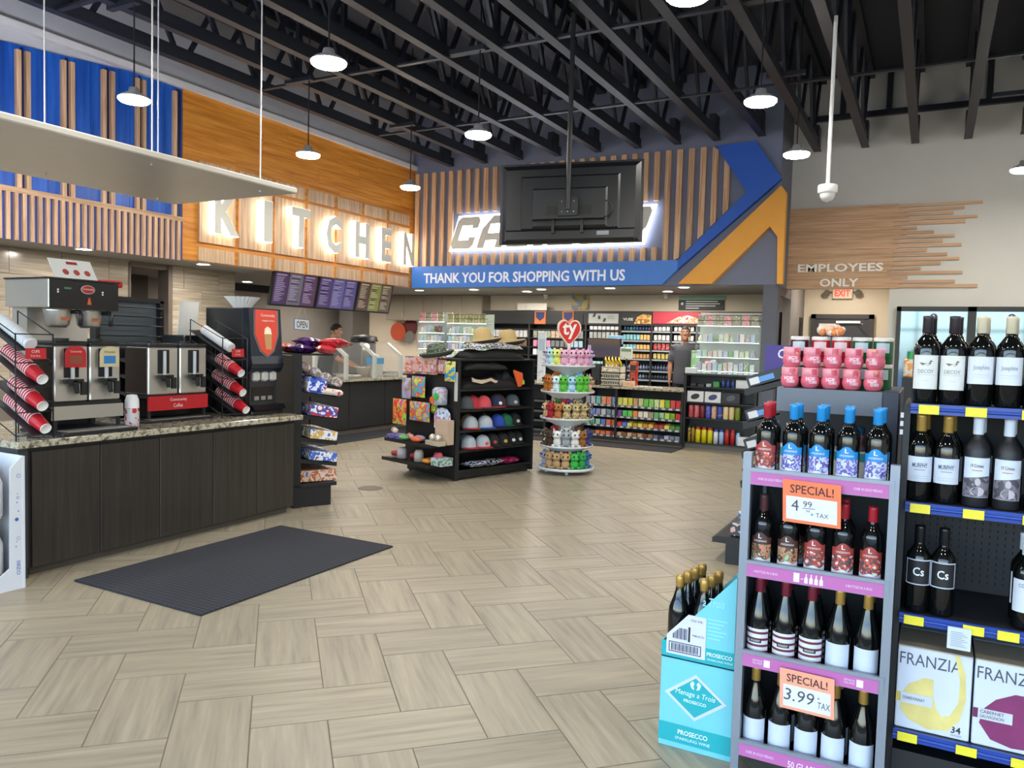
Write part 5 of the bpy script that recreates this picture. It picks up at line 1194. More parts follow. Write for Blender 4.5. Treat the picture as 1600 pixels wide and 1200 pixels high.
def hang(b0, z1, b1, z0, cols, lab, shape='card', scale=11, n=1, a=-0.05, rz=0.0, grp='toys hanging on the peg panel'):
    w = abs(b0 - b1); h = z1 - z0; bc = (b0 + b1) / 2
    for k in range(n):
        t = thing('toy_pack', lab if n == 1 else '%s, %s of %d on its hook' % (lab, ('front', 'second', 'rear')[k], n), 'toy', gl(GO, a + 0.022 * k, bc, z0), GRZ + rz, grp)
        if shape == 'card':
            MB().rbox(-0.006, 0.004, -w / 2, w / 2, 0, h, 0.002).build('card', art(cols, scale), t)
            MB().rbox(-0.03, -0.006, -w * 0.36, w * 0.36, h * 0.1, h * 0.6, 0.01).build('blister', art(cols[::-1], scale * 1.6, 0.12), t)
        elif shape == 'bag':
            o = place('pouch', bag_mesh(w, h, 0.05, art(cols, scale, 0.2)), t, (-0.02, 0, h / 2), PI / 2)
        elif shape == 'round':
            pl = [(-w / 2, 0), (w / 2, 0), (w / 2, h * 0.6)] + [(w / 2 * math.cos(q_ * PI / 8), h * 0.6 + h * 0.4 * math.sin(q_ * PI / 8)) for q_ in range(1, 8)] + [(-w / 2, h * 0.6)]
            MB().prism([(-a_, b_) for a_, b_ in pl], (0, 0, 0), (0, 1, 0), (0, 0, 1), -0.02).build('card', art(cols, scale), t)
            MB().rbox(-0.045, -0.02, -w * 0.3, w * 0.3, h * 0.12, h * 0.55, 0.012).build('blister', art(cols[::-1], scale * 1.6, 0.12), t)
        MB().tube([(-a - 0.001, 0, h - 0.015), (-0.02, 0, h - 0.015), (-0.03, 0, h)], 0.003, 5).build('peg_hook', STEEL, t) if k == 0 else None
OR_ = ['#d97a5a', '#dfae94', '#c7b9c9', '#e06a4f', '#b58a80']
hang(0.92, 1.40, 0.76, 1.20, OR_, 'orange toy card leftmost in the top peg row', n=2)
hang(0.755, 1.41, 0.55, 1.21, OR_, 'orange toy card second in the top peg row', n=2)
hang(0.545, 1.42, 0.33, 1.21, OR_, 'orange toy card third in the top peg row', n=2)
hang(0.32, 1.42, 0.20, 1.23, OR_, 'orange toy card fourth in the top peg row', n=2, a=-0.02)
hang(0.145, 1.38, -0.04, 1.15, ['#c7b936', '#3f93c9', '#d8cf6a', '#5a6e2e'], 'yellow and blue toy pouch at the corner post', 'bag')
hang(0.95, 1.15, 0.765, 0.90, ['#9fc4d8', '#b59ac2', '#8f8a6a', '#4aa0cc'], 'pale blue toy pouch in the second peg row', 'bag')
hang(0.75, 1.18, 0.50, 0.93, ['#6fc23a', '#5a9fd6', '#e0635a', '#b8d84a', '#d9d06a'], 'lime and blue toy pouch in the second peg row', 'bag')
hang(1.07, 0.89, 0.80, 0.58, ['#63bf2c', '#d23a3a', '#e3793a', '#8ccf4a', '#c84a90'], 'lime green toy pouch with red print at the far left', 'bag', a=-0.09)
hang(0.76, 0.88, 0.38, 0.65, ['#dcb64a', '#5aa0c8', '#e0603c', '#c3c05a', '#d990a0'], 'wide multicoloured toy pouch in the third peg row', 'bag', a=-0.07)
hang(0.39, 0.91, 0.29, 0.76, ['#c9c23a', '#8a9a3a', '#d8d68a'], 'small yellow toy card in the third peg row')
hang(0.32, 0.84, 0.05, 0.60, ['#a9c6e6', '#dfe4ee', '#6a8fd0', '#e58a9a', '#f0f0f4'], 'pale blue arched toy card beside the corner post', 'round')
t = thing('toy_tub', 'lilac toy jar with orange and green discs hanging beside the corner post', 'toy', gl(GO, -0.09, 0.2, 0.875), GRZ)
MB().lathe([(0, 0), (0.085, 0), (0.09, 0.02), (0.09, 0.17), (0.06, 0.2), (0, 0.2)], 16).build('jar', art(['#a58fae', '#c2aeb8', '#8fa3b8', '#b9b59a'], 16, 0.2), t)
for (y, z, hx, nm) in ((0.03, 0.055, '#e0652c', 'orange disc'), (-0.04, 0.1, '#35b552', 'green disc')):
    o = MB().cyl((-0.095, y, z), (-0.088, y, z), 0.042, n=14).build('disc', mat(hx, 0.4), t); o['label'] = nm
o = MB().box(-0.004, 0.004, -0.025, 0.025, 0, 0.33).build('strip_tag', mat('#b9b9b4', 0.5), None, gl(GO, -0.06, -0.045, 0.93), GRZ); tag(o, 'long white paper strip hanging by the corner post', 'paper strip')
def shelf_item(name, lab, cat, a, b_, z, mb, m, rz=0.0):
    o = mb.build(name, m, None, gl(GO, a, b_, z), GRZ + rz); return tag(o, lab, cat, 'toys on the lower toy shelves')
shelf_item('toy_box', 'flat purple and blue toy box on the left of the upper toy shelf', 'toy', -0.22, 0.80, 0.432, MB().rbox(-0.09, 0.09, -0.2, 0.12, 0, 0.045, 0.003), art(['#4a5aa8', '#7a68b8', '#39488f', '#9a8ac0'], 20))
shelf_item('toy_box', 'beige picture box standing by the corner post on the upper toy shelf', 'toy', -0.12, 0.06, 0.432, MB().rbox(-0.05, 0.05, -0.10, 0.12, 0, 0.28, 0.003), mat('#b9a28c', 0.5))
def doll(lab, a, b_, z, c1, c2):
    t = thing('plush_doll', lab, 'toy', gl(GO, a, b_, z), GRZ + 1.2, 'toys on the lower toy shelves')
    MB().ball((0, 0, 0.035), (0.055, 0.035, 0.035)).build('body', mat(c1, 0.9), t)
    MB().ball((0.075, 0, 0.04), (0.035, 0.035, 0.035)).build('head', mat(c2, 0.9), t)
doll('white lying doll on the upper toy shelf', -0.22, 0.86, 0.478, '#cfc6b4', '#b79a86'); doll('pink lying doll on the upper toy shelf', -0.2, 0.58, 0.432, '#c79b86', '#b07a68')
def blob(lab, a, b_, z, c, r): return shelf_item('squeeze_toy', lab, 'toy', a, b_, z, MB().ball((0, 0, r * 0.6), (r, r * 1.5, r * 0.6)), mat(c, 0.35))
blob('green squeeze toy on the upper toy shelf', -0.28, 0.62, 0.432, '#5fae52', 0.05); blob('orange squeeze toy on the upper toy shelf', -0.28, 0.38, 0.432, '#d8623a', 0.055); blob('lilac squeeze toy on the upper toy shelf', -0.2, 0.42, 0.432, '#9a8fb2', 0.06)
tn = thing('toy_box', 'open beige tray of two silver ball toys on the upper toy shelf', 'toy', gl(GO, -0.26, 0.06, 0.432), GRZ)
MB().box(-0.05, 0.05, -0.12, 0.12, 0, 0.05).build('tray', mat('#b5a790', 0.6), tn)
for y in (-0.05, 0.05): MB().ball((0, y, 0.085), 0.04).build('silver_ball', STEEL, tn)
for (lab, a, b_, c1, c2, rz_) in (('white and red toy horn at the left of the lowest toy shelf', -0.24, 0.70, '#cfc2c8', '#a8323c', 1.6), ('red toy horn in the middle of the lowest toy shelf', -0.22, 0.40, '#c9c0b8', '#c22c38', 1.4), ('pink and white toy tube leaning on the lowest toy shelf', -0.18, 0.10, '#c8455a', '#b9a0b0', 0.6)):
    t = thing('toy_horn', lab, 'toy', gl(GO, a, b_, 0.205), GRZ + rz_, 'toys on the lower toy shelves')
    MB().lathe([(0, 0), (0.06, 0), (0.055, 0.10), (0.04, 0.13), (0, 0.135)], 14).build('bell', mat(c1, 0.4), t)
    MB().cyl((0, 0, 0.06), (0.17, 0, 0.04), 0.045, 0.03, 12).build('grip', mat(c2, 0.35), t)
blob('orange squeeze toy on the lowest toy shelf', -0.25, 0.22, 0.202, '#d88a2c', 0.05); blob('second yellow squeeze toy on the lowest toy shelf', -0.15, 0.28, 0.202, '#d8a23c', 0.045)
shelf_item('toy_box', 'purple and green toy box by the corner post on the lowest toy shelf', 'toy', -0.2, -0.06, 0.202, MB().rbox(-0.09, 0.09, -0.02, 0.16, 0, 0.09, 0.003), art(['#6a4f90', '#5f9a6a', '#c9c3d8', '#8a6fb0'], 24))
# caps
def cap(lab, a, b_, z, c, brim, rz=0.0, s=1.0, logo=None):
    t = thing('baseball_cap', lab, 'cap', gl(GO, a, b_, z), GRZ - PI / 2 + rz, 'baseball caps on the gondola')
    r = 0.095 * s
    pf = [(r, 0.0), (r * 1.0, 0.035 * s), (r * 0.93, 0.075 * s), (r * 0.72, 0.115 * s), (r * 0.38, 0.138 * s), (0, 0.145 * s)]
    MB().lathe(pf, 16).build('crown', mat(c, 0.85), t)
    n = 10; vs = []
    for i in range(n + 1):
        q_ = (i / n - 0.5) * 2.4
        vs += [(r * math.cos(q_), r * math.sin(q_), 0.012), ((r + 0.075 * s * math.cos(q_) ** 0.7 if abs(q_) < PI / 2 else r) * math.cos(q_), (r + 0.02) * math.sin(q_), -0.008 * abs(math.sin(q_)) + 0.006)]
    m = MB().add(vs, [(2 * i, 2 * i + 1, 2 * i + 3, 2 * i + 2) for i in range(n)])
    k = len(vs); m.add([(x, y, z_ - 0.005) for x, y, z_ in vs], [(2 * i, 2 * i + 2, 2 * i + 3, 2 * i + 1) for i in range(n)])
    m.build('brim', mat(brim, 0.8), t)
    MB().ball((0, 0, 0.146 * s), 0.008, 6, 4).build('button', mat(brim, 0.8), t)
    if logo: MB().prism([(0.025 * math.cos(i * PI / 5), 0.02 * math.sin(i * PI / 5)) for i in range(10)], (r * 0.985, 0, 0.05 * s), (0, 1, 0), (-0.25, 0, 1), 0.003).build('front_badge', mat(logo, 0.6), t)
GW = '#aab0b6'
caps = [('white cap with red brim, left on the lower cap shelf', 0.28, 0.10, 0.35, GW, '#b52e34', None), ('white cap with red brim, second on the lower cap shelf', 0.47, 0.06, 0.35, GW, '#b52e34', '#b8473c'), ('grey blue cap behind the white caps on the lower cap shelf', 0.36, 0.27, 0.35, '#7f8fa6', '#5a6a86', None),
        ('black cap with red badge on the lower cap shelf', 0.66, 0.10, 0.35, '#1d1d20', '#1d1d20', '#b13a32'), ('black cap with gold badge on the lower cap shelf', 0.83, 0.10, 0.35, '#18181a', '#18181a', '#b9963f'), ('black cap with white tag on the lower cap shelf', 0.99, 0.12, 0.35, '#161618', '#161618', '#d5d5d5'), ('black cap with white tag at the right end of the lower cap shelf', 1.12, 0.14, 0.35, '#161618', '#161618', '#d5d5d5'),
        ('white cap with red brim, left on the middle cap shelf', 0.30, 0.10, 0.58, GW, '#b52e34', None), ('white cap with blue brim, second on the middle cap shelf', 0.50, 0.06, 0.58, GW, '#2f55b0', None), ('tan cap behind the white caps on the middle cap shelf', 0.42, 0.28, 0.58, '#b59b6a', '#7a684a', None), ('dark grey cap with orange side on the middle cap shelf', 0.62, 0.20, 0.58, '#3a3330', '#b9823c', None),
        ('royal blue cap on the middle cap shelf', 0.76, 0.12, 0.58, '#2b46a6', '#26409a', None), ('green cap on the middle cap shelf', 0.91, 0.13, 0.58, '#1f6a4a', '#1c5f42', None), ('black cap with white logo on the middle cap shelf', 1.07, 0.14, 0.58, '#1a1b1d', '#1a1b1d', '#d0d0d0'),
        ('grey cap left on the upper cap shelf', 0.24, 0.12, 0.82, '#54565b', '#54565b', None), ('red cap on the upper cap shelf', 0.35, 0.13, 0.82, '#b32f3c', '#b32f3c', None), ('salmon red cap in front on the upper cap shelf', 0.47, 0.06, 0.82, '#c4474f', '#3a3a40', None), ('navy cap with white tag on the upper cap shelf', 0.70, 0.09, 0.82, '#242c48', '#a5303a', '#dcdcdc'), ('brown cap on the upper cap shelf', 0.84, 0.19, 0.82, '#5a4038', '#5a4038', None), ('charcoal helmet-like cap at the right of the upper cap shelf', 1.01, 0.12, 0.82, '#4d545c', '#2a2c30', '#b9b9b9')]
for lab, a, b_, z, c, br, lg in caps: cap(lab, a, b_, z + 0.009, c, br, random.uniform(-0.3, 0.1), 1.0, lg)
# goods on the two top shelves and the base deck
def cloth(lab, a, b_, z, w, d, h, m, seed=0, cat='clothing', name='folded_garment', rz=0.0):
    rnd = random.Random(seed); n = 12; mm = 8; vs = []; fs = []
    for j in range(mm + 1):
        for i in range(n + 1):
            u = i / n - 0.5; v = j / mm - 0.5
            e = max(0, (1 - (2 * u) ** 4) * (1 - (2 * v) ** 4)) ** 0.5
            vs.append((u * w, v * d, h * e * (0.8 + 0.2 * math.sin(9 * u + seed) * math.cos(7 * v + seed)) + rnd.uniform(-1, 1) * h * 0.07 * e))
    for j in range(mm):
        for i in range(n): fs.append((j * (n + 1) + i, j * (n + 1) + i + 1, (j + 1) * (n + 1) + i + 1, (j + 1) * (n + 1) + i))
    k = len(vs); rim = [i for i in range(n + 1)] + [(j + 1) * (n + 1) - 1 for j in range(1, mm + 1)] + [mm * (n + 1) + i for i in range(n - 1, -1, -1)] + [j * (n + 1) for j in range(mm - 1, 0, -1)]
    fs.append(tuple(rim[::-1]))
    o = MB().add(vs, fs, 0, True).build(name, m, None, gl(GO, a, b_, z), GRZ + rz); return tag(o, lab, cat, 'garments on the gondola')
BLK = mat('#141416', 0.8)
cloth('black folded garments under the patterned one on the gondola top', 0.66, 0.18, 1.411, 0.95, 0.36, 0.12, BLK, 1)
cloth('black and white patterned garment draped on the gondola top', 0.68, 0.15, 1.532, 0.85, 0.30, 0.085, art(['#18181a', '#c9c9cb', '#3a3a3c', '#e0e0e0', '#2a2a2c'], 24, 0.7), 2)
cloth('black garment hanging over the edge of the top shelf', 0.45, 0.05, 1.285, 0.7, 0.16, 0.085, BLK, 3)
cloth('heap of black garments on the first shelf', 0.55, 0.15, 1.062, 0.95, 0.34, 0.13, BLK, 4)
cloth('small grey and dark item stack right on the first shelf', 0.98, 0.25, 1.062, 0.3, 0.2, 0.2, mat('#202226', 0.7), 5)
tl = [(-0.20, 0.03), (-0.19, -0.02), (-0.05, -0.045), (0.02, -0.03), (0.09, -0.012), (0.17, -0.04), (0.2, -0.03), (0.2, -0.01), (0.17, -0.01), (0.1, 0.02), (0.02, 0.005), (-0.06, 0.0), (-0.16, 0.01)]
o = MB().prism(tl, (0, 0, 0), (1, 0, 0), (0, 0, 1), 0.02).build('knife_sheath', mat('#c9b49c', 0.6), None, gl(GO, 0.40, -0.015, 1.165), GRZ); tag(o, 'cream animal shaped tool lying on the black heap on the first shelf', 'tool')
gv = thing('work_glove', 'bright orange and lime work glove hanging over the first shelf edge', 'glove', gl(GO, 0.97, -0.012, 1.08), GRZ)
MB().prism([(-0.09, 0.2), (0.06, 0.16), (0.07, 0.06), (0.05, 0.0), (0.0, -0.01), (-0.03, 0.05), (-0.07, 0.14)], (0, 0, 0), (1, 0, 0), (0, 0, 1), 0.02).build('palm', mat('#e0602c', 0.6), gv)
MB().prism([(-0.085, 0.18), (0.062, 0.14), (0.064, 0.12), (-0.08, 0.16)], (0, -0.001, 0), (1, 0, 0), (0, 0, 1), 0.004).build('reflective_band', mat('#e8c6a8', 0.5), gv)
MB().prism([(0.055, 0.1), (0.10, 0.06), (0.10, 0.02), (0.06, 0.02)], (0, 0, 0), (1, 0, 0), (0, 0, 1), 0.018).build('lime_edge', mat('#a8d23a', 0.6), gv)
for k, (a, c, nm) in enumerate(((0.35, ['#17181c', '#2f3f66', '#c9ccd6', '#101114'], 'black T-shirt pack with white print'), (0.58, ['#17181c', '#c9ccd6', '#0f1012', '#30405f'], 'black T-shirt pack with speckled print'), (0.86, ['#7a1540', '#a02458', '#5a1030', '#c06a8a'], 'shiny magenta bag'))):
    o = place('shirt_pack', bag_mesh(0.26, 0.34, 0.07, art(c, 26, 0.2)), None); lay(o, gl(GO, a, 0.06, 0.165), (PI / 2 - 0.1, 0, GRZ + 0.4 * k)); tag(o, nm + ' lying on the gondola base deck', 'clothing', 'packs on the base deck')
STRAW = mat('#b39a68', 0.75, noise=0.14, scale=60); 
def sunhat(lab, a, b_, z, m, r, crown, band):
    t = thing('sun_hat', lab, 'hat', gl(GO, a, b_, z), GRZ, 'hats on the gondola top')
    t.rotation_euler = (0.02, -0.16, GRZ - 0.6)
    MB().lathe([(r, 0.05), (r * 0.97, 0.055), (r * 0.8, 0.015), (0.125, 0.0), (0.115, crown * 0.5), (0.098, crown * 0.9), (0.05, crown), (0.0, crown * 0.97)], 24).build('hat_body', m, t)
    MB().lathe([(r * 1.0, 0.05), (r * 1.01, 0.04), (r * 0.8, 0.003), (0.1, -0.006)], 24).build('brim_lining', mat(band, 0.8), t)
sunhat('straw sun hat left of two on the gondola top', 0.60, 0.23, 1.585, STRAW, 0.228, 0.20, '#2a211c')
sunhat('straw sun hat right of two on the gondola top', 1.07, 0.27, 1.575, STRAW, 0.228, 0.20, '#2a211c')
sunhat('camouflage bucket hat on the left corner of the gondola top', 0.06, 0.45, 1.425, art(['#4f5a48', '#6a7460', '#3a4238', '#7d8570'], 22, 0.8), 0.21, 0.16, '#3a4238')
# ---------------------------------------------------------------- plush toy spinner
SX, SY = -4.0, 8.93
sp = thing('toy_spinner', 'white round five tier spinner loaded with plush toys and topped by a red heart', 'display stand', (SX, SY, 0))
SW = mat('#cfd4d8', 0.35)
TZ = [0.075, 0.345, 0.69, 1.02, 1.345]
MB().lathe([(0, 0.05), (0.36, 0.05), (0.365, 0.06), (0.365, 0.085), (0.355, 0.085), (0.355, 0.075), (0, 0.075)], 28).build('base_tray', SW, sp)
for k in range(4): MB().cyl((0.24 * math.cos(k * PI / 2 + 0.5), 0.24 * math.sin(k * PI / 2 + 0.5), 0.0), (0.24 * math.cos(k * PI / 2 + 0.5), 0.24 * math.sin(k * PI / 2 + 0.5), 0.05), 0.022).build('caster', SW, sp)
for z0, z1 in zip(TZ, TZ[1:]):
    MB().lathe([(0.10, z0), (0.10, z1 - 0.12), (0.30, z1 - 0.012)], 24).build('column', SW, sp)
    MB().lathe([(0, z1 - 0.012), (0.335, z1 - 0.012), (0.34, z1 + 0.012), (0.333, z1 + 0.012), (0.33, z1), (0, z1)], 28).build('tray', SW, sp)
MB().cyl((0, 0, 1.345), (0, 0, 1.62), 0.02).build('sign_post', SW, sp)
hp = []
for i in range(40):
    t = 2 * PI * i / 40; hp.append((16 * math.sin(t) ** 3 / 17 * 0.165, (13 * math.cos(t) - 5 * math.cos(2 * t) - 2 * math.cos(3 * t) - math.cos(4 * t)) / 17 * 0.215))
vd = Vector((SX, SY, 0)).normalized(); ur = Vector((-vd.y * -1, -vd.x, 0)).normalized(); ur = Vector((vd.y, -vd.x, 0))
ur = (ur + vd * 0.35).normalized()
hs_ = MB().prism(hp[::-1], (0, 0, 1.765), ur, (0, 0, 1), -0.03).build('heart_sign', mat('#e8d2c4', 0.5), sp)
nn = ur.cross(Vector((0, 0, 1)))
MB().prism([(a * 0.88, b_ * 0.88) for a, b_ in hp][::-1], Vector((0, 0, 1.765)) + nn * 0.002, ur, (0, 0, 1), 0.004).build('heart_face', mat('#c22a20', 0.4, emit=0.1), hs_)
MB().text('ty', Vector((0, 0, 1.765)) + nn * 0.009 - ur * 0.095 - Vector((0, 0, 0.10)), (ur + Vector((0, 0, 0.1))), (0, 0, 1), 0.19, 0.21, bold=0.025).build('heart_word', WHITE, hs_)
def plush(lab, ang, rr, z, m, s=1.0, ear='round', face=None, m2=None, up=1.0):
    s = s * 1.18
    t = thing('plush_toy', lab, 'plush toy', (SX + rr * math.cos(ang), SY + rr * math.sin(ang), z), ang, 'plush toys on the spinner')
    m2 = m2 or m
    MB().ball((0, 0, 0.05 * s), (0.042 * s, 0.046 * s, 0.05 * s), 10, 7).ball((0.025 * s, 0.035 * s, 0.015 * s), (0.03 * s, 0.018 * s, 0.015 * s), 8, 5).ball((0.025 * s, -0.035 * s, 0.015 * s), (0.03 * s, 0.018 * s, 0.015 * s), 8, 5).build('body', m, t)
    hd_ = MB().ball((0.01 * s, 0, 0.125 * s * up), (0.046 * s, 0.052 * s, 0.046 * s), 12, 8).ball((0.05 * s, 0, 0.112 * s * up), (0.016 * s, 0.02 * s, 0.014 * s), 8, 5).build('head', m2, t)
    for sg_ in (-1, 1):
        b = MB()
        if ear == 'round': b.ball((0.0, sg_ * 0.042 * s, 0.165 * s * up), 0.018 * s, 8, 5)
        elif ear == 'long': b.ball((0.0, sg_ * 0.03 * s, 0.19 * s * up), (0.010 * s, 0.014 * s, 0.036 * s), 8, 5)
        else: b.cyl((0.0, sg_ * 0.036 * s, 0.15 * s * up), (0.0, sg_ * 0.048 * s, 0.195 * s * up), 0.02 * s, 0.002, 8)
        b.build('ear', m2, hd_)
        MB().ball((0.05 * s, sg_ * 0.024 * s, 0.135 * s * up), 0.010 * s, 8, 5).build('eye', mat('#15161a', 0.1, noise=0), hd_)
va = math.atan2(-SY, -SX)      # towards the shop front
F_ = lambda h: mat(h, 0.95, noise=0.12, scale=60)
LEO = art(['#5a4a34', '#c9b27c', '#d8c48c', '#3a3026', '#cdb680'], 70, 0.9); GIR = art(['#8a5a34', '#c9a074', '#d8b890', '#6a4428'], 40, 0.9); COW = art(['#d5d0c8', '#3a2f28', '#5a4838', '#e0dcd6'], 30, 0.9)
tiers = [
 (4, [('#b9aecb', 'long'), ('#a9d0d4', 'round'), ('#d3d870', 'round'), ('#d8a5bd', 'round'), ('#d9a9bf', 'round'), ('#d7a3bb', 'round'), ('#d69fb9', 'round'), ('#b9a3cc', 'long')], ['lilac', 'mint', 'lemon yellow', 'pink', 'second pink', 'third pink', 'fourth pink', 'mauve'], 'top'),
 (3, [('#b26a2a', 'round'), ('#b46d2e', 'round'), ('#cfe0ea', 'round'), ('#58b33c', 'round'), ('#9cc6dc', 'round'), ('#5cb83f', 'round'), ('#5ab53d', 'round'), ('#d3a59a', 'point')], ['orange brown', 'second orange brown', 'white penguin', 'bright green', 'pale blue', 'second bright green', 'third bright green', 'pink striped'], 'second'),
 (2, [(GIR, 'point'), ('#a8242f', 'round'), ('#b5703a', 'point'), (LEO, 'round'), (LEO, 'round'), (LEO, 'round'), (COW, 'round')], ['giraffe patterned', 'red', 'orange fox', 'leopard spotted', 'second leopard spotted', 'third leopard spotted', 'black and white'], 'third'),
 (1, [(COW, 'round'), ('#4a3428', 'round'), ('#dcdcd8', 'point'), ('#9aa0a8', 'round'), ('#d5d2cc', 'round'), ('#96602f', 'round'), ('#2f3f86', 'point')], ['brown and white', 'dark brown', 'white cat', 'grey koala', 'white', 'caramel', 'navy blue'], 'fourth'),
 (0, [('#8f93ae', 'round'), ('#b5946a', 'round'), ('#b8976c', 'round'), ('#ba996e', 'round'), ('#3fae4a', 'round'), ('#2f9a4a', 'round'), ('#3a6aa8', 'round')], ['grey lilac', 'tan', 'second tan', 'third tan', 'green', 'second green', 'blue'], 'bottom')]
for ti, items, names, tn_ in tiers:
    n = len(items)
    for i, ((c, ear), nm) in enumerate(zip(items, names)):
        ang = va - 1.25 + 2.5 * i / (n - 1)
        m = F_(c) if isinstance(c, str) else c
        plush('%s plush toy on the %s tier of the spinner' % (nm, tn_), ang, 0.265, TZ[ti] + 0.001, m, 1.0 if ti != 2 else 0.95, ear)
    back = {3: [('#b26a2a', 'orange brown'), ('#8fb6d8', 'sky blue')], 2: [(LEO, 'leopard spotted'), ('#2f7a4a', 'dark green'), ('#a5202c', 'crimson'), ('#5a3a78', 'purple'), (LEO, 'other leopard spotted'), ('#8a8f94', 'grey')], 1: [('#a52a34', 'red'), ('#d8d4ce', 'white'), ('#6a4a34', 'brown')], 0: [('#8a8fa8', 'grey'), ('#2f62b8', 'royal blue'), ('#a8283a', 'red'), ('#6a4a90', 'purple'), ('#2f8f6a', 'sea green')], 4: []}[ti]
    for i, (c, nm) in enumerate(back):
        ang = va - 1.0 + 2.0 * i / max(1, len(back) - 1)
        plush('%s plush toy in the back row on the %s tier' % (nm, tn_), ang, 0.165, TZ[ti] + 0.06, F_(c) if isinstance(c, str) else c, 0.9, 'round')
# ---------------------------------------------------------------- gondola end left of the wine rack
ng = thing('snack_gondola', 'black gondola with sloping shelves facing left, seen end-on behind the wine carton', 'shelving', (-1.0, 6.6, 0))
X0 = -0.86
wp(ng, 'base', MB().box(-1.29, -0.2, 5.86, 7.6, 0, 0.16), MATTE)
wp(ng, 'base_deck', MB().prism([(-1.39, 0.155), (-0.2, 0.16), (-0.2, 0.20), (-1.36, 0.205), (-1.39, 0.19)], (0, 7.6, 0), (1, 0, 0), (0, 0, 1), 1.75), MATTE)
wp(ng, 'centre_panel', MB().box(-0.82, -0.78, 5.88, 7.6, 0.16, 1.5), MATTE)
PKS = [['#2a3f8f', '#c9c9d2', '#d86a3a', '#1f2a4a'], ['#8a3040', '#c9b8b8', '#3a3a44', '#d0a8a0'], ['#2f6fa8', '#dcdfe4', '#4a8f4a', '#25406a'], ['#b9a878', '#d8d0b8', '#8a7a4a', '#e0dcc8']]
for k, z in enumerate((1.36, 1.11, 0.89, 0.67)):
    wp(ng, 'shelf', MB().prism([(-1.20, z - 0.09), (-0.82, z + 0.04), (-0.82, z + 0.08), (-1.19, z - 0.045), (-1.21, z - 0.04)], (0, 7.6, 0), (1, 0, 0), (0, 0, 1), 1.72), MATTE)
    for j in range(3):
        y = 5.93 + 0.26 * j
        t = thing('snack_carton', 'sloping snack carton, %s from the near end, on the %s shelf of the left-facing gondola' % (ORD[j], ORD[k]), 'snack', (-1.185, y, z - 0.035), 0, 'cartons on the left-facing gondola')
        o = MB().rbox(0.0, 0.30, 0, 0.22, 0, 0.085, 0.004).build('carton', art(PKS[k], 14) if j else mat('#2c2f36', 0.5), t); o.rotation_euler = (0, -0.33, 0)
        o2 = MB().box(0.02, 0.2, -0.003, 0.0, 0.02, 0.06).build('price_sticker', mat('#5d92d0', 0.5), t); o2.rotation_euler = (0, -0.33, 0)
        o3 = MB().box(0.02, 0.09, -0.005, -0.003, 0.015, 0.065).build('white_sticker', mat('#d5d5d5', 0.5), t); o3.rotation_euler = (0, -0.33, 0)
for j in range(3):
    o = MB().rbox(0, 0.36, 0, 0.24, 0, 0.10 + 0.04 * (j % 2), 0.006).build('snack_carton', art(PKS[(j + 1) % 4], 14), None, (-1.27, 5.9 + 0.27 * j, 0.207)); tag(o, 'snack carton on the base deck of the left-facing gondola, %s from the near end' % ORD[j], 'snack', 'cartons on the base deck')
    o = MB().rbox(0, 0.2, 0, 0.2, 0, 0.11, 0.006).build('snack_carton', art(PKS[(j + 2) % 4], 16), None, (-1.12, 5.92 + 0.27 * j, 0.349)); tag(o, 'small snack carton stacked on the base deck, %s from the near end' % ORD[j], 'snack', 'cartons on the base deck')
pc = thing('display_carton', 'purple display carton with white letters above the left-facing gondola', 'carton', (-0.98, 6.0, 1.45))
MB().box(-0.11, 0.3, 0, 0.02, 0, 0.20).build('header', mat('#3b2a7c', 0.5), pc)
MB().text('CRISPY', (-0.02, -0.002, 0.10), (1, 0, 0.08), (0, 0, 1), 0.25, 0.07, bold=0.02).text('SNACKS', (0.02, -0.002, 0.04), (1, 0, 0.08), (0, 0, 1), 0.2, 0.05, bold=0.02).build('lettering', mat('#d5cfe4', 0.5), pc)
MB().box(-0.11, 0.3, 0.02, 0.25, 0, 0.05).build('tray', mat('#d0b030', 0.5), pc)
# goods behind the wine bottles on the far gondola
fg = thing('drink_mix_shelf', 'dark shelf of orange cartons far behind the duck label bottles', 'shelving', (0.1, 7.2, 0))
wp(fg, 'body', MB().box(-0.2, 0.9, 7.0, 7.6, 0, 1.42), MATTE)
for j, x in enumerate((-0.14, 0.0, 0.14, 0.28)):
    t = thing('juice_bottle', 'orange bottle with green cap, %s from left, on the far dark shelf' % ORD[j], 'bottle', (x, 7.08, 1.421), 0, 'orange bottles on the far shelf')
    MB().rbox(-0.055, 0.055, -0.04, 0.04, 0, 0.15, 0.012).build('body', art(['#d8762a', '#c9c3b0', '#e08a3a', '#b8a86a'], 18), t)
    MB().cyl((0, 0, 0.15), (0, 0, 0.21), 0.035, n=12).build('cap', mat('#1f8f4f', 0.35), t)
# ---------------------------------------------------------------- hanging canopy, television, camera
cn_ = thing('hanging_canopy', 'large white panel hung on thin rods above the coffee bar', 'canopy', (-5.45, 3.2, 2.8))
wp(cn_, 'panel', MB().rbox(-6.22, -4.70, 0.6, 4.9, 2.80, 2.845, 0.008), mat('#d4d0c6', 0.3))
for x, y in ((-4.9, 4.68), (-6.08, 4.62), (-4.88, 3.66), (-5.97, 3.56), (-4.88, 2.3), (-5.97, 2.3)):
    wp(cn_, 'rod', MB().cyl((x, y, 2.845), (x, y, 4.8), 0.006, n=6), mat('#c9c9c6', 0.35))
    wp(cn_, 'bolt', MB().cyl((x, y, 2.80), (x, y, 2.785), 0.012, n=8), STEEL)
wp(cn_, 'light_strip', MB().box(-6.2, -6.15, 1.0, 4.4, 2.846, 2.88), mat('#dfe8ff', 0.5, emit=150, noise=0))
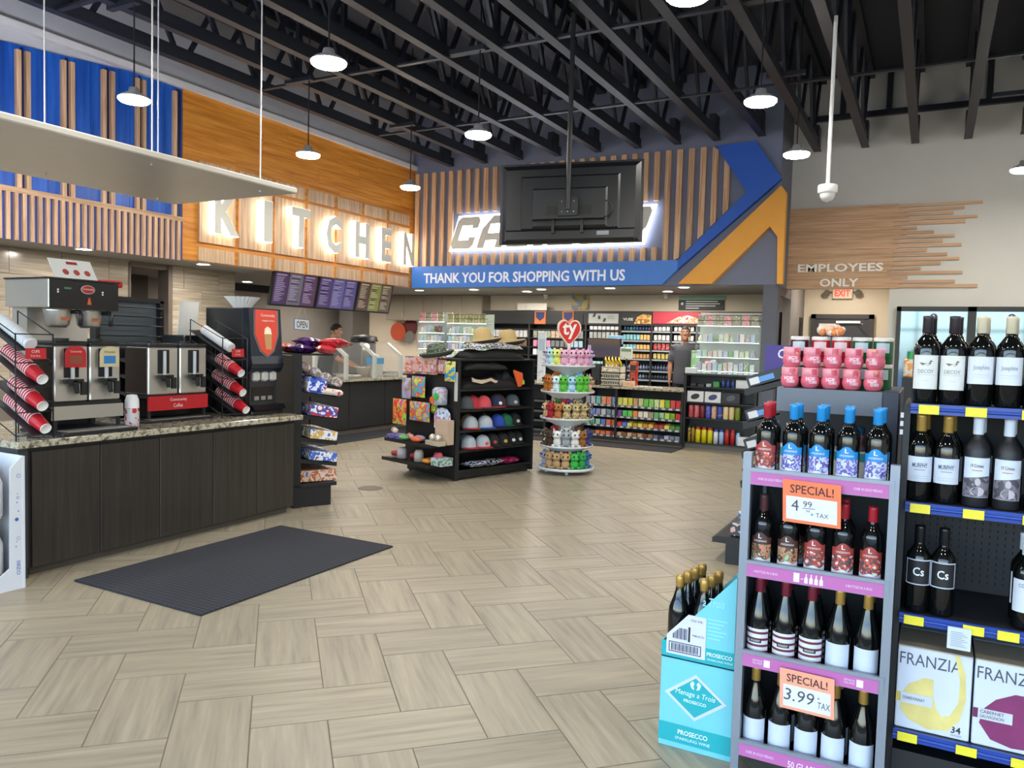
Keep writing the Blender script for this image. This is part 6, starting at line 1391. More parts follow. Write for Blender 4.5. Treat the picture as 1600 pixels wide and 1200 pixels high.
tvc = Vector((-3.27, 7.22, 3.03)); tu = Vector((0.965, 0.262, 0.02)).normalized(); tv_ = Vector((-0.03, 0.05, 1)).normalized(); tn2 = tu.cross(tv_).normalized()
tv = thing('television', 'big black television seen from behind on a ceiling pole before the name sign', 'television', tvc)
def tq(a, b_, c): return tvc + tu * a + tv_ * b_ + tn2 * c
def tbox(par, name, a0, a1, b0, b1, c0, c1, m, bev=0.0):
    vs = [tq(a, b_, c) for c, i in ((c0, 0), (c1, bev)) for a, b_ in ((a0 + i, b0 + i), (a1 - i, b0 + i), (a1 - i, b1 - i), (a0 + i, b1 - i))]
    return wp(par, name, MB().add(vs, [(3, 2, 1, 0), (4, 5, 6, 7), (0, 1, 5, 4), (1, 2, 6, 5), (2, 3, 7, 6), (3, 0, 4, 7)]), m)
TVB = mat('#121417', 0.35); TVC = mat('#15171b', 0.32)
tbox(tv, 'screen_housing', -0.725, 0.725, -0.41, 0.41, -0.02, 0.0, TVB)
tbox(tv, 'back_cover', -0.70, 0.70, -0.40, 0.39, 0.0, 0.035, TVC, 0.05)
tbox(tv, 'raised_panel', -0.5, 0.5, -0.28, 0.27, 0.035, 0.055, TVC, 0.02)
tbox(tv, 'raised_panel', -0.38, 0.38, -0.26, 0.14, 0.055, 0.075, mat('#1c1f24', 0.35), 0.02)
tbox(tv, 'lower_bar', -0.66, 0.66, -0.39, -0.27, 0.035, 0.06, TVC, 0.02)
mb_ = tbox(tv, 'mount_plate', -0.36, 0.36, -0.17, 0.0, 0.075, 0.11, mat('#17181b', 0.4))
tbox(mb_, 'mount_opening', -0.22, -0.09, -0.14, -0.05, 0.11, 0.113, mat('#050506', 0.6)); tbox(mb_, 'mount_opening', 0.1, 0.23, -0.14, -0.05, 0.11, 0.113, mat('#050506', 0.6))
tbox(mb_, 'mount_head', -0.1, 0.1, -0.16, 0.02, 0.113, 0.15, mat('#1b1d20', 0.4)); tbox(mb_, 'mount_shelf', -0.36, 0.36, -0.19, -0.17, 0.06, 0.16, mat('#17181b', 0.4))
for a in (-0.17, 0.12): tbox(tv, 'bracket_arm', a, a + 0.03, -0.32, -0.17, 0.06, 0.10, mat('#121315', 0.4))
b = MB()
for a in (-0.06, 0.0, 0.06):
    for b_ in (-0.12, -0.02): b.ball(tuple(tq(a, b_, 0.152)), 0.008, 6, 4)
wp(mb_, 'bolts', b, mat('#b9b9b9', 0.3, 0.8))
tbox(tv, 'label_sticker', 0.28, 0.4, -0.34, -0.30, 0.06, 0.062, mat('#8f9296', 0.5))
pz = tq(0, -0.1, 0.15)
wp(tv, 'ceiling_pole', MB().cyl(pz, (pz.x, pz.y, 4.83), 0.024, n=10), BLACK)
wp(tv, 'cable_loop', MB().tube([tuple(tq(0.36 + 0.07 * math.sin(t * PI / 8), -0.09 + 0.08 * math.cos(t * PI / 8), 0.1)) for t in range(9)], 0.007, 6), BLACK)
dc = thing('dome_camera', 'white dome camera on a long white ceiling pole before the plank sign', 'security camera', (-0.96, 8.1, 3.10))
MB().cyl((0, 0, 0.1), (0, 0, 1.70), 0.019, n=10).build('pole', WHITE, dc)
MB().lathe([(0.0, 0.11), (0.085, 0.11), (0.09, 0.10), (0.09, 0.045), (0.075, 0.03)], 18).build('housing', WHITE, dc)
MB().lathe([(0.07, 0.03), (0.068, 0.0), (0.05, -0.035), (0.0, -0.055)], 16).build('dome', mat('#d5d5d2', 0.15), dc)
dr = tag(MB().cyl((-5.26, 6.63, 0.0), (-5.26, 6.63, 0.004), 0.13, n=24).build('floor_drain', mat('#6f675c', 0.5, 0.4)), 'round bronze drain cover flush in the floor tiles', 'drain')
# ================================================================ cash counter, back wall and kitchen
_PK = {}
def pack(name, cols, w, d, h, loc, lab, cat, grp, shape='box', rz=0.0, scale=30):
    m = art(tuple(cols), scale) if len(cols) > 1 else mat(cols[0], 0.4)
    key = (name, tuple(cols), round(w, 3), round(d, 3), round(h, 3), shape)
    if key not in _PK:
        b = MB()
        if shape == 'box': b.rbox(-w / 2, w / 2, 0, d, 0, h, min(0.004, w * 0.1))
        elif shape == 'can': b.lathe([(0, 0), (w / 2 * 0.9, 0), (w / 2, 0.01), (w / 2, h - 0.012), (w / 2 * 0.85, h), (0, h)], 12, (0, d / 2, 0))
        elif shape == 'bottle': b.lathe([(0, 0), (w / 2, 0), (w / 2, h * 0.62), (w * 0.2, h * 0.78), (w * 0.2, h), (0, h)], 10, (0, d / 2, 0))
        elif shape == 'bag': b.prism([(-w / 2, 0), (w / 2, 0), (w * 0.46, h * 0.5), (w / 2, h), (-w / 2, h), (-w * 0.46, h * 0.5)], (0, d * 0.4, 0), (1, 0, 0), (0, 0, 1), d * 0.4)
        elif shape == 'bar': b.prism([(0, 0), (d, h * 0.35), (d, h), (0, h * 0.65)], (w / 2, 0, 0), (0, 1, 0), (0, 0, 1), -w)
        _PK[key] = b.mesh(name, m)
    return tag(place(name, _PK[key], None, loc, rz), lab, cat, grp)
KB = mat('#17181a', 0.5); STRIP = mat('#b9bcc0', 0.5)
# ---- floor mats far back
tag(MB().rbox(-6.9, -3.40, 11.52, 12.18, 0.0005, 0.01, 0.004).build('floor_mat', MATP), 'long dark mat on the floor along the cash counter', 'mat')
tag(MB().rbox(-8.5, -7.86, 7.2, 12.0, 0.0005, 0.01, 0.004).build('floor_mat', MATP), 'long dark mat on the floor along the kitchen counter', 'mat')
# ---- cash counter
ct = thing('cash_counter', 'black cash counter with candy shelves below a stone top, centre back', 'counter', (-5.5, 12.6, 0))
wp(ct, 'plinth', MB().box(-8.3, -3.46, 12.36, 12.95, 0, 0.09), mat('#4d4a46', 0.6))
wp(ct, 'carcass', MB().box(-8.3, -3.46, 12.66, 12.95, 0.09, 0.88), KB)
for x in (-8.3, -7.1, -5.95, -5.22, -4.63, -3.50): wp(ct, 'divider', MB().box(x, x + 0.04, 12.28, 12.66, 0.05, 0.88), KB)
for z in (0.61, 0.43, 0.265, 0.10):
    sf = wp(ct, 'shelf', MB().box(-8.28, -3.48, 12.30, 12.66, z - 0.015, z), KB)
    wp(sf, 'price_strip', MB().box(-8.28, -3.48, 12.285, 12.30, z - 0.03, z + 0.005), mat('#55595f', 0.45))
    for k in range(14): wp(sf, 'price_label', MB().box(-5.12 + 0.118 * k, -5.06 + 0.118 * k, 12.281, 12.285, z - 0.027, z + 0.002), mat('#c5c7c9', 0.5))
tag(MB().rbox(-8.35, -3.46, 12.26, 13.0, 0.885, 0.925, 0.006).build('granite_worktop', GRANITE), 'speckled stone top of the cash counter', 'worktop')
rows2 = [(0.611, 0.13, 'bag', 'top', ['#a9b63a #d3d86a', '#c9c23a #e3d96a', '#8a9a2a #d8d04a', '#7a3020 #c9a07a', '#6f9a3a #d0d0a0', '#2f9a3a #7ac85a', '#2c8f3a #8fd06a', '#3aa04a #d8e0b0', '#d8d02a #efe86a', '#d3cb2a #7ab03a', '#a8202a #d85050', '#8f1a24 #c94040']),
         (0.431, 0.10, 'box', 'second', ['#4a2a6a #7a4a9a', '#2f9a3a #5ac85a', '#3aa83a #70c860', '#d8622a #ef8f4a', '#c9c2b0 #e6e0d0', '#d0cabb #f0ece0', '#cfc8b8 #a89a80', '#2a8a4a #6ab880', '#3a9a4a #b0d0a0', '#8ac83a #c0e070', '#b8d83a #7aa82a', '#9a9aa0 #c8343a']),
         (0.266, 0.09, 'bar', 'third', ['#b8242c #e04848', '#2a4fb0 #5a80d8', '#d8c22a #efe06a', '#d3bd28 #b89a1a', '#d8c430 #efdc70', '#e0b82a #d8903a', '#d8a22a #efc85a', '#7a2a20 #a84a38', '#8a2a24 #b85048', '#d8c82a #f0e070', '#8a3a2a #5a9a4a', '#a82a2a #4a8a3a']),
         (0.101, 0.06, 'box', 'bottom', ['#b98a5a #d8b088', '#c0905a #8a5a3a', '#b5824e #e0c0a0', '#bb8a5c #9a6a44', '#b08050 #d0a880', '#b88a5a #7a4a30', '#c8b0a0 #a07a60', '#2a3050 #6a7090', '#8a8a98 #3a3a50', '#2c3458 #c0c0d0', '#343a58 #8088a8', '#2a2c40 #9098b0'])]
kinds = {'bag': 'candy bag', 'box': 'candy box', 'bar': 'candy bar pack'}
for z, h, shp, rn, cl in rows2:
    for i, c in enumerate(cl):
        pack(kinds[shp].replace(' ', '_'), c.split(), 0.078, 0.16, h, (-4.55 + 0.0905 * i, 12.31, z), '%s, %s from left on the %s shelf of the wide candy bay' % (kinds[shp], ORD[i], rn), 'candy', 'candy under the cash counter', shp)
rows1 = [(0.611, 0.13, 'bag', 'top', ['#5a4a78 #9a9aa8', '#6a5a80 #c0c0c8', '#2a8a90 #6ac0c0', '#c8603a #e89870', '#c05a3a #d88a60', '#3a5ab8 #7a98e0']), (0.431, 0.10, 'box', 'second', ['#b0303a #3a50b0', '#3a58c0 #7a90e0', '#2a3a60 #8a98b8', '#8a9098 #c8ccd0', '#1f2a38 #7a8a98', '#24303a #a0a8b0']),
         (0.266, 0.09, 'bag', 'third', ['#3a9a6a #80c8a0', '#2a7a5a #60a888', '#3a8a70 #a0d0c0', '#2a50a8 #6080d0', '#c0402a #e07050', '#b03a2a #d86848']), (0.101, 0.06, 'box', 'bottom', ['#5a3a30 #8a6a58', '#3a3030 #6a5a58', '#d85a2a #f08a5a', '#d0502a #e88058', '#b8402c #e07a60', '#c04830 #8a2a20'])]
for z, h, shp, rn, cl in rows1:
    for i, c in enumerate(cl):
        pack(kinds[shp].replace(' ', '_'), c.split(), 0.08, 0.16, h, (-5.13 + 0.096 * i, 12.31, z), '%s, %s from left on the %s shelf of the narrow candy bay' % (kinds[shp], ORD[i], rn), 'candy', 'candy under the cash counter', shp)
        if i < 4:
            pack(kinds[shp].replace(' ', '_'), c.split(), 0.08, 0.16, h, (-5.78 + 0.12 * i, 12.31, z), '%s beside the toy spinner, %s from left on the %s counter shelf' % (kinds[shp], ORD[i], rn), 'candy', 'candy behind the toy spinner', shp)
# ---- taller merchandiser to the right of it
rm = thing('counter_merchandiser', 'taller black slatted merchandiser of headsets and cans at the right end of the cash counter', 'shelving', (-2.9, 12.6, 0))
wp(rm, 'body', MB().box(-3.46, -2.33, 12.55, 12.9, 0.0, 1.17), KB)
wp(rm, 'plinth', MB().box(-3.46, -2.33, 12.32, 12.55, 0, 0.08), mat('#5a5753', 0.6))
wp(rm, 'side_panel', MB().box(-3.47, -3.43, 12.28, 12.9, 0, 1.17), KB); wp(rm, 'side_panel', MB().box(-2.36, -2.33, 12.28, 12.9, 0, 1.17), KB)
for z in (0.99, 0.745, 0.49, 0.095): wp(rm, 'shelf', MB().box(-3.43, -2.36, 12.3, 12.55, z - 0.02, z), KB)
wp(rm, 'top', MB().box(-3.48, -2.30, 12.27, 12.95, 1.17, 1.195), KB)
for z in (1.03, 1.07, 1.11, 1.15): wp(rm, 'slat', MB().box(-3.43, -2.36, 12.535, 12.55, z, z + 0.028), mat('#24262a', 0.45))
for i, (x, w, c, nm, pic) in enumerate(((-3.29, 0.26, '#d8d8da', 'white headset box, left of two', '#2a2c34'), (-3.01, 0.25, '#d5d5d8', 'white headset box, right of two', '#3a3a6a'), (-2.73, 0.28, '#22242a', 'black headset box', '#4a4e58'))):
    t = thing('headset_box', nm + ' on the upper merchandiser shelf', 'box', (x, 12.32, 0.746), 0, 'headset boxes')
    MB().rbox(-w / 2, w / 2, 0, 0.1, 0, 0.17, 0.003).build('box', mat(c, 0.5), t)
    MB().prism([(0.07 * math.cos(k * PI / 8), 0.045 * math.sin(k * PI / 8)) for k in range(16)], (0, 0, 0.085), (1, 0, 0.2), (0, 0, 1), 0.002).build('headset_picture', mat(pic, 0.4), t)
cans = ['#8a2430 #b04a50', '#9a2834 #c06068', '#902630 #6a1a24', '#c08a6a #3a50b0', '#3a4fae #c8a080', '#c49070 #3048a0', '#a8b030 #d8c090', '#9ca828 #d0b888', '#a4ae2c #6a7a20']
for i, c in enumerate(cans): pack('snack_can', c.split(), 0.085, 0.085, 0.20, (-3.36 + 0.092 * i, 12.33, 0.491), 'tall snack can, %s from left on the middle merchandiser shelf' % ORD[i], 'can', 'snack cans', 'can')
low = [('#1a1a1c #b09040', 0.05, 0.27, 'black and gold'), ('#1c1a1a #a88838', 0.05, 0.27, 'second black and gold'), ('#d8c820', 0.085, 0.25, 'yellow'), ('#d3c41e', 0.085, 0.25, 'second yellow'), ('#d6c822', 0.085, 0.25, 'third yellow'), ('#d0d4dc', 0.075, 0.23, 'white'), ('#2a50a8 #a0b8e0', 0.075, 0.23, 'blue'), ('#3a1a1c #b02a2c', 0.075, 0.24, 'black and red'), ('#2c181a #a8282c', 0.075, 0.24, 'second black and red'), ('#8ab4dc', 0.07, 0.2, 'light blue')]
x = -3.40
for i, (c, w, h, nm) in enumerate(low):
    t = thing('spray_can', '%s canister on the lowest merchandiser shelf, %s from left' % (nm, ORD[i]), 'can', (x + w / 2, 12.37, 0.096), 0, 'canisters on the lowest shelf')
    m = art(tuple(c.split()), 20) if ' ' in c else mat(c, 0.35)
    MB().lathe([(0, 0), (w / 2, 0), (w / 2, h * 0.78), (w * 0.4, h * 0.84), (0, h * 0.84)], 12).build('can', m, t)
    MB().lathe([(w * 0.38, h * 0.83), (w * 0.38, h * 0.98), (0, h)], 12).build('cap', mat('#b82a28' if 'yellow' in nm or 'red' in nm else '#2a4fa8' if nm == 'white' else c.split()[0], 0.35), t)
    x += w + 0.012
pack('goods_box', ['#b9c0c8', '#d8d8d8', '#8a98a8'], 0.2, 0.15, 0.14, (-2.50, 12.33, 0.096), 'white printed box at the right end of the lowest merchandiser shelf', 'box', None)
sm = [('#2a2c30', 0.09, 0.05, 'box'), ('#3a3c40', 0.1, 0.04, 'box'), ('#b0b4b8', 0.08, 0.05, 'box'), ('#3a8a3a', 0.1, 0.09, 'box'), ('#c8ccd4 #3a50a0', 0.045, 0.14, 'bottle'), ('#c8ccd4 #3a50a0', 0.045, 0.14, 'bottle'), ('#c8ccd4 #3a50a0', 0.045, 0.14, 'bottle'), ('#d0d0d0', 0.2, 0.13, 'box')]
x = -3.38
for i, (c, w, h, shp) in enumerate(sm):
    pack('small_goods', c.split(), w, 0.08, h, (x + w / 2, 12.34, 0.991), 'small item, %s from left on the slatted merchandiser shelf' % ORD[i], 'goods', 'small items on the slatted shelf', shp); x += w + 0.03
# ---- lit acrylic cases
GL = glassy('#e8f4f2', 0.06, 0.03); GLE = glassy('#cfe6e0', 0.45, 0.05)
LEDM = mat('#f4fbff', 0.5, emit=5.0, noise=0)
PAST = ['#c9a8b4', '#a8c8b0', '#d8d0c0', '#b0b8d0', '#d8dcd8', '#c0d8a8', '#e0d8d0', '#a8c0d8', '#d0b0a8', '#c8c8d0', '#7aa86a', '#d0d0b0', '#9a9ab8']
def case(nm, lab, x0, x1, y, zs, top, where, dark=()):
    t = thing('display_case', lab, 'display case', ((x0 + x1) / 2, y + 0.15, zs[-1]))
    wp(t, 'glass', MB().box(x0, x1, y, y + 0.004, zs[-1], zs[0] + 0.005).box(x0, x0 + 0.004, y, y + 0.28, zs[-1], zs[0]).box(x1 - 0.004, x1, y, y + 0.28, zs[-1], zs[0]), GL)
    wp(t, 'back', MB().box(x0, x1, y + 0.28, y + 0.29, zs[-1], top), mat('#a9b0ac', 0.5))
    for z in zs: wp(t, 'glass_shelf', MB().box(x0, x1, y + 0.01, y + 0.28, z - 0.006, z), GLE)
    for z in zs[:-1]: wp(t, 'light_strip', MB().box(x0 + 0.02, x1 - 0.02, y + 0.02, y + 0.03, z - 0.014, z - 0.007), LEDM)
    rk_ = MB()
    for z in (zs[0] + 0.08, zs[0] + 0.16): rk_.tube([(x0, y + 0.05, z), (x1, y + 0.05, z)], 0.004, 5)
    wp(t, 'top_rail', rk_, BLACK)
    n = int((x1 - x0) / 0.14)
    for i in range(n):
        c = ['#c8c49a #8a8a60 #e0dcc0', '#b03a44 #d8a0a0 #e0d0c8', '#d0cba0 #a0986a #e8e4cc', '#cfcab8 #98927a #e8e6dc'][(i * 2 + len(nm)) % 4]
        pack('candy_pouch', c.split(), 0.12, 0.05, 0.17, (x0 + 0.07 + 0.14 * i, y + 0.06, zs[0] + 0.004), 'small pouch, %s from left in the top row of the %s case' % (ORD[i], where), 'pouch', 'pouches on the %s case' % where, 'bag', scale=40)
    for r, z in enumerate(zs[1:]):
        hmax = zs[r] - z - 0.03; n = int((x1 - x0 - 0.04) / 0.083)
        for i in range(n):
            c = PAST[(i * 5 + r * 3 + len(nm)) % len(PAST)]; c2 = PAST[(i * 7 + r * 5 + 2) % len(PAST)]
            if (r, i) in dark: c, c2 = '#2a2426', '#6a2a30'
            h = min(hmax, (0.13, 0.11, 0.14, 0.12)[r % 4]); w = (0.07, 0.065, 0.072)[(i + r) % 3]
            pack('vape_box', [c, c2, '#e6e6e4'], w, 0.06, round(h * (0.8 + 0.1 * ((i + r) % 3)), 2), (x0 + 0.06 + 0.083 * i, y + 0.05, z + 0.001), 'small pastel pack, %s from left on the %s glass shelf of the %s case' % (ORD[i], ORD[r], where), 'pack', 'packs in the %s case' % where, 'bottle' if r == 0 and i % 3 == 0 else 'box', scale=40)
case('a', 'left half of the lit acrylic case of small packs on the cash counter', -8.78, -8.16, 12.42, [1.97, 1.76, 1.60, 1.45, 1.32, 1.10, 0.93], 2.15, 'far left', {(0, 4), (0, 5)})
case('bb', 'right half of the lit acrylic case of small packs on the cash counter', -8.13, -7.24, 12.42, [1.95, 1.75, 1.60, 1.45, 1.32, 1.10, 0.93], 2.12, 'left')
case('ccc', 'bright lit acrylic case of pastel packs on the merchandiser beside the pillar', -3.35, -2.34, 12.42, [1.97, 1.71, 1.47, 1.25, 1.20], 2.18, 'right')
# ---- back wall shelving
bw_ = thing('back_wall_shelving', 'black shelving wall of smoking goods behind the cashier', 'shelving', (-5.5, 14.4, 0))
wp(bw_, 'back_panel', MB().box(-8.38, -2.36, 14.55, 14.59, 0, 2.26), KB)
wp(bw_, 'header', MB().box(-8.38, -2.36, 14.26, 14.55, 1.995, 2.27), mat('#1c1d20', 0.5))
wp(bw_, 'base', MB().box(-8.38, -2.36, 14.25, 14.55, 0, 0.8), KB)
for x in (-8.38, -7.3, -6.05, -5.33, -4.70, -4.32, -3.84, -3.1, -2.4): wp(bw_, 'divider', MB().box(x, x + 0.035, 14.24, 14.55, 0.8, 2.0), KB)
for z in (1.90, 1.72, 1.54, 1.37, 1.15, 0.98):
    sf = wp(bw_, 'shelf', MB().box(-8.36, -2.38, 14.26, 14.55, z - 0.02, z), KB)
    wp(sf, 'price_strip', MB().box(-5.29, -2.4, 14.252, 14.26, z - 0.035, z - 0.005), mat('#8a9096', 0.45))
def poster(name, x0, x1, z0, z1, m, par): return wp(par, name, MB().box(x0, x1, 14.245, 14.26, z0, z1), m)
p = poster('grey_poster', -5.98, -5.36, 2.03, 2.22, mat('#b0b2b0', 0.5), bw_)
b = MB()
for k, (x, z, a_) in enumerate(((-5.9, 2.15, 0.03), (-5.78, 2.11, 0.0), (-5.68, 2.06, 0.02))): b.prism([(0, 0), (0.05, 0.0), (0.05 + a_, 0.07), (a_, 0.07)], (x, 14.244, z), (1, 0, 0), (0, 0, 1), 0.001)
wp(p, 'device_picture', b, mat('#26282c', 0.4)); b = MB()
for z in (2.16, 2.12): b.box(-5.58, -5.44, 14.2435, 14.2445, z, z + 0.012)
wp(p, 'poster_print', b, mat('#7a7e7e', 0.5))
p = poster('black_poster', -5.29, -4.69, 2.02, 2.24, mat('#2a2a2c', 0.5), bw_)
wp(p, 'poster_word', MB().text('VUSE', (-5.26, 14.243, 2.09), (1, 0, 0), (0, 0, 1), 0.2, 0.05, bold=0.01), WHITE)
wp(p, 'orange_picture', MB().prism([(-5.04, 2.03), (-4.70, 2.03), (-4.70, 2.19), (-4.85, 2.22), (-4.98, 2.16)], (0, 14.2445, 0), (1, 0, 0), (0, 0, 1), 0.001), art(['#b8823a', '#d8a85a', '#8a5a2a', '#e0c080'], 12))
p = poster('red_poster', -4.67, -3.6, 2.04, 2.26, mat('#a5283a', 0.5), bw_)
wp(p, 'pack_picture', MB().prism([(-4.4, 2.05), (-4.2, 2.16), (-4.0, 2.2), (-3.8, 2.14), (-3.7, 2.05)], (0, 14.2445, 0), (1, 0, 0), (0, 0, 1), 0.001), art(['#4a5a80', '#c88a4a', '#b0b0b8', '#8a3a3a'], 14))
p = poster('black_poster', -8.2, -6.1, 2.01, 2.2, mat('#151618', 0.5), bw_)
def prow(x0, x1, z, h, cols, w, kind, shelf, bay, shape='box', y=14.29):
    n = int((x1 - x0) / (w * 1.12))
    for i in range(n):
        c = cols[i * len(cols) // n] if len(cols) <= n else cols[i % len(cols)]
        pack(kind.replace(' ', '_'), c.split(), w, 0.06, h, (x0 + (i + 0.5) * (x1 - x0) / n, y, z), '%s, %s from left on the %s shelf of the %s bay' % (kind, ORD[i], shelf, bay), 'pack', 'packs in the %s bay' % bay, shape, scale=30)
prow(-8.2, -7.35, 1.725, 0.15, ['#9a9c9c #c8caca', '#8a8c90 #b8baba'], 0.08, 'white card pack', 'second', 'black headed')
prow(-8.2, -7.35, 1.545, 0.13, ['#7a5a4a #a88a78', '#3a302c #6a5a50'], 0.09, 'brown pouch', 'third', 'black headed', 'bag')
prow(-7.22, -6.1, 1.725, 0.15, ['#3a4038 #8a9080', '#6a4a3a #b09a88', '#2a2c30 #8a8c90'], 0.09, 'dark pouch', 'second', 'pennant', 'bag')
prow(-7.22, -6.1, 1.545, 0.13, ['#8a3a60 #c07a98', '#3a3c40 #6a6c70', '#5a7a90 #a0b8c8'], 0.085, 'mixed pack', 'third', 'pennant')
prow(-7.22, -6.1, 1.375, 0.12, ['#c0b8c8 #e0dce4', '#8aa8a0 #c0d0cc', '#d0a8b8 #e8d8dc'], 0.085, 'pale pack', 'fourth', 'pennant')
prow(-5.98, -5.36, 1.905, 0.07, ['#c8c9c8 #e0e0e0'], 0.07, 'white vape pack', 'top', 'grey poster')
prow(-5.98, -5.36, 1.725, 0.14, ['#c9cac9 #a0a2a2', '#d0d0d0 #b0b0b0'], 0.07, 'white vape pack', 'second', 'grey poster')
prow(-5.98, -5.36, 1.545, 0.13, ['#8a98a8 #c8ccd0', '#6a9a98 #b0c8c8'], 0.075, 'pale vape pack', 'third', 'grey poster')
prow(-5.98, -5.36, 1.155, 0.13, ['#5a9a90 #a0c8c0', '#b8a0b0 #d8c8d0'], 0.075, 'teal and pink pack', 'fifth', 'grey poster')
prow(-5.27, -4.72, 1.905, 0.09, ['#2a4a60', '#3a8a8a', '#2a5a80', '#4a2a70', '#1a4a5a', '#6a3a8a'], 0.05, 'small vial', 'top', 'orange poster', 'bottle')
prow(-5.27, -4.72, 1.725, 0.10, ['#3a8a98 #80b8c0', '#3a8a98 #80b8c0', '#3f909c #88bcc4', '#c88a3a #e0b070', '#c88a3a #e0b070'], 0.055, 'teal or orange tin', 'second', 'orange poster')
prow(-5.27, -4.72, 1.545, 0.09, ['#3a7a88 #88b0b8', '#3a7a88 #88b0b8', '#b8803a #d8a868', '#b8803a #d8a868'], 0.055, 'teal or orange tin', 'third', 'orange poster')
prow(-5.27, -4.72, 1.375, 0.08, ['#a87a3a #c89a58', '#8a6a3a #b89058'], 0.055, 'amber tin', 'fourth', 'orange poster')
prow(-5.27, -4.35, 1.155, 0.10, ['#26324a #6a7a98', '#1c2638 #50607a'], 0.05, 'dark blue vial', 'fifth', 'orange poster', 'bottle')
prow(-5.27, -4.35, 0.985, 0.09, ['#2a3648 #6a8098', '#1a242e #3a4a5a'], 0.05, 'dark blue vial', 'sixth', 'orange poster', 'bottle')
for z, sh_, h in ((1.905, 'top', 0.08), (1.725, 'second', 0.10), (1.545, 'third', 0.12), (1.375, 'fourth', 0.10)):
    prow(-4.66, -4.34, z, h, [('#c0b8b4 #d8d4d0 #a84a48', '#b0a8a4 #c8c4c0 #8a8a8a', '#c8c0bc #b04040 #e0dcd8', '#9a9a88 #c0b060 #c8c8c0')[('top', 'second', 'third', 'fourth').index(sh_)]], 0.06, 'cigarette pack', sh_, 'narrow')
    prow(-4.27, -3.88, z, h, ['#a8a49c #c8c4bc #7a7a78'], 0.06, 'cigarette pack', sh_, 'cashier side')
    prow(-3.78, -2.45, z, h, ['#b0a8a0 #d0ccc4 #8a6a60', '#a8b0b0 #c8d0d0 #6a7a80'], 0.06, 'cigarette pack', sh_, 'rightmost')
# ---- wall signs and hanging pennants
gs = thing('notice_sign', 'black notice with pale green head on the back wall above the shelving', 'sign', (-3.83, 14.59, 2.3))
wp(gs, 'board', MB().box(-4.28, -3.42, 14.57, 14.597, 2.31, 2.50), mat('#232426', 0.5)); wp(gs, 'green_head', MB().box(-4.28, -3.40, 14.565, 14.597, 2.50, 2.575), mat('#8fb59a', 0.5))
b = MB()
for k, w in enumerate((0.6, 0.64, 0.56, 0.25)): b.box(-4.14, -4.14 + w, 14.568, 14.57, 2.465 - 0.042 * k, 2.48 - 0.042 * k)
b.prism([(0.04 * (1 if k % 2 else 0.4) * math.cos(k * PI / 8), 0.04 * (1 if k % 2 else 0.4) * math.sin(k * PI / 8)) for k in range(16)], (-4.21, 14.57, 2.43), (1, 0, 0), (0, 0, 1), 0.002)
wp(gs, 'notice_print', b, WHITE)
for k, (x0, x1, z0, z1, lab, cs_) in enumerate(((-6.49, -6.13, 2.31, 2.62, 'red and yellow patchwork poster on the beige back wall', ['#b83a3a', '#c8a848', '#6a8a98', '#a8542f']), (-7.57, -6.9, 2.28, 2.42, 'cream paper banner on top of the shelving header', ['#c9c2b4', '#d8d2c6']))):
    tag(MB().box(x0, x1, 14.56 if k == 0 else 14.24, 14.597 if k == 0 else 14.258, z0, z1).build('poster', art(cs_, 6), None), lab, 'poster')
for (x, lab) in ((-7.04, 'navy and orange pennant, left of two, hanging before the black header'), (-6.42, 'navy and orange pennant, right of two, behind the red heart')):
    t = thing('pennant', lab, 'pennant', (x, 14.238, 2.0), 0, 'pennants')
    MB().box(-0.125, 0.125, 0, 0.004, 0, 0.26).build('cloth', mat('#b5663a', 0.7), t)
    MB().prism([(-0.1, 0.24), (0.1, 0.24), (0.09, 0.13), (0, 0.06), (-0.09, 0.13)], (0, -0.001, 0), (1, 0, 0), (0, 0, 1), 0.002).build('crest', mat('#1f2a58', 0.6), t)
for (x, lab) in ((-4.45, 'right one beside the green headed notice'), (-6.95, 'left one above the cream banner')):
    t = thing('dome_camera', 'small white ceiling camera under the soffit, ' + lab, 'security camera', (x, 14.3, 2.52)); MB().lathe([(0.0, 0.08), (0.055, 0.08), (0.055, 0.05)], 14).build('mount', WHITE, t); MB().lathe([(0.05, 0.05), (0.045, 0.01), (0.025, -0.01), (0, -0.015)], 12).build('dome', mat('#c9c9c6', 0.2), t)
# ---- things on the cash counter
mo = thing('monitor', 'counter monitor with a purple dusk picture on the cash counter', 'monitor', (-5.03, 12.72, 0.925))
wp(mo, 'casing', MB().rbox(-5.34, -4.72, 12.71, 12.75, 1.38, 1.73, 0.008), KB)
scr = bpy.data.materials.new('dusk_picture'); scr.use_nodes = True
nt = scr.node_tree; bb = nt.nodes['Principled BSDF']; tcx = nt.nodes.new('ShaderNodeTexCoord'); gx = nt.nodes.new('ShaderNodeSeparateXYZ'); rp = nt.nodes.new('ShaderNodeValToRGB'); nt.links.new(tcx.outputs['Generated'], gx.inputs[0]); nt.links.new(gx.outputs['Z'], rp.inputs[0]); nt.links.new(rp.outputs[0], bb.inputs['Emission Color']); bb.inputs['Emission Strength'].default_value = 0.5; bb.inputs['Base Color'].default_value = (0.02, 0.02, 0.02, 1)
rp.color_ramp.elements[0].color = lin('#5a3f58'); rp.color_ramp.elements[1].color = lin('#7a5a3a'); e = rp.color_ramp.elements.new(0.45); e.color = lin('#3f3a55')
wp(mo, 'screen', MB().box(-5.32, -4.74, 12.705, 12.71, 1.40, 1.71), scr)
wp(mo, 'stand', MB().cyl((-5.03, 12.75, 0.93), (-5.03, 12.75, 1.4), 0.025).box(-5.15, -4.91, 12.68, 12.85, 0.925, 0.94), KB)
bn = thing('fruit_basket', 'cream stacking crates with bananas on the cash counter', 'basket', (-4.75, 12.45, 0.925))
CRM = mat('#d0ccbb', 0.5)
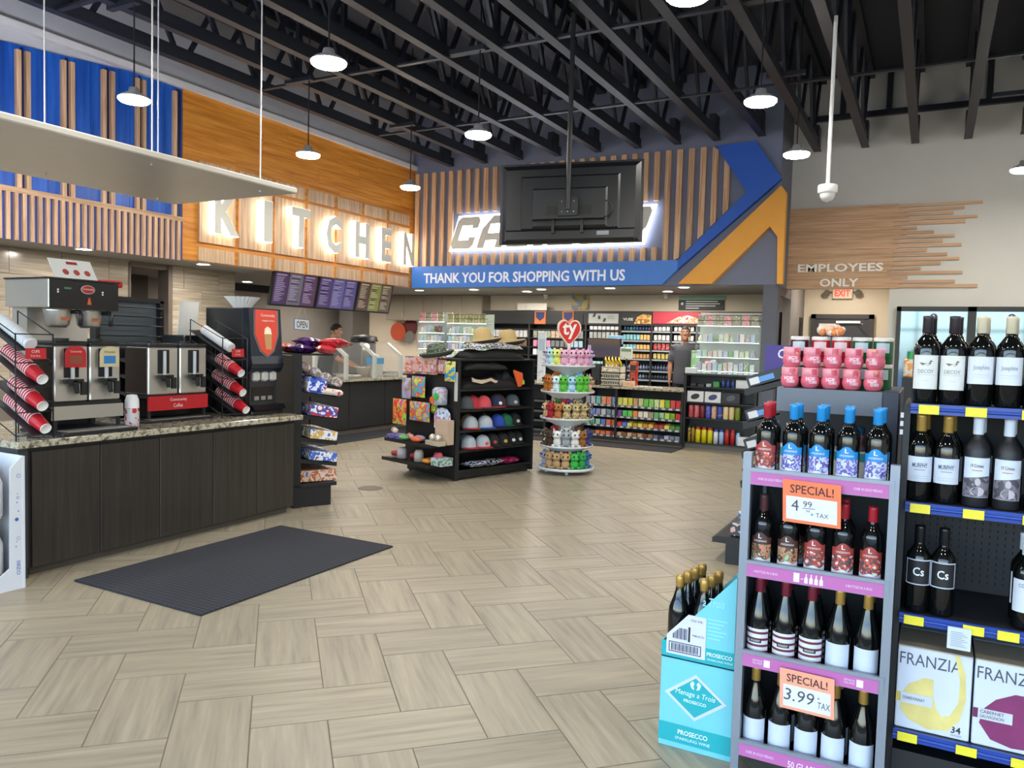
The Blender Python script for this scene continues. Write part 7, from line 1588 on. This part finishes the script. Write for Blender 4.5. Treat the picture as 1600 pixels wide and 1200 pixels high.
for k in range(3):
    z = 0.926 + 0.11 * k
    b = MB().box(-4.92, -4.58, 12.33, 12.34, z, z + 0.03).box(-4.92, -4.58, 12.33, 12.34, z + 0.075, z + 0.1).box(-4.92, -4.58, 12.6, 12.61, z, z + 0.1).box(-4.92, -4.91, 12.33, 12.61, z, z + 0.1).box(-4.59, -4.58, 12.33, 12.61, z, z + 0.1).box(-4.92, -4.58, 12.33, 12.61, z, z + 0.008)
    for q_ in range(9): b.box(-4.92 + 0.041 * q_, -4.91 + 0.041 * q_, 12.33, 12.34, z, z + 0.1)
    wp(bn, 'crate', b, CRM)
for k in range(5):
    x = -4.84 + 0.06 * k; pth = [(x + 0.02 * math.sin(t * 0.6), 12.42 - 0.05 + 0.05 * math.cos(t * 0.7), 1.24 + 0.025 * t) for t in range(8)]
    o = MB().tube(pth, [0.006, 0.016, 0.021, 0.023, 0.022, 0.019, 0.012, 0.005], 7).build('banana', mat('#d8b92a', 0.5)); tag(o, 'yellow banana standing in the cream crate, %s from left' % ORD[k], 'banana', 'bananas')
oth = [('white counter sign with two dark pictures right of the monitor', 'counter_sign', ['#cfd4ce', '#cfd4ce', '#6a8a70'], 0.22, 0.03, 0.19, (-4.58, 12.6, 1.39)), ('light blue card topper above the right end of the monitor', 'counter_sign', ['#6aa0c8', '#8ab8d8'], 0.28, 0.02, 0.15, (-4.86, 12.8, 1.63)), ('small orange box on the cash counter beside the cream crates', 'goods_box', ['#d08a5a', '#e0b898'], 0.19, 0.1, 0.09, (-4.44, 12.35, 0.926)), ('red and orange display stand on the counter behind the crates', 'counter_display', ['#1c1c1e', '#c8602a', '#a83030', '#2a2a2c'], 0.12, 0.1, 0.42, (-4.45, 12.62, 0.926)),
       ('tall white and blue card standing on the counter behind the toy spinner', 'counter_sign', ['#c9d4de', '#d8e0e6', '#b0c4d8'], 0.16, 0.02, 0.89, (-6.18, 12.6, 0.926)), ('brown cardboard tray on the counter left of the cream crates', 'goods_box', ['#8a6a4a', '#9a7a58'], 0.3, 0.2, 0.09, (-5.2, 12.35, 0.926)), ('black card reader stand left of the cream crates', 'card_reader', ['#141416', '#202226'], 0.15, 0.12, 0.36, (-5.06, 12.45, 0.926)),
       ('green and white bag beside the cashier on the counter', 'goods_bag', ['#4a9a4a', '#8ac07a', '#c8d8c0'], 0.14, 0.1, 0.3, (-3.36, 12.5, 1.26)), ('blue and white box on the glass shelf beside the cashier', 'goods_box', ['#5a98c8', '#c8503a', '#d8d8d8'], 0.2, 0.1, 0.16, (-3.12, 12.5, 1.2601)), ('white face-down tray on the merchandiser corner', 'goods_box', ['#c8cccc', '#d8dcdc'], 0.18, 0.12, 0.09, (-3.38, 12.32, 1.196))]
for i, (lab, nm, cs_, w, d, h, loc) in enumerate(oth):
    sgn = thing(nm, lab, 'sign' if 'sign' in nm else 'goods', loc); MB().rbox(-w / 2, w / 2, 0, d, 0, h, 0.004).build('body', art(cs_, 12), sgn); MB().box(-w * 0.4, w * 0.4, -0.003, 0, h * 0.62, h * 0.85).build('print', mat(cs_[-1], 0.5), sgn)
    if nm == 'counter_sign' and loc[2] > 1: MB().box(-0.01, 0.01, d, d + 0.02, -(loc[2] - 0.925), 0.02).build('post', KB, sgn)
for k in range(5): pack('teal_box', ['#8ab0a8', '#b0ccc4', '#c8b0c0'], 0.13, 0.12, 0.10, (-5.62 + 0.16 * (k % 3), 12.5, 0.926 + 0.105 * (k // 3)), 'pastel carton, %s in the stack beside the monitor on the counter' % ORD[k], 'goods', 'pastel cartons by the monitor')
for k in range(6): pack('crumpled_slip', ['#c9c9c4'], 0.07, 0.05, 0.02, (-4.28 + 0.08 * k, 12.34, 0.926), 'small white slip, %s from left on the stone counter edge' % ORD[k], 'paper', 'slips on the counter')
# ---------------------------------------------------------------- kitchen
kc = thing('kitchen_counter', 'long dark serving counter of the kitchen with a pale stone edge', 'counter', (-8.8, 10, 0))
wp(kc, 'body', MB().box(-9.1, -8.45, 7.3, 12.0, 0.10, 0.895), CABD); wp(kc, 'toe_kick', MB().box(-9.05, -8.5, 7.35, 11.95, 0, 0.10), mat('#6a6258', 0.6))
for y in (7.3, 8.2, 9.1, 10.05, 11.0): wp(kc, 'front_panel', MB().rbox(-8.45, -8.44, y + 0.004, y + 0.93, 0.11, 0.89, 0.002), mat('#262628', 0.5))
tag(MB().rbox(-9.15, -8.34, 7.25, 12.05, 0.895, 0.935, 0.004).build('granite_worktop', GRANITE), 'pale speckled stone top of the kitchen counter', 'worktop')
sg_ = thing('sneeze_guard', 'angled glass sneeze guard on white posts along the kitchen counter', 'glass guard', (-8.4, 10.5, 0.935))
for y in (9.12, 9.85, 10.58, 11.33):
    wp(sg_, 'post', MB().prism([(-8.33, 0.936), (-8.33, 1.33), (-8.64, 1.54), (-8.67, 1.51), (-8.38, 1.31), (-8.38, 0.936)], (0, y + 0.03, 0), (1, 0, 0), (0, 0, 1), 0.06), mat('#b9b9b4', 0.4))
KG = glassy('#dfe8e6', 0.05, 0.02)
for y in (9.15, 9.88, 10.61):
    wp(sg_, 'glass_pane', MB().box(-8.36, -8.354, y + 0.01, y + 0.69, 0.94, 1.32), KG)
    wp(sg_, 'glass_pane', MB().prism([(-8.35, 1.32), (-8.655, 1.53), (-8.66, 1.524), (-8.356, 1.314)], (0, y + 0.69, 0), (1, 0, 0), (0, 0, 1), 0.68), KG)
wp(sg_, 'glass_pane', MB().box(-9.0, -8.36, 11.355, 11.361, 0.94, 1.3), KG)
MENU = [(['#3f2c50', '#4e3456', '#5a4a5c', '#452f58', '#50385c'], ['#3c2848', '#54505c', '#472e48']), (['#3d3468', '#4f4678', '#453a66', '#5a5488'], ['#40305a', '#4e4a78', '#443c6c']), (['#4a3a30', '#5a5a34', '#4e3c36', '#6a6a3c'], ['#4a3030', '#6a6c38', '#54443c'])]
for k, (y0, y1) in enumerate(((8.79, 9.785), (9.80, 10.785), (10.80, 11.79))):
    mn = thing('menu_screen', ('purple menu screen, leftmost of three', 'violet menu screen, middle of three', 'brown and green menu screen, rightmost of three')[k] + ' hanging under the kitchen sign', 'screen', (-8.93, (y0 + y1) / 2, 2.35), 0, 'menu screens')
    up = Vector((0.21, 0, 1)).normalized(); o = Vector((-9.0, y0, 2.08)); L_ = y1 - y0
    wp(mn, 'casing', MB().prism([(0, 0), (L_, 0), (L_, 0.56), (0, 0.56)], o, (0, 1, 0), up, -0.04), KB)
    nn = Vector((0, 1, 0)).cross(up)
    for c in range(3):
        a0 = 0.03 + (L_ - 0.06) / 3 * c
        pn = wp(mn, 'menu_page', MB().prism([(a0 + 0.006, 0.03), (a0 + (L_ - 0.06) / 3 - 0.006, 0.03), (a0 + (L_ - 0.06) / 3 - 0.006, 0.53), (a0 + 0.006, 0.53)], o, (0, 1, 0), up, 0.003), mat(MENU[k][1][c], 0.4, emit=0.55))
        b = MB(); b2 = MB(); rnd = random.Random(k * 3 + c)
        b.prism([(a0 + 0.04, 0.48), (a0 + 0.25, 0.48), (a0 + 0.25, 0.505), (a0 + 0.04, 0.505)], o + nn * 0.003, (0, 1, 0), up, 0.001)
        z = 0.445
        while z > 0.06:
            (b2 if rnd.random() < 0.2 else b).prism([(a0 + 0.04, z), (a0 + rnd.uniform(0.13, 0.26), z), (a0 + rnd.uniform(0.13, 0.26), z + 0.012), (a0 + 0.04, z + 0.012)], o + nn * 0.003, (0, 1, 0), up, 0.001); z -= 0.028
        wp(pn, 'menu_lines', b, mat('#8a80a0' if k < 2 else '#a09a80', 0.5, emit=0.4)); 
        if b2.v: wp(pn, 'dark_lines', b2, mat('#1c1624', 0.5))
op_ = thing('open_sign', 'small white OPEN sign with blue rim hanging in the kitchen opening', 'sign', (-9.0, 9.5, 1.72))
ou = Vector((0, 1, -0.03)).normalized()
wp(op_, 'board', MB().prism([(-0.17, 0), (0.17, 0), (0.17, 0.175), (-0.17, 0.175)], (-9.0, 9.5, 1.72), ou, (0, 0, 1), 0.01), mat('#3a68a8', 0.5))
wp(op_, 'white_field', MB().prism([(-0.16, 0.01), (0.16, 0.01), (0.16, 0.165), (-0.16, 0.165)], (-8.9895, 9.5, 1.72), ou, (0, 0, 1), 0.002), mat('#c9d0d4', 0.5))
wp(op_, 'lettering', MB().text('OPEN', (-8.985, 9.375, 1.755), ou, (0, 0, 1), 0.25, 0.11, bold=0.012), mat('#1c2430', 0.5))
wp(op_, 'chain', MB().tube([(-8.99, 9.38, 1.89), (-8.98, 9.47, 2.08)], 0.003, 4).tube([(-8.99, 9.62, 1.89), (-8.98, 9.53, 2.08)], 0.003, 4), STEEL)
struct('trim_3', MB().box(-9.84, -9.80, 8.86, 9.75, 2.32, 2.44), mat('#16171a', 0.5))
struct('wall_kitchen_column', MB().box(-12.1, -11.7, 14.0, 14.6, 0, 2.6), mat('#6c6864', 0.7))
uc = thing('wall_cabinet', 'beige upper wall cabinets at the back of the kitchen', 'cabinet', (-9.7, 14.4, 2.04)); CAB2 = mat('#9c9182', 0.6)
wp(uc, 'carcass', MB().box(-10.95, -8.42, 14.25, 14.597, 2.04, 2.595), CAB2)
for k in range(5): dd_ = wp(uc, 'door', MB().rbox(-10.94 + 0.505 * k, -10.445 + 0.505 * k, 14.235, 14.25, 2.05, 2.585, 0.004), CAB2); wp(dd_, 'door_handle', MB().box(-10.47 + 0.505 * k, -10.455 + 0.505 * k, 14.215, 14.235, 2.08, 2.2), STEEL)
bc = thing('kitchen_bench', 'steel work bench at the back of the kitchen', 'work bench', (-10.5, 13.9, 0))
wp(bc, 'top', MB().rbox(-11.6, -8.9, 13.6, 14.2, 0.88, 0.92, 0.006), STEEL); wp(bc, 'body', MB().box(-11.55, -8.95, 13.65, 14.2, 0.0, 0.88), mat('#6a6864', 0.5))
for (x, z, r, c, lab, dy) in ((-10.72, 1.78, 0.21, '#b3482a', 'large orange round pan hanging at the back of the kitchen', 0.0), (-10.42, 1.88, 0.19, '#5c1f22', 'dark red round pan hanging behind the orange pan', 0.05), (-10.36, 1.66, 0.14, '#6a6660', 'small grey round pan hanging beside the orange pan', -0.05)):
    t = thing('hanging_pan', lab, 'pan', (x, 14.5 + dy - 0.06, z), 0, 'pans on the kitchen wall'); MB().cyl((0, 0, 0), (0, -0.04, 0), r * 0.95, r, 20).build('dish', mat(c, 0.5), t); MB().cyl((0, 0, r * 0.9), (0, 0.16 - dy - 0.0, r * 0.9), 0.01, n=8).build('hook', STEEL, t); MB().cyl((0, -0.045, 0), (0, -0.04, 0), r * 0.8, r * 0.8, 20).build('inner_face', mat(c, 0.6), t)
fl_ = thing('slicer', 'silver slicing machine with dark hood and bright lamp in the kitchen', 'machine', (-9.9, 12.2, 0.9))
wp(fl_, 'table', MB().box(-10.4, -9.6, 11.6, 12.7, 0, 0.9), mat('#5c5a58', 0.5)); wp(fl_, 'body', MB().rbox(-10.1, -9.75, 11.95, 12.4, 0.901, 1.55, 0.02), mat('#8a8884', 0.4, 0.5)); wp(fl_, 'hood', MB().lathe([(0.28, 0), (0.25, 0.1), (0, 0.14)], 14, (-9.9, 12.2, 1.55)), KB); wp(fl_, 'lamp', MB().ball((-9.72, 12.05, 1.45), 0.06), mat('#fff0d8', 0.5, emit=6, noise=0))
for k, (y, r) in enumerate(((10.9, 0.14), (11.15, 0.12))): o = MB().lathe([(0, 0), (r * 0.6, 0), (r, 0.16), (r * 1.05, 0.165), (r * 0.97, 0.16), (r * 0.58, 0.01), (0, 0.01)], 16).build('steel_bowl', STEEL, None, (-8.85, y, 0.936)); tag(o, 'steel mixing bowl on the kitchen counter, %s of two' % ('nearer', 'farther')[k], 'bowl', 'steel bowls')
tis = thing('glove_box', 'bright blue box with white tissue behind the glass guard', 'box', (-8.75, 11.1, 1.16)); MB().rbox(-0.07, 0.07, -0.17, 0.17, 0, 0.11, 0.004).build('box', mat('#2f8fc4', 0.5), tis); MB().ball((0, 0.02, 0.13), (0.05, 0.07, 0.04), 8, 5).build('tissue', WHITE, tis); MB().box(-0.06, 0.06, -0.15, 0.15, -0.22, 0).build('riser', STEEL, tis)
for k, (y, z) in enumerate(((10.2, 0.936), (10.35, 0.936), (11.45, 0.936))): o = MB().rbox(-0.12, 0.12, -0.13, 0.13, 0, 0.05, 0.01).build('food_tray', mat('#9a9488', 0.4, 0.3), None, (-8.65, y, z), 0.2 * k); tag(o, 'low food tray on the kitchen counter, %s from left' % ORD[k], 'tray', 'food trays')
# ---------------------------------------------------------------- cooler doors right at the back
cd_ = thing('cooler_doors', 'black framed glass cooler doors reflecting the sky, far right behind the bottles', 'cooler', (0.3, 13.3, 0))
CBK = mat('#131417', 0.4)
MIRR = mat('#5d6f80', 0.05, 0.85, noise=0)
for k in range(4):
    x0 = -0.50 + 0.99 * k
    wp(cd_, 'frame', MB().box(x0, x0 + 0.06, 13.27, 13.345, 0.1, 2.32).box(x0 + 0.94, x0 + 0.99, 13.27, 13.345, 0.1, 2.32).box(x0, x0 + 0.99, 13.27, 13.345, 2.25, 2.32).box(x0, x0 + 0.99, 13.27, 13.345, 0.1, 0.2), CBK)
    g_ = wp(cd_, 'glass', MB().box(x0 + 0.06, x0 + 0.94, 13.31, 13.33, 0.2, 2.25), MIRR)
    wp(cd_, 'handle', MB().box(x0 + 0.88, x0 + 0.91, 13.22, 13.25, 0.9, 1.7), STEEL)
    nb = wp(cd_, 'number_disc', MB().cyl((x0 + 0.5, 13.309, 2.17), (x0 + 0.5, 13.306, 2.17), 0.05, n=16), mat('#2f3a78', 0.4))
    wp(nb, 'number', MB().text(str(k + 1), (x0 + 0.485, 13.304, 2.14), (1, 0, 0), (0, 0, 1), 0.025, 0.06), WHITE)
# ================================================================ people
def fused(mb, name, m, voxel, smooth=5):
    """volumes fused into one continuous smooth surface"""
    me = mb.mesh(name, m); o = bpy.data.objects.new(name, me); COL.objects.link(o)
    r = o.modifiers.new('r', 'REMESH'); r.mode = 'VOXEL'; r.voxel_size = voxel
    s = o.modifiers.new('s', 'SMOOTH'); s.factor = 0.5; s.iterations = smooth
    nm = bpy.data.meshes.new_from_object(o.evaluated_get(bpy.context.evaluated_depsgraph_get()))
    bpy.data.objects.remove(o)
    nm.polygons.foreach_set('use_smooth', [True] * len(nm.polygons)); nm.materials.clear(); nm.materials.append(m)
    return nm
def loft(mb, rings, n=20):
    """closed body of upright-stacked ellipses (cx, cy, z, rx, ry)"""
    vs = []; fs = []
    for cx, cy, z, rx, ry in rings:
        for i in range(n):
            t = 2 * PI * i / n; vs.append((cx + rx * math.cos(t), cy + ry * math.sin(t), z))
    k = len(rings)
    for j in range(k - 1):
        for i in range(n): fs.append((j * n + i, j * n + (i + 1) % n, (j + 1) * n + (i + 1) % n, (j + 1) * n + i))
    fs += [tuple(range(n - 1, -1, -1)), tuple(range((k - 1) * n, k * n))]
    return mb.add(vs, fs, 0, True)
def person(label, loc, rz, h, skin, hair, shirt, trouser, lean=0.0, reach=False, nod=0.0):
    """standing adult, facing local +x; drawn for 1.75 m and scaled"""
    s = h / 1.75
    t = thing('person', label, 'person', loc, rz)
    def cx(z): return lean * max(0.0, z - 0.95) ** 1.15
    def drop(z): return z - 0.10 * lean * max(0.0, z - 0.95)
    tors = [(0.80, 0.10, 0.16), (0.88, 0.115, 0.17), (0.97, 0.11, 0.165), (1.07, 0.10, 0.15), (1.17, 0.105, 0.152), (1.28, 0.118, 0.172), (1.37, 0.115, 0.185), (1.425, 0.095, 0.17), (1.46, 0.07, 0.115)]
    hc = Vector((cx(1.64) + 0.015 + 0.02 * nod, 0, drop(1.635)))
    fw = Vector((1, 0, -nod)).normalized(); up = Vector((nod, 0, 1)).normalized(); lf = up.cross(fw)
    def H(a, b_, c): return hc + fw * a + lf * b_ + up * c
    arms = []
    for y in (1, -1):
        sh = Vector((cx(1.40), y * 0.185, drop(1.405)))
        if reach: el = sh + Vector((0.16, y * 0.05, -0.24)); wr = el + Vector((0.21, -y * 0.05, -0.10)); pm = wr + Vector((0.07, -y * 0.01, -0.025))
        else: el = sh + Vector((-0.01, y * 0.05, -0.285)); wr = el + Vector((0.05, y * 0.0, -0.245)); pm = wr + Vector((0.012, 0, -0.075))
        arms.append((y, sh, el, wr, pm))
    legs = [(y, Vector((0, y * 0.09, 0.86)), Vector((0.015, y * 0.10, 0.47)), Vector((-0.015, y * 0.105, 0.08))) for y in (1, -1)]
    S_ = Matrix.Scale(s, 4)
    b = MB(); b.M = S_
    loft(b, [(cx(z), 0, drop(z), rx, ry) for z, rx, ry in tors])
    b.tube([(cx(1.43), 0, drop(1.43)), (cx(1.5), 0, drop(1.5)), tuple(H(-0.015, 0, -0.04))], [0.075, 0.057, 0.056], 14)
    b.ball(tuple(H(-0.01, 0, 0.02)), (0.098, 0.076, 0.108), 18, 12); b.ball(tuple(H(0.022, 0, -0.055)), (0.064, 0.057, 0.062), 14, 10)
    b.tube([tuple(H(0.085, 0, 0.025)), tuple(H(0.103, 0, -0.008)), tuple(H(0.092, 0, -0.022))], [0.010, 0.015, 0.012], 8)
    b.ball(tuple(H(0.075, 0, -0.085)), (0.022, 0.03, 0.02), 10, 6)
    for y in (1, -1): b.ball(tuple(H(-0.005, y * 0.079, 0.0)), (0.02, 0.013, 0.034), 10, 7)
    for y, sh, el, wr, pm in arms:
        b.tube([sh + Vector((0, -y * 0.05, 0.0)), sh, sh.lerp(el, 0.5), el, el.lerp(wr, 0.35), wr, wr.lerp(pm, 0.4)], [0.06, 0.06, 0.05, 0.042, 0.043, 0.029, 0.028], 12)
        d = (pm - wr).normalized(); lat = Vector((0, y, 0)) if reach else Vector((1, 0, 0)); lat = (lat - d * lat.dot(d)).normalized(); nr = d.cross(lat)
        nr = nr if nr.dot(Vector((0, -y, -1 if reach else 0))) > 0 else -nr
        for k in range(5):
            q_ = wr.lerp(pm, 0.25 + 0.2 * k); b.ball(tuple(q_), (0.026, 0.026, 0.026) if k == 0 else tuple(abs(c_) for c_ in (lat * 0.04 + nr * 0.015 + d * 0.02)) if False else (0.022, 0.022, 0.022), 8, 6)
            b.ball(tuple(q_ + lat * 0.02), 0.017, 8, 6); b.ball(tuple(q_ - lat * 0.02), 0.017, 8, 6)
        for k in range(4):
            a = pm + lat * (0.033 - 0.022 * k); L_ = (0.07, 0.082, 0.076, 0.058)[k]
            b.tube([a - d * 0.02, a + d * L_ * 0.45, a + d * L_ * 0.8 + nr * 0.014, a + d * L_ * 0.95 + nr * 0.034], [0.0105, 0.0095, 0.009, 0.0075], 7)
        a = wr.lerp(pm, 0.45) + lat * 0.03
        b.tube([a - lat * 0.01, a + d * 0.03 + lat * 0.022, a + d * 0.062 + lat * 0.024 + nr * 0.012], [0.014, 0.012, 0.009], 7)
    for y, hp, kn, an in legs: b.tube([hp + Vector((0, 0, 0.06)), hp, hp.lerp(kn, 0.5), kn, kn.lerp(an, 0.35), an, an - Vector((0, 0, 0.05))], [0.085, 0.09, 0.075, 0.055, 0.056, 0.037, 0.037], 12)
    SK = mat(skin, 0.6, noise=0.05)
    place('body', fused(b, 'body', SK, 0.0085 * s, 4), t)
    b = MB(); b.M = S_; g = 0.016
    loft(b, [(cx(z), 0, drop(z), rx + g + (0.012 if z < 1.2 else 0), ry + g + (0.012 if z < 1.2 else 0)) for z, rx, ry in [(0.78, 0.115, 0.172)] + tors[1:]])
    b.tube([(cx(1.42), 0, drop(1.42)), (cx(1.485), 0, drop(1.485))], [0.10, 0.073], 14)
    for y, sh, el, wr, pm in arms: b.tube([sh + Vector((0, -y * 0.07, 0.0)), sh, sh.lerp(el, 0.45), sh.lerp(el, 0.82)], [0.078, 0.079, 0.07, 0.068], 12)
    place('shirt', fused(b, 'shirt', mat(shirt, 0.8), 0.013 * s, 5), t)
    b = MB(); b.M = S_
    b.tube([(0.045 + cx(1.5), y * 0.03, drop(1.49) - 0.0) for y in (1, 0.3)] , 0.004, 5) if False else None
    for y, hp, kn, an in legs: b.tube([hp + Vector((0, 0, 0.08)), hp, hp.lerp(kn, 0.5), kn, kn.lerp(an, 0.5), an - Vector((0, 0, 0.02))], [0.105, 0.108, 0.092, 0.074, 0.066, 0.062], 12)
    loft(b, [(0, 0, 0.80, 0.115, 0.17), (0, 0, 0.9, 0.12, 0.178), (0, 0, 0.985, 0.118, 0.174)])
    place('trousers', fused(b, 'trousers', mat(trouser, 0.85), 0.014 * s, 5), t)
    for y, hp, kn, an in legs:
        b = MB(); b.M = S_; b.tube([(an.x - 0.06, an.y, 0.045), (an.x, an.y, 0.055), (an.x + 0.09, an.y, 0.045), (an.x + 0.18, an.y, 0.03)], [0.036, 0.044, 0.044, 0.026], 10); b.build('shoe', mat('#1a1a1b', 0.5), t)
    for y in (1, -1):
        b = MB(); b.M = S_; b.ball(tuple(H(0.077, y * 0.032, 0.022)), (0.013, 0.014, 0.008), 8, 6); b.build('eye', mat('#d5cec4', 0.3), t)
        b = MB(); b.M = S_; b.ball(tuple(H(0.087, y * 0.032, 0.022)), (0.005, 0.006, 0.006), 8, 5); b.build('pupil', mat('#17100b', 0.2), t)
        b = MB(); b.M = S_; b.tube([tuple(H(0.086, y * 0.014, 0.045)), tuple(H(0.084, y * 0.034, 0.05)), tuple(H(0.072, y * 0.052, 0.044))], 0.005, 5); b.build('eyebrow', mat(hair, 0.8), t)
    b = MB(); b.M = S_; b.tube([tuple(H(0.078, -0.024, -0.058)), tuple(H(0.087, 0, -0.056)), tuple(H(0.078, 0.024, -0.058))], 0.006, 6); b.build('mouth', mat('#75423a', 0.5), t)
    vs = []; fs = []; n = 22; m = 9
    for j in range(m + 1):
        for i in range(n):
            ph = 2 * PI * i / n; lo = 1.75 - 0.78 * max(0.0, min(1.0, (math.cos(ph) - 0.05) / 0.45)); th = lo * j / m
            k = 1.075 - 0.05 * (j / m) ** 3
            vs.append(tuple(H(-0.012 + 0.099 * k * math.sin(th) * math.cos(ph), 0.0775 * k * math.sin(th) * math.sin(ph), 0.022 + 0.11 * k * math.cos(th))))
    for j in range(m):
        for i in range(n): fs.append((j * n + i, (j + 1) * n + i, (j + 1) * n + (i + 1) % n, j * n + (i + 1) % n))
    b = MB(); b.M = S_; b.add(vs, fs, 0, True).build('hair', mat(hair, 0.8, noise=0.2, scale=60), t)
    return t
struct('floor_cashier_platform', MB().box(-5.2, -3.0, 13.0, 14.2, 0, 0.16), mat('#4a4640', 0.8))
ca = person('cashier with short dark hair in a dark grey shirt standing behind the counter', (-3.80, 13.42, 0.16), math.radians(-76), 1.79, '#96694f', '#1d1613', '#3a3b42', '#2a2c34')
ck = person('cook with short black hair in a black shirt leaning over the kitchen counter', (-9.62, 10.74, 0.0), math.radians(32), 1.86, '#9a6f57', '#14100e', '#1a1b20', '#22242a', 0.28, True, 0.25)
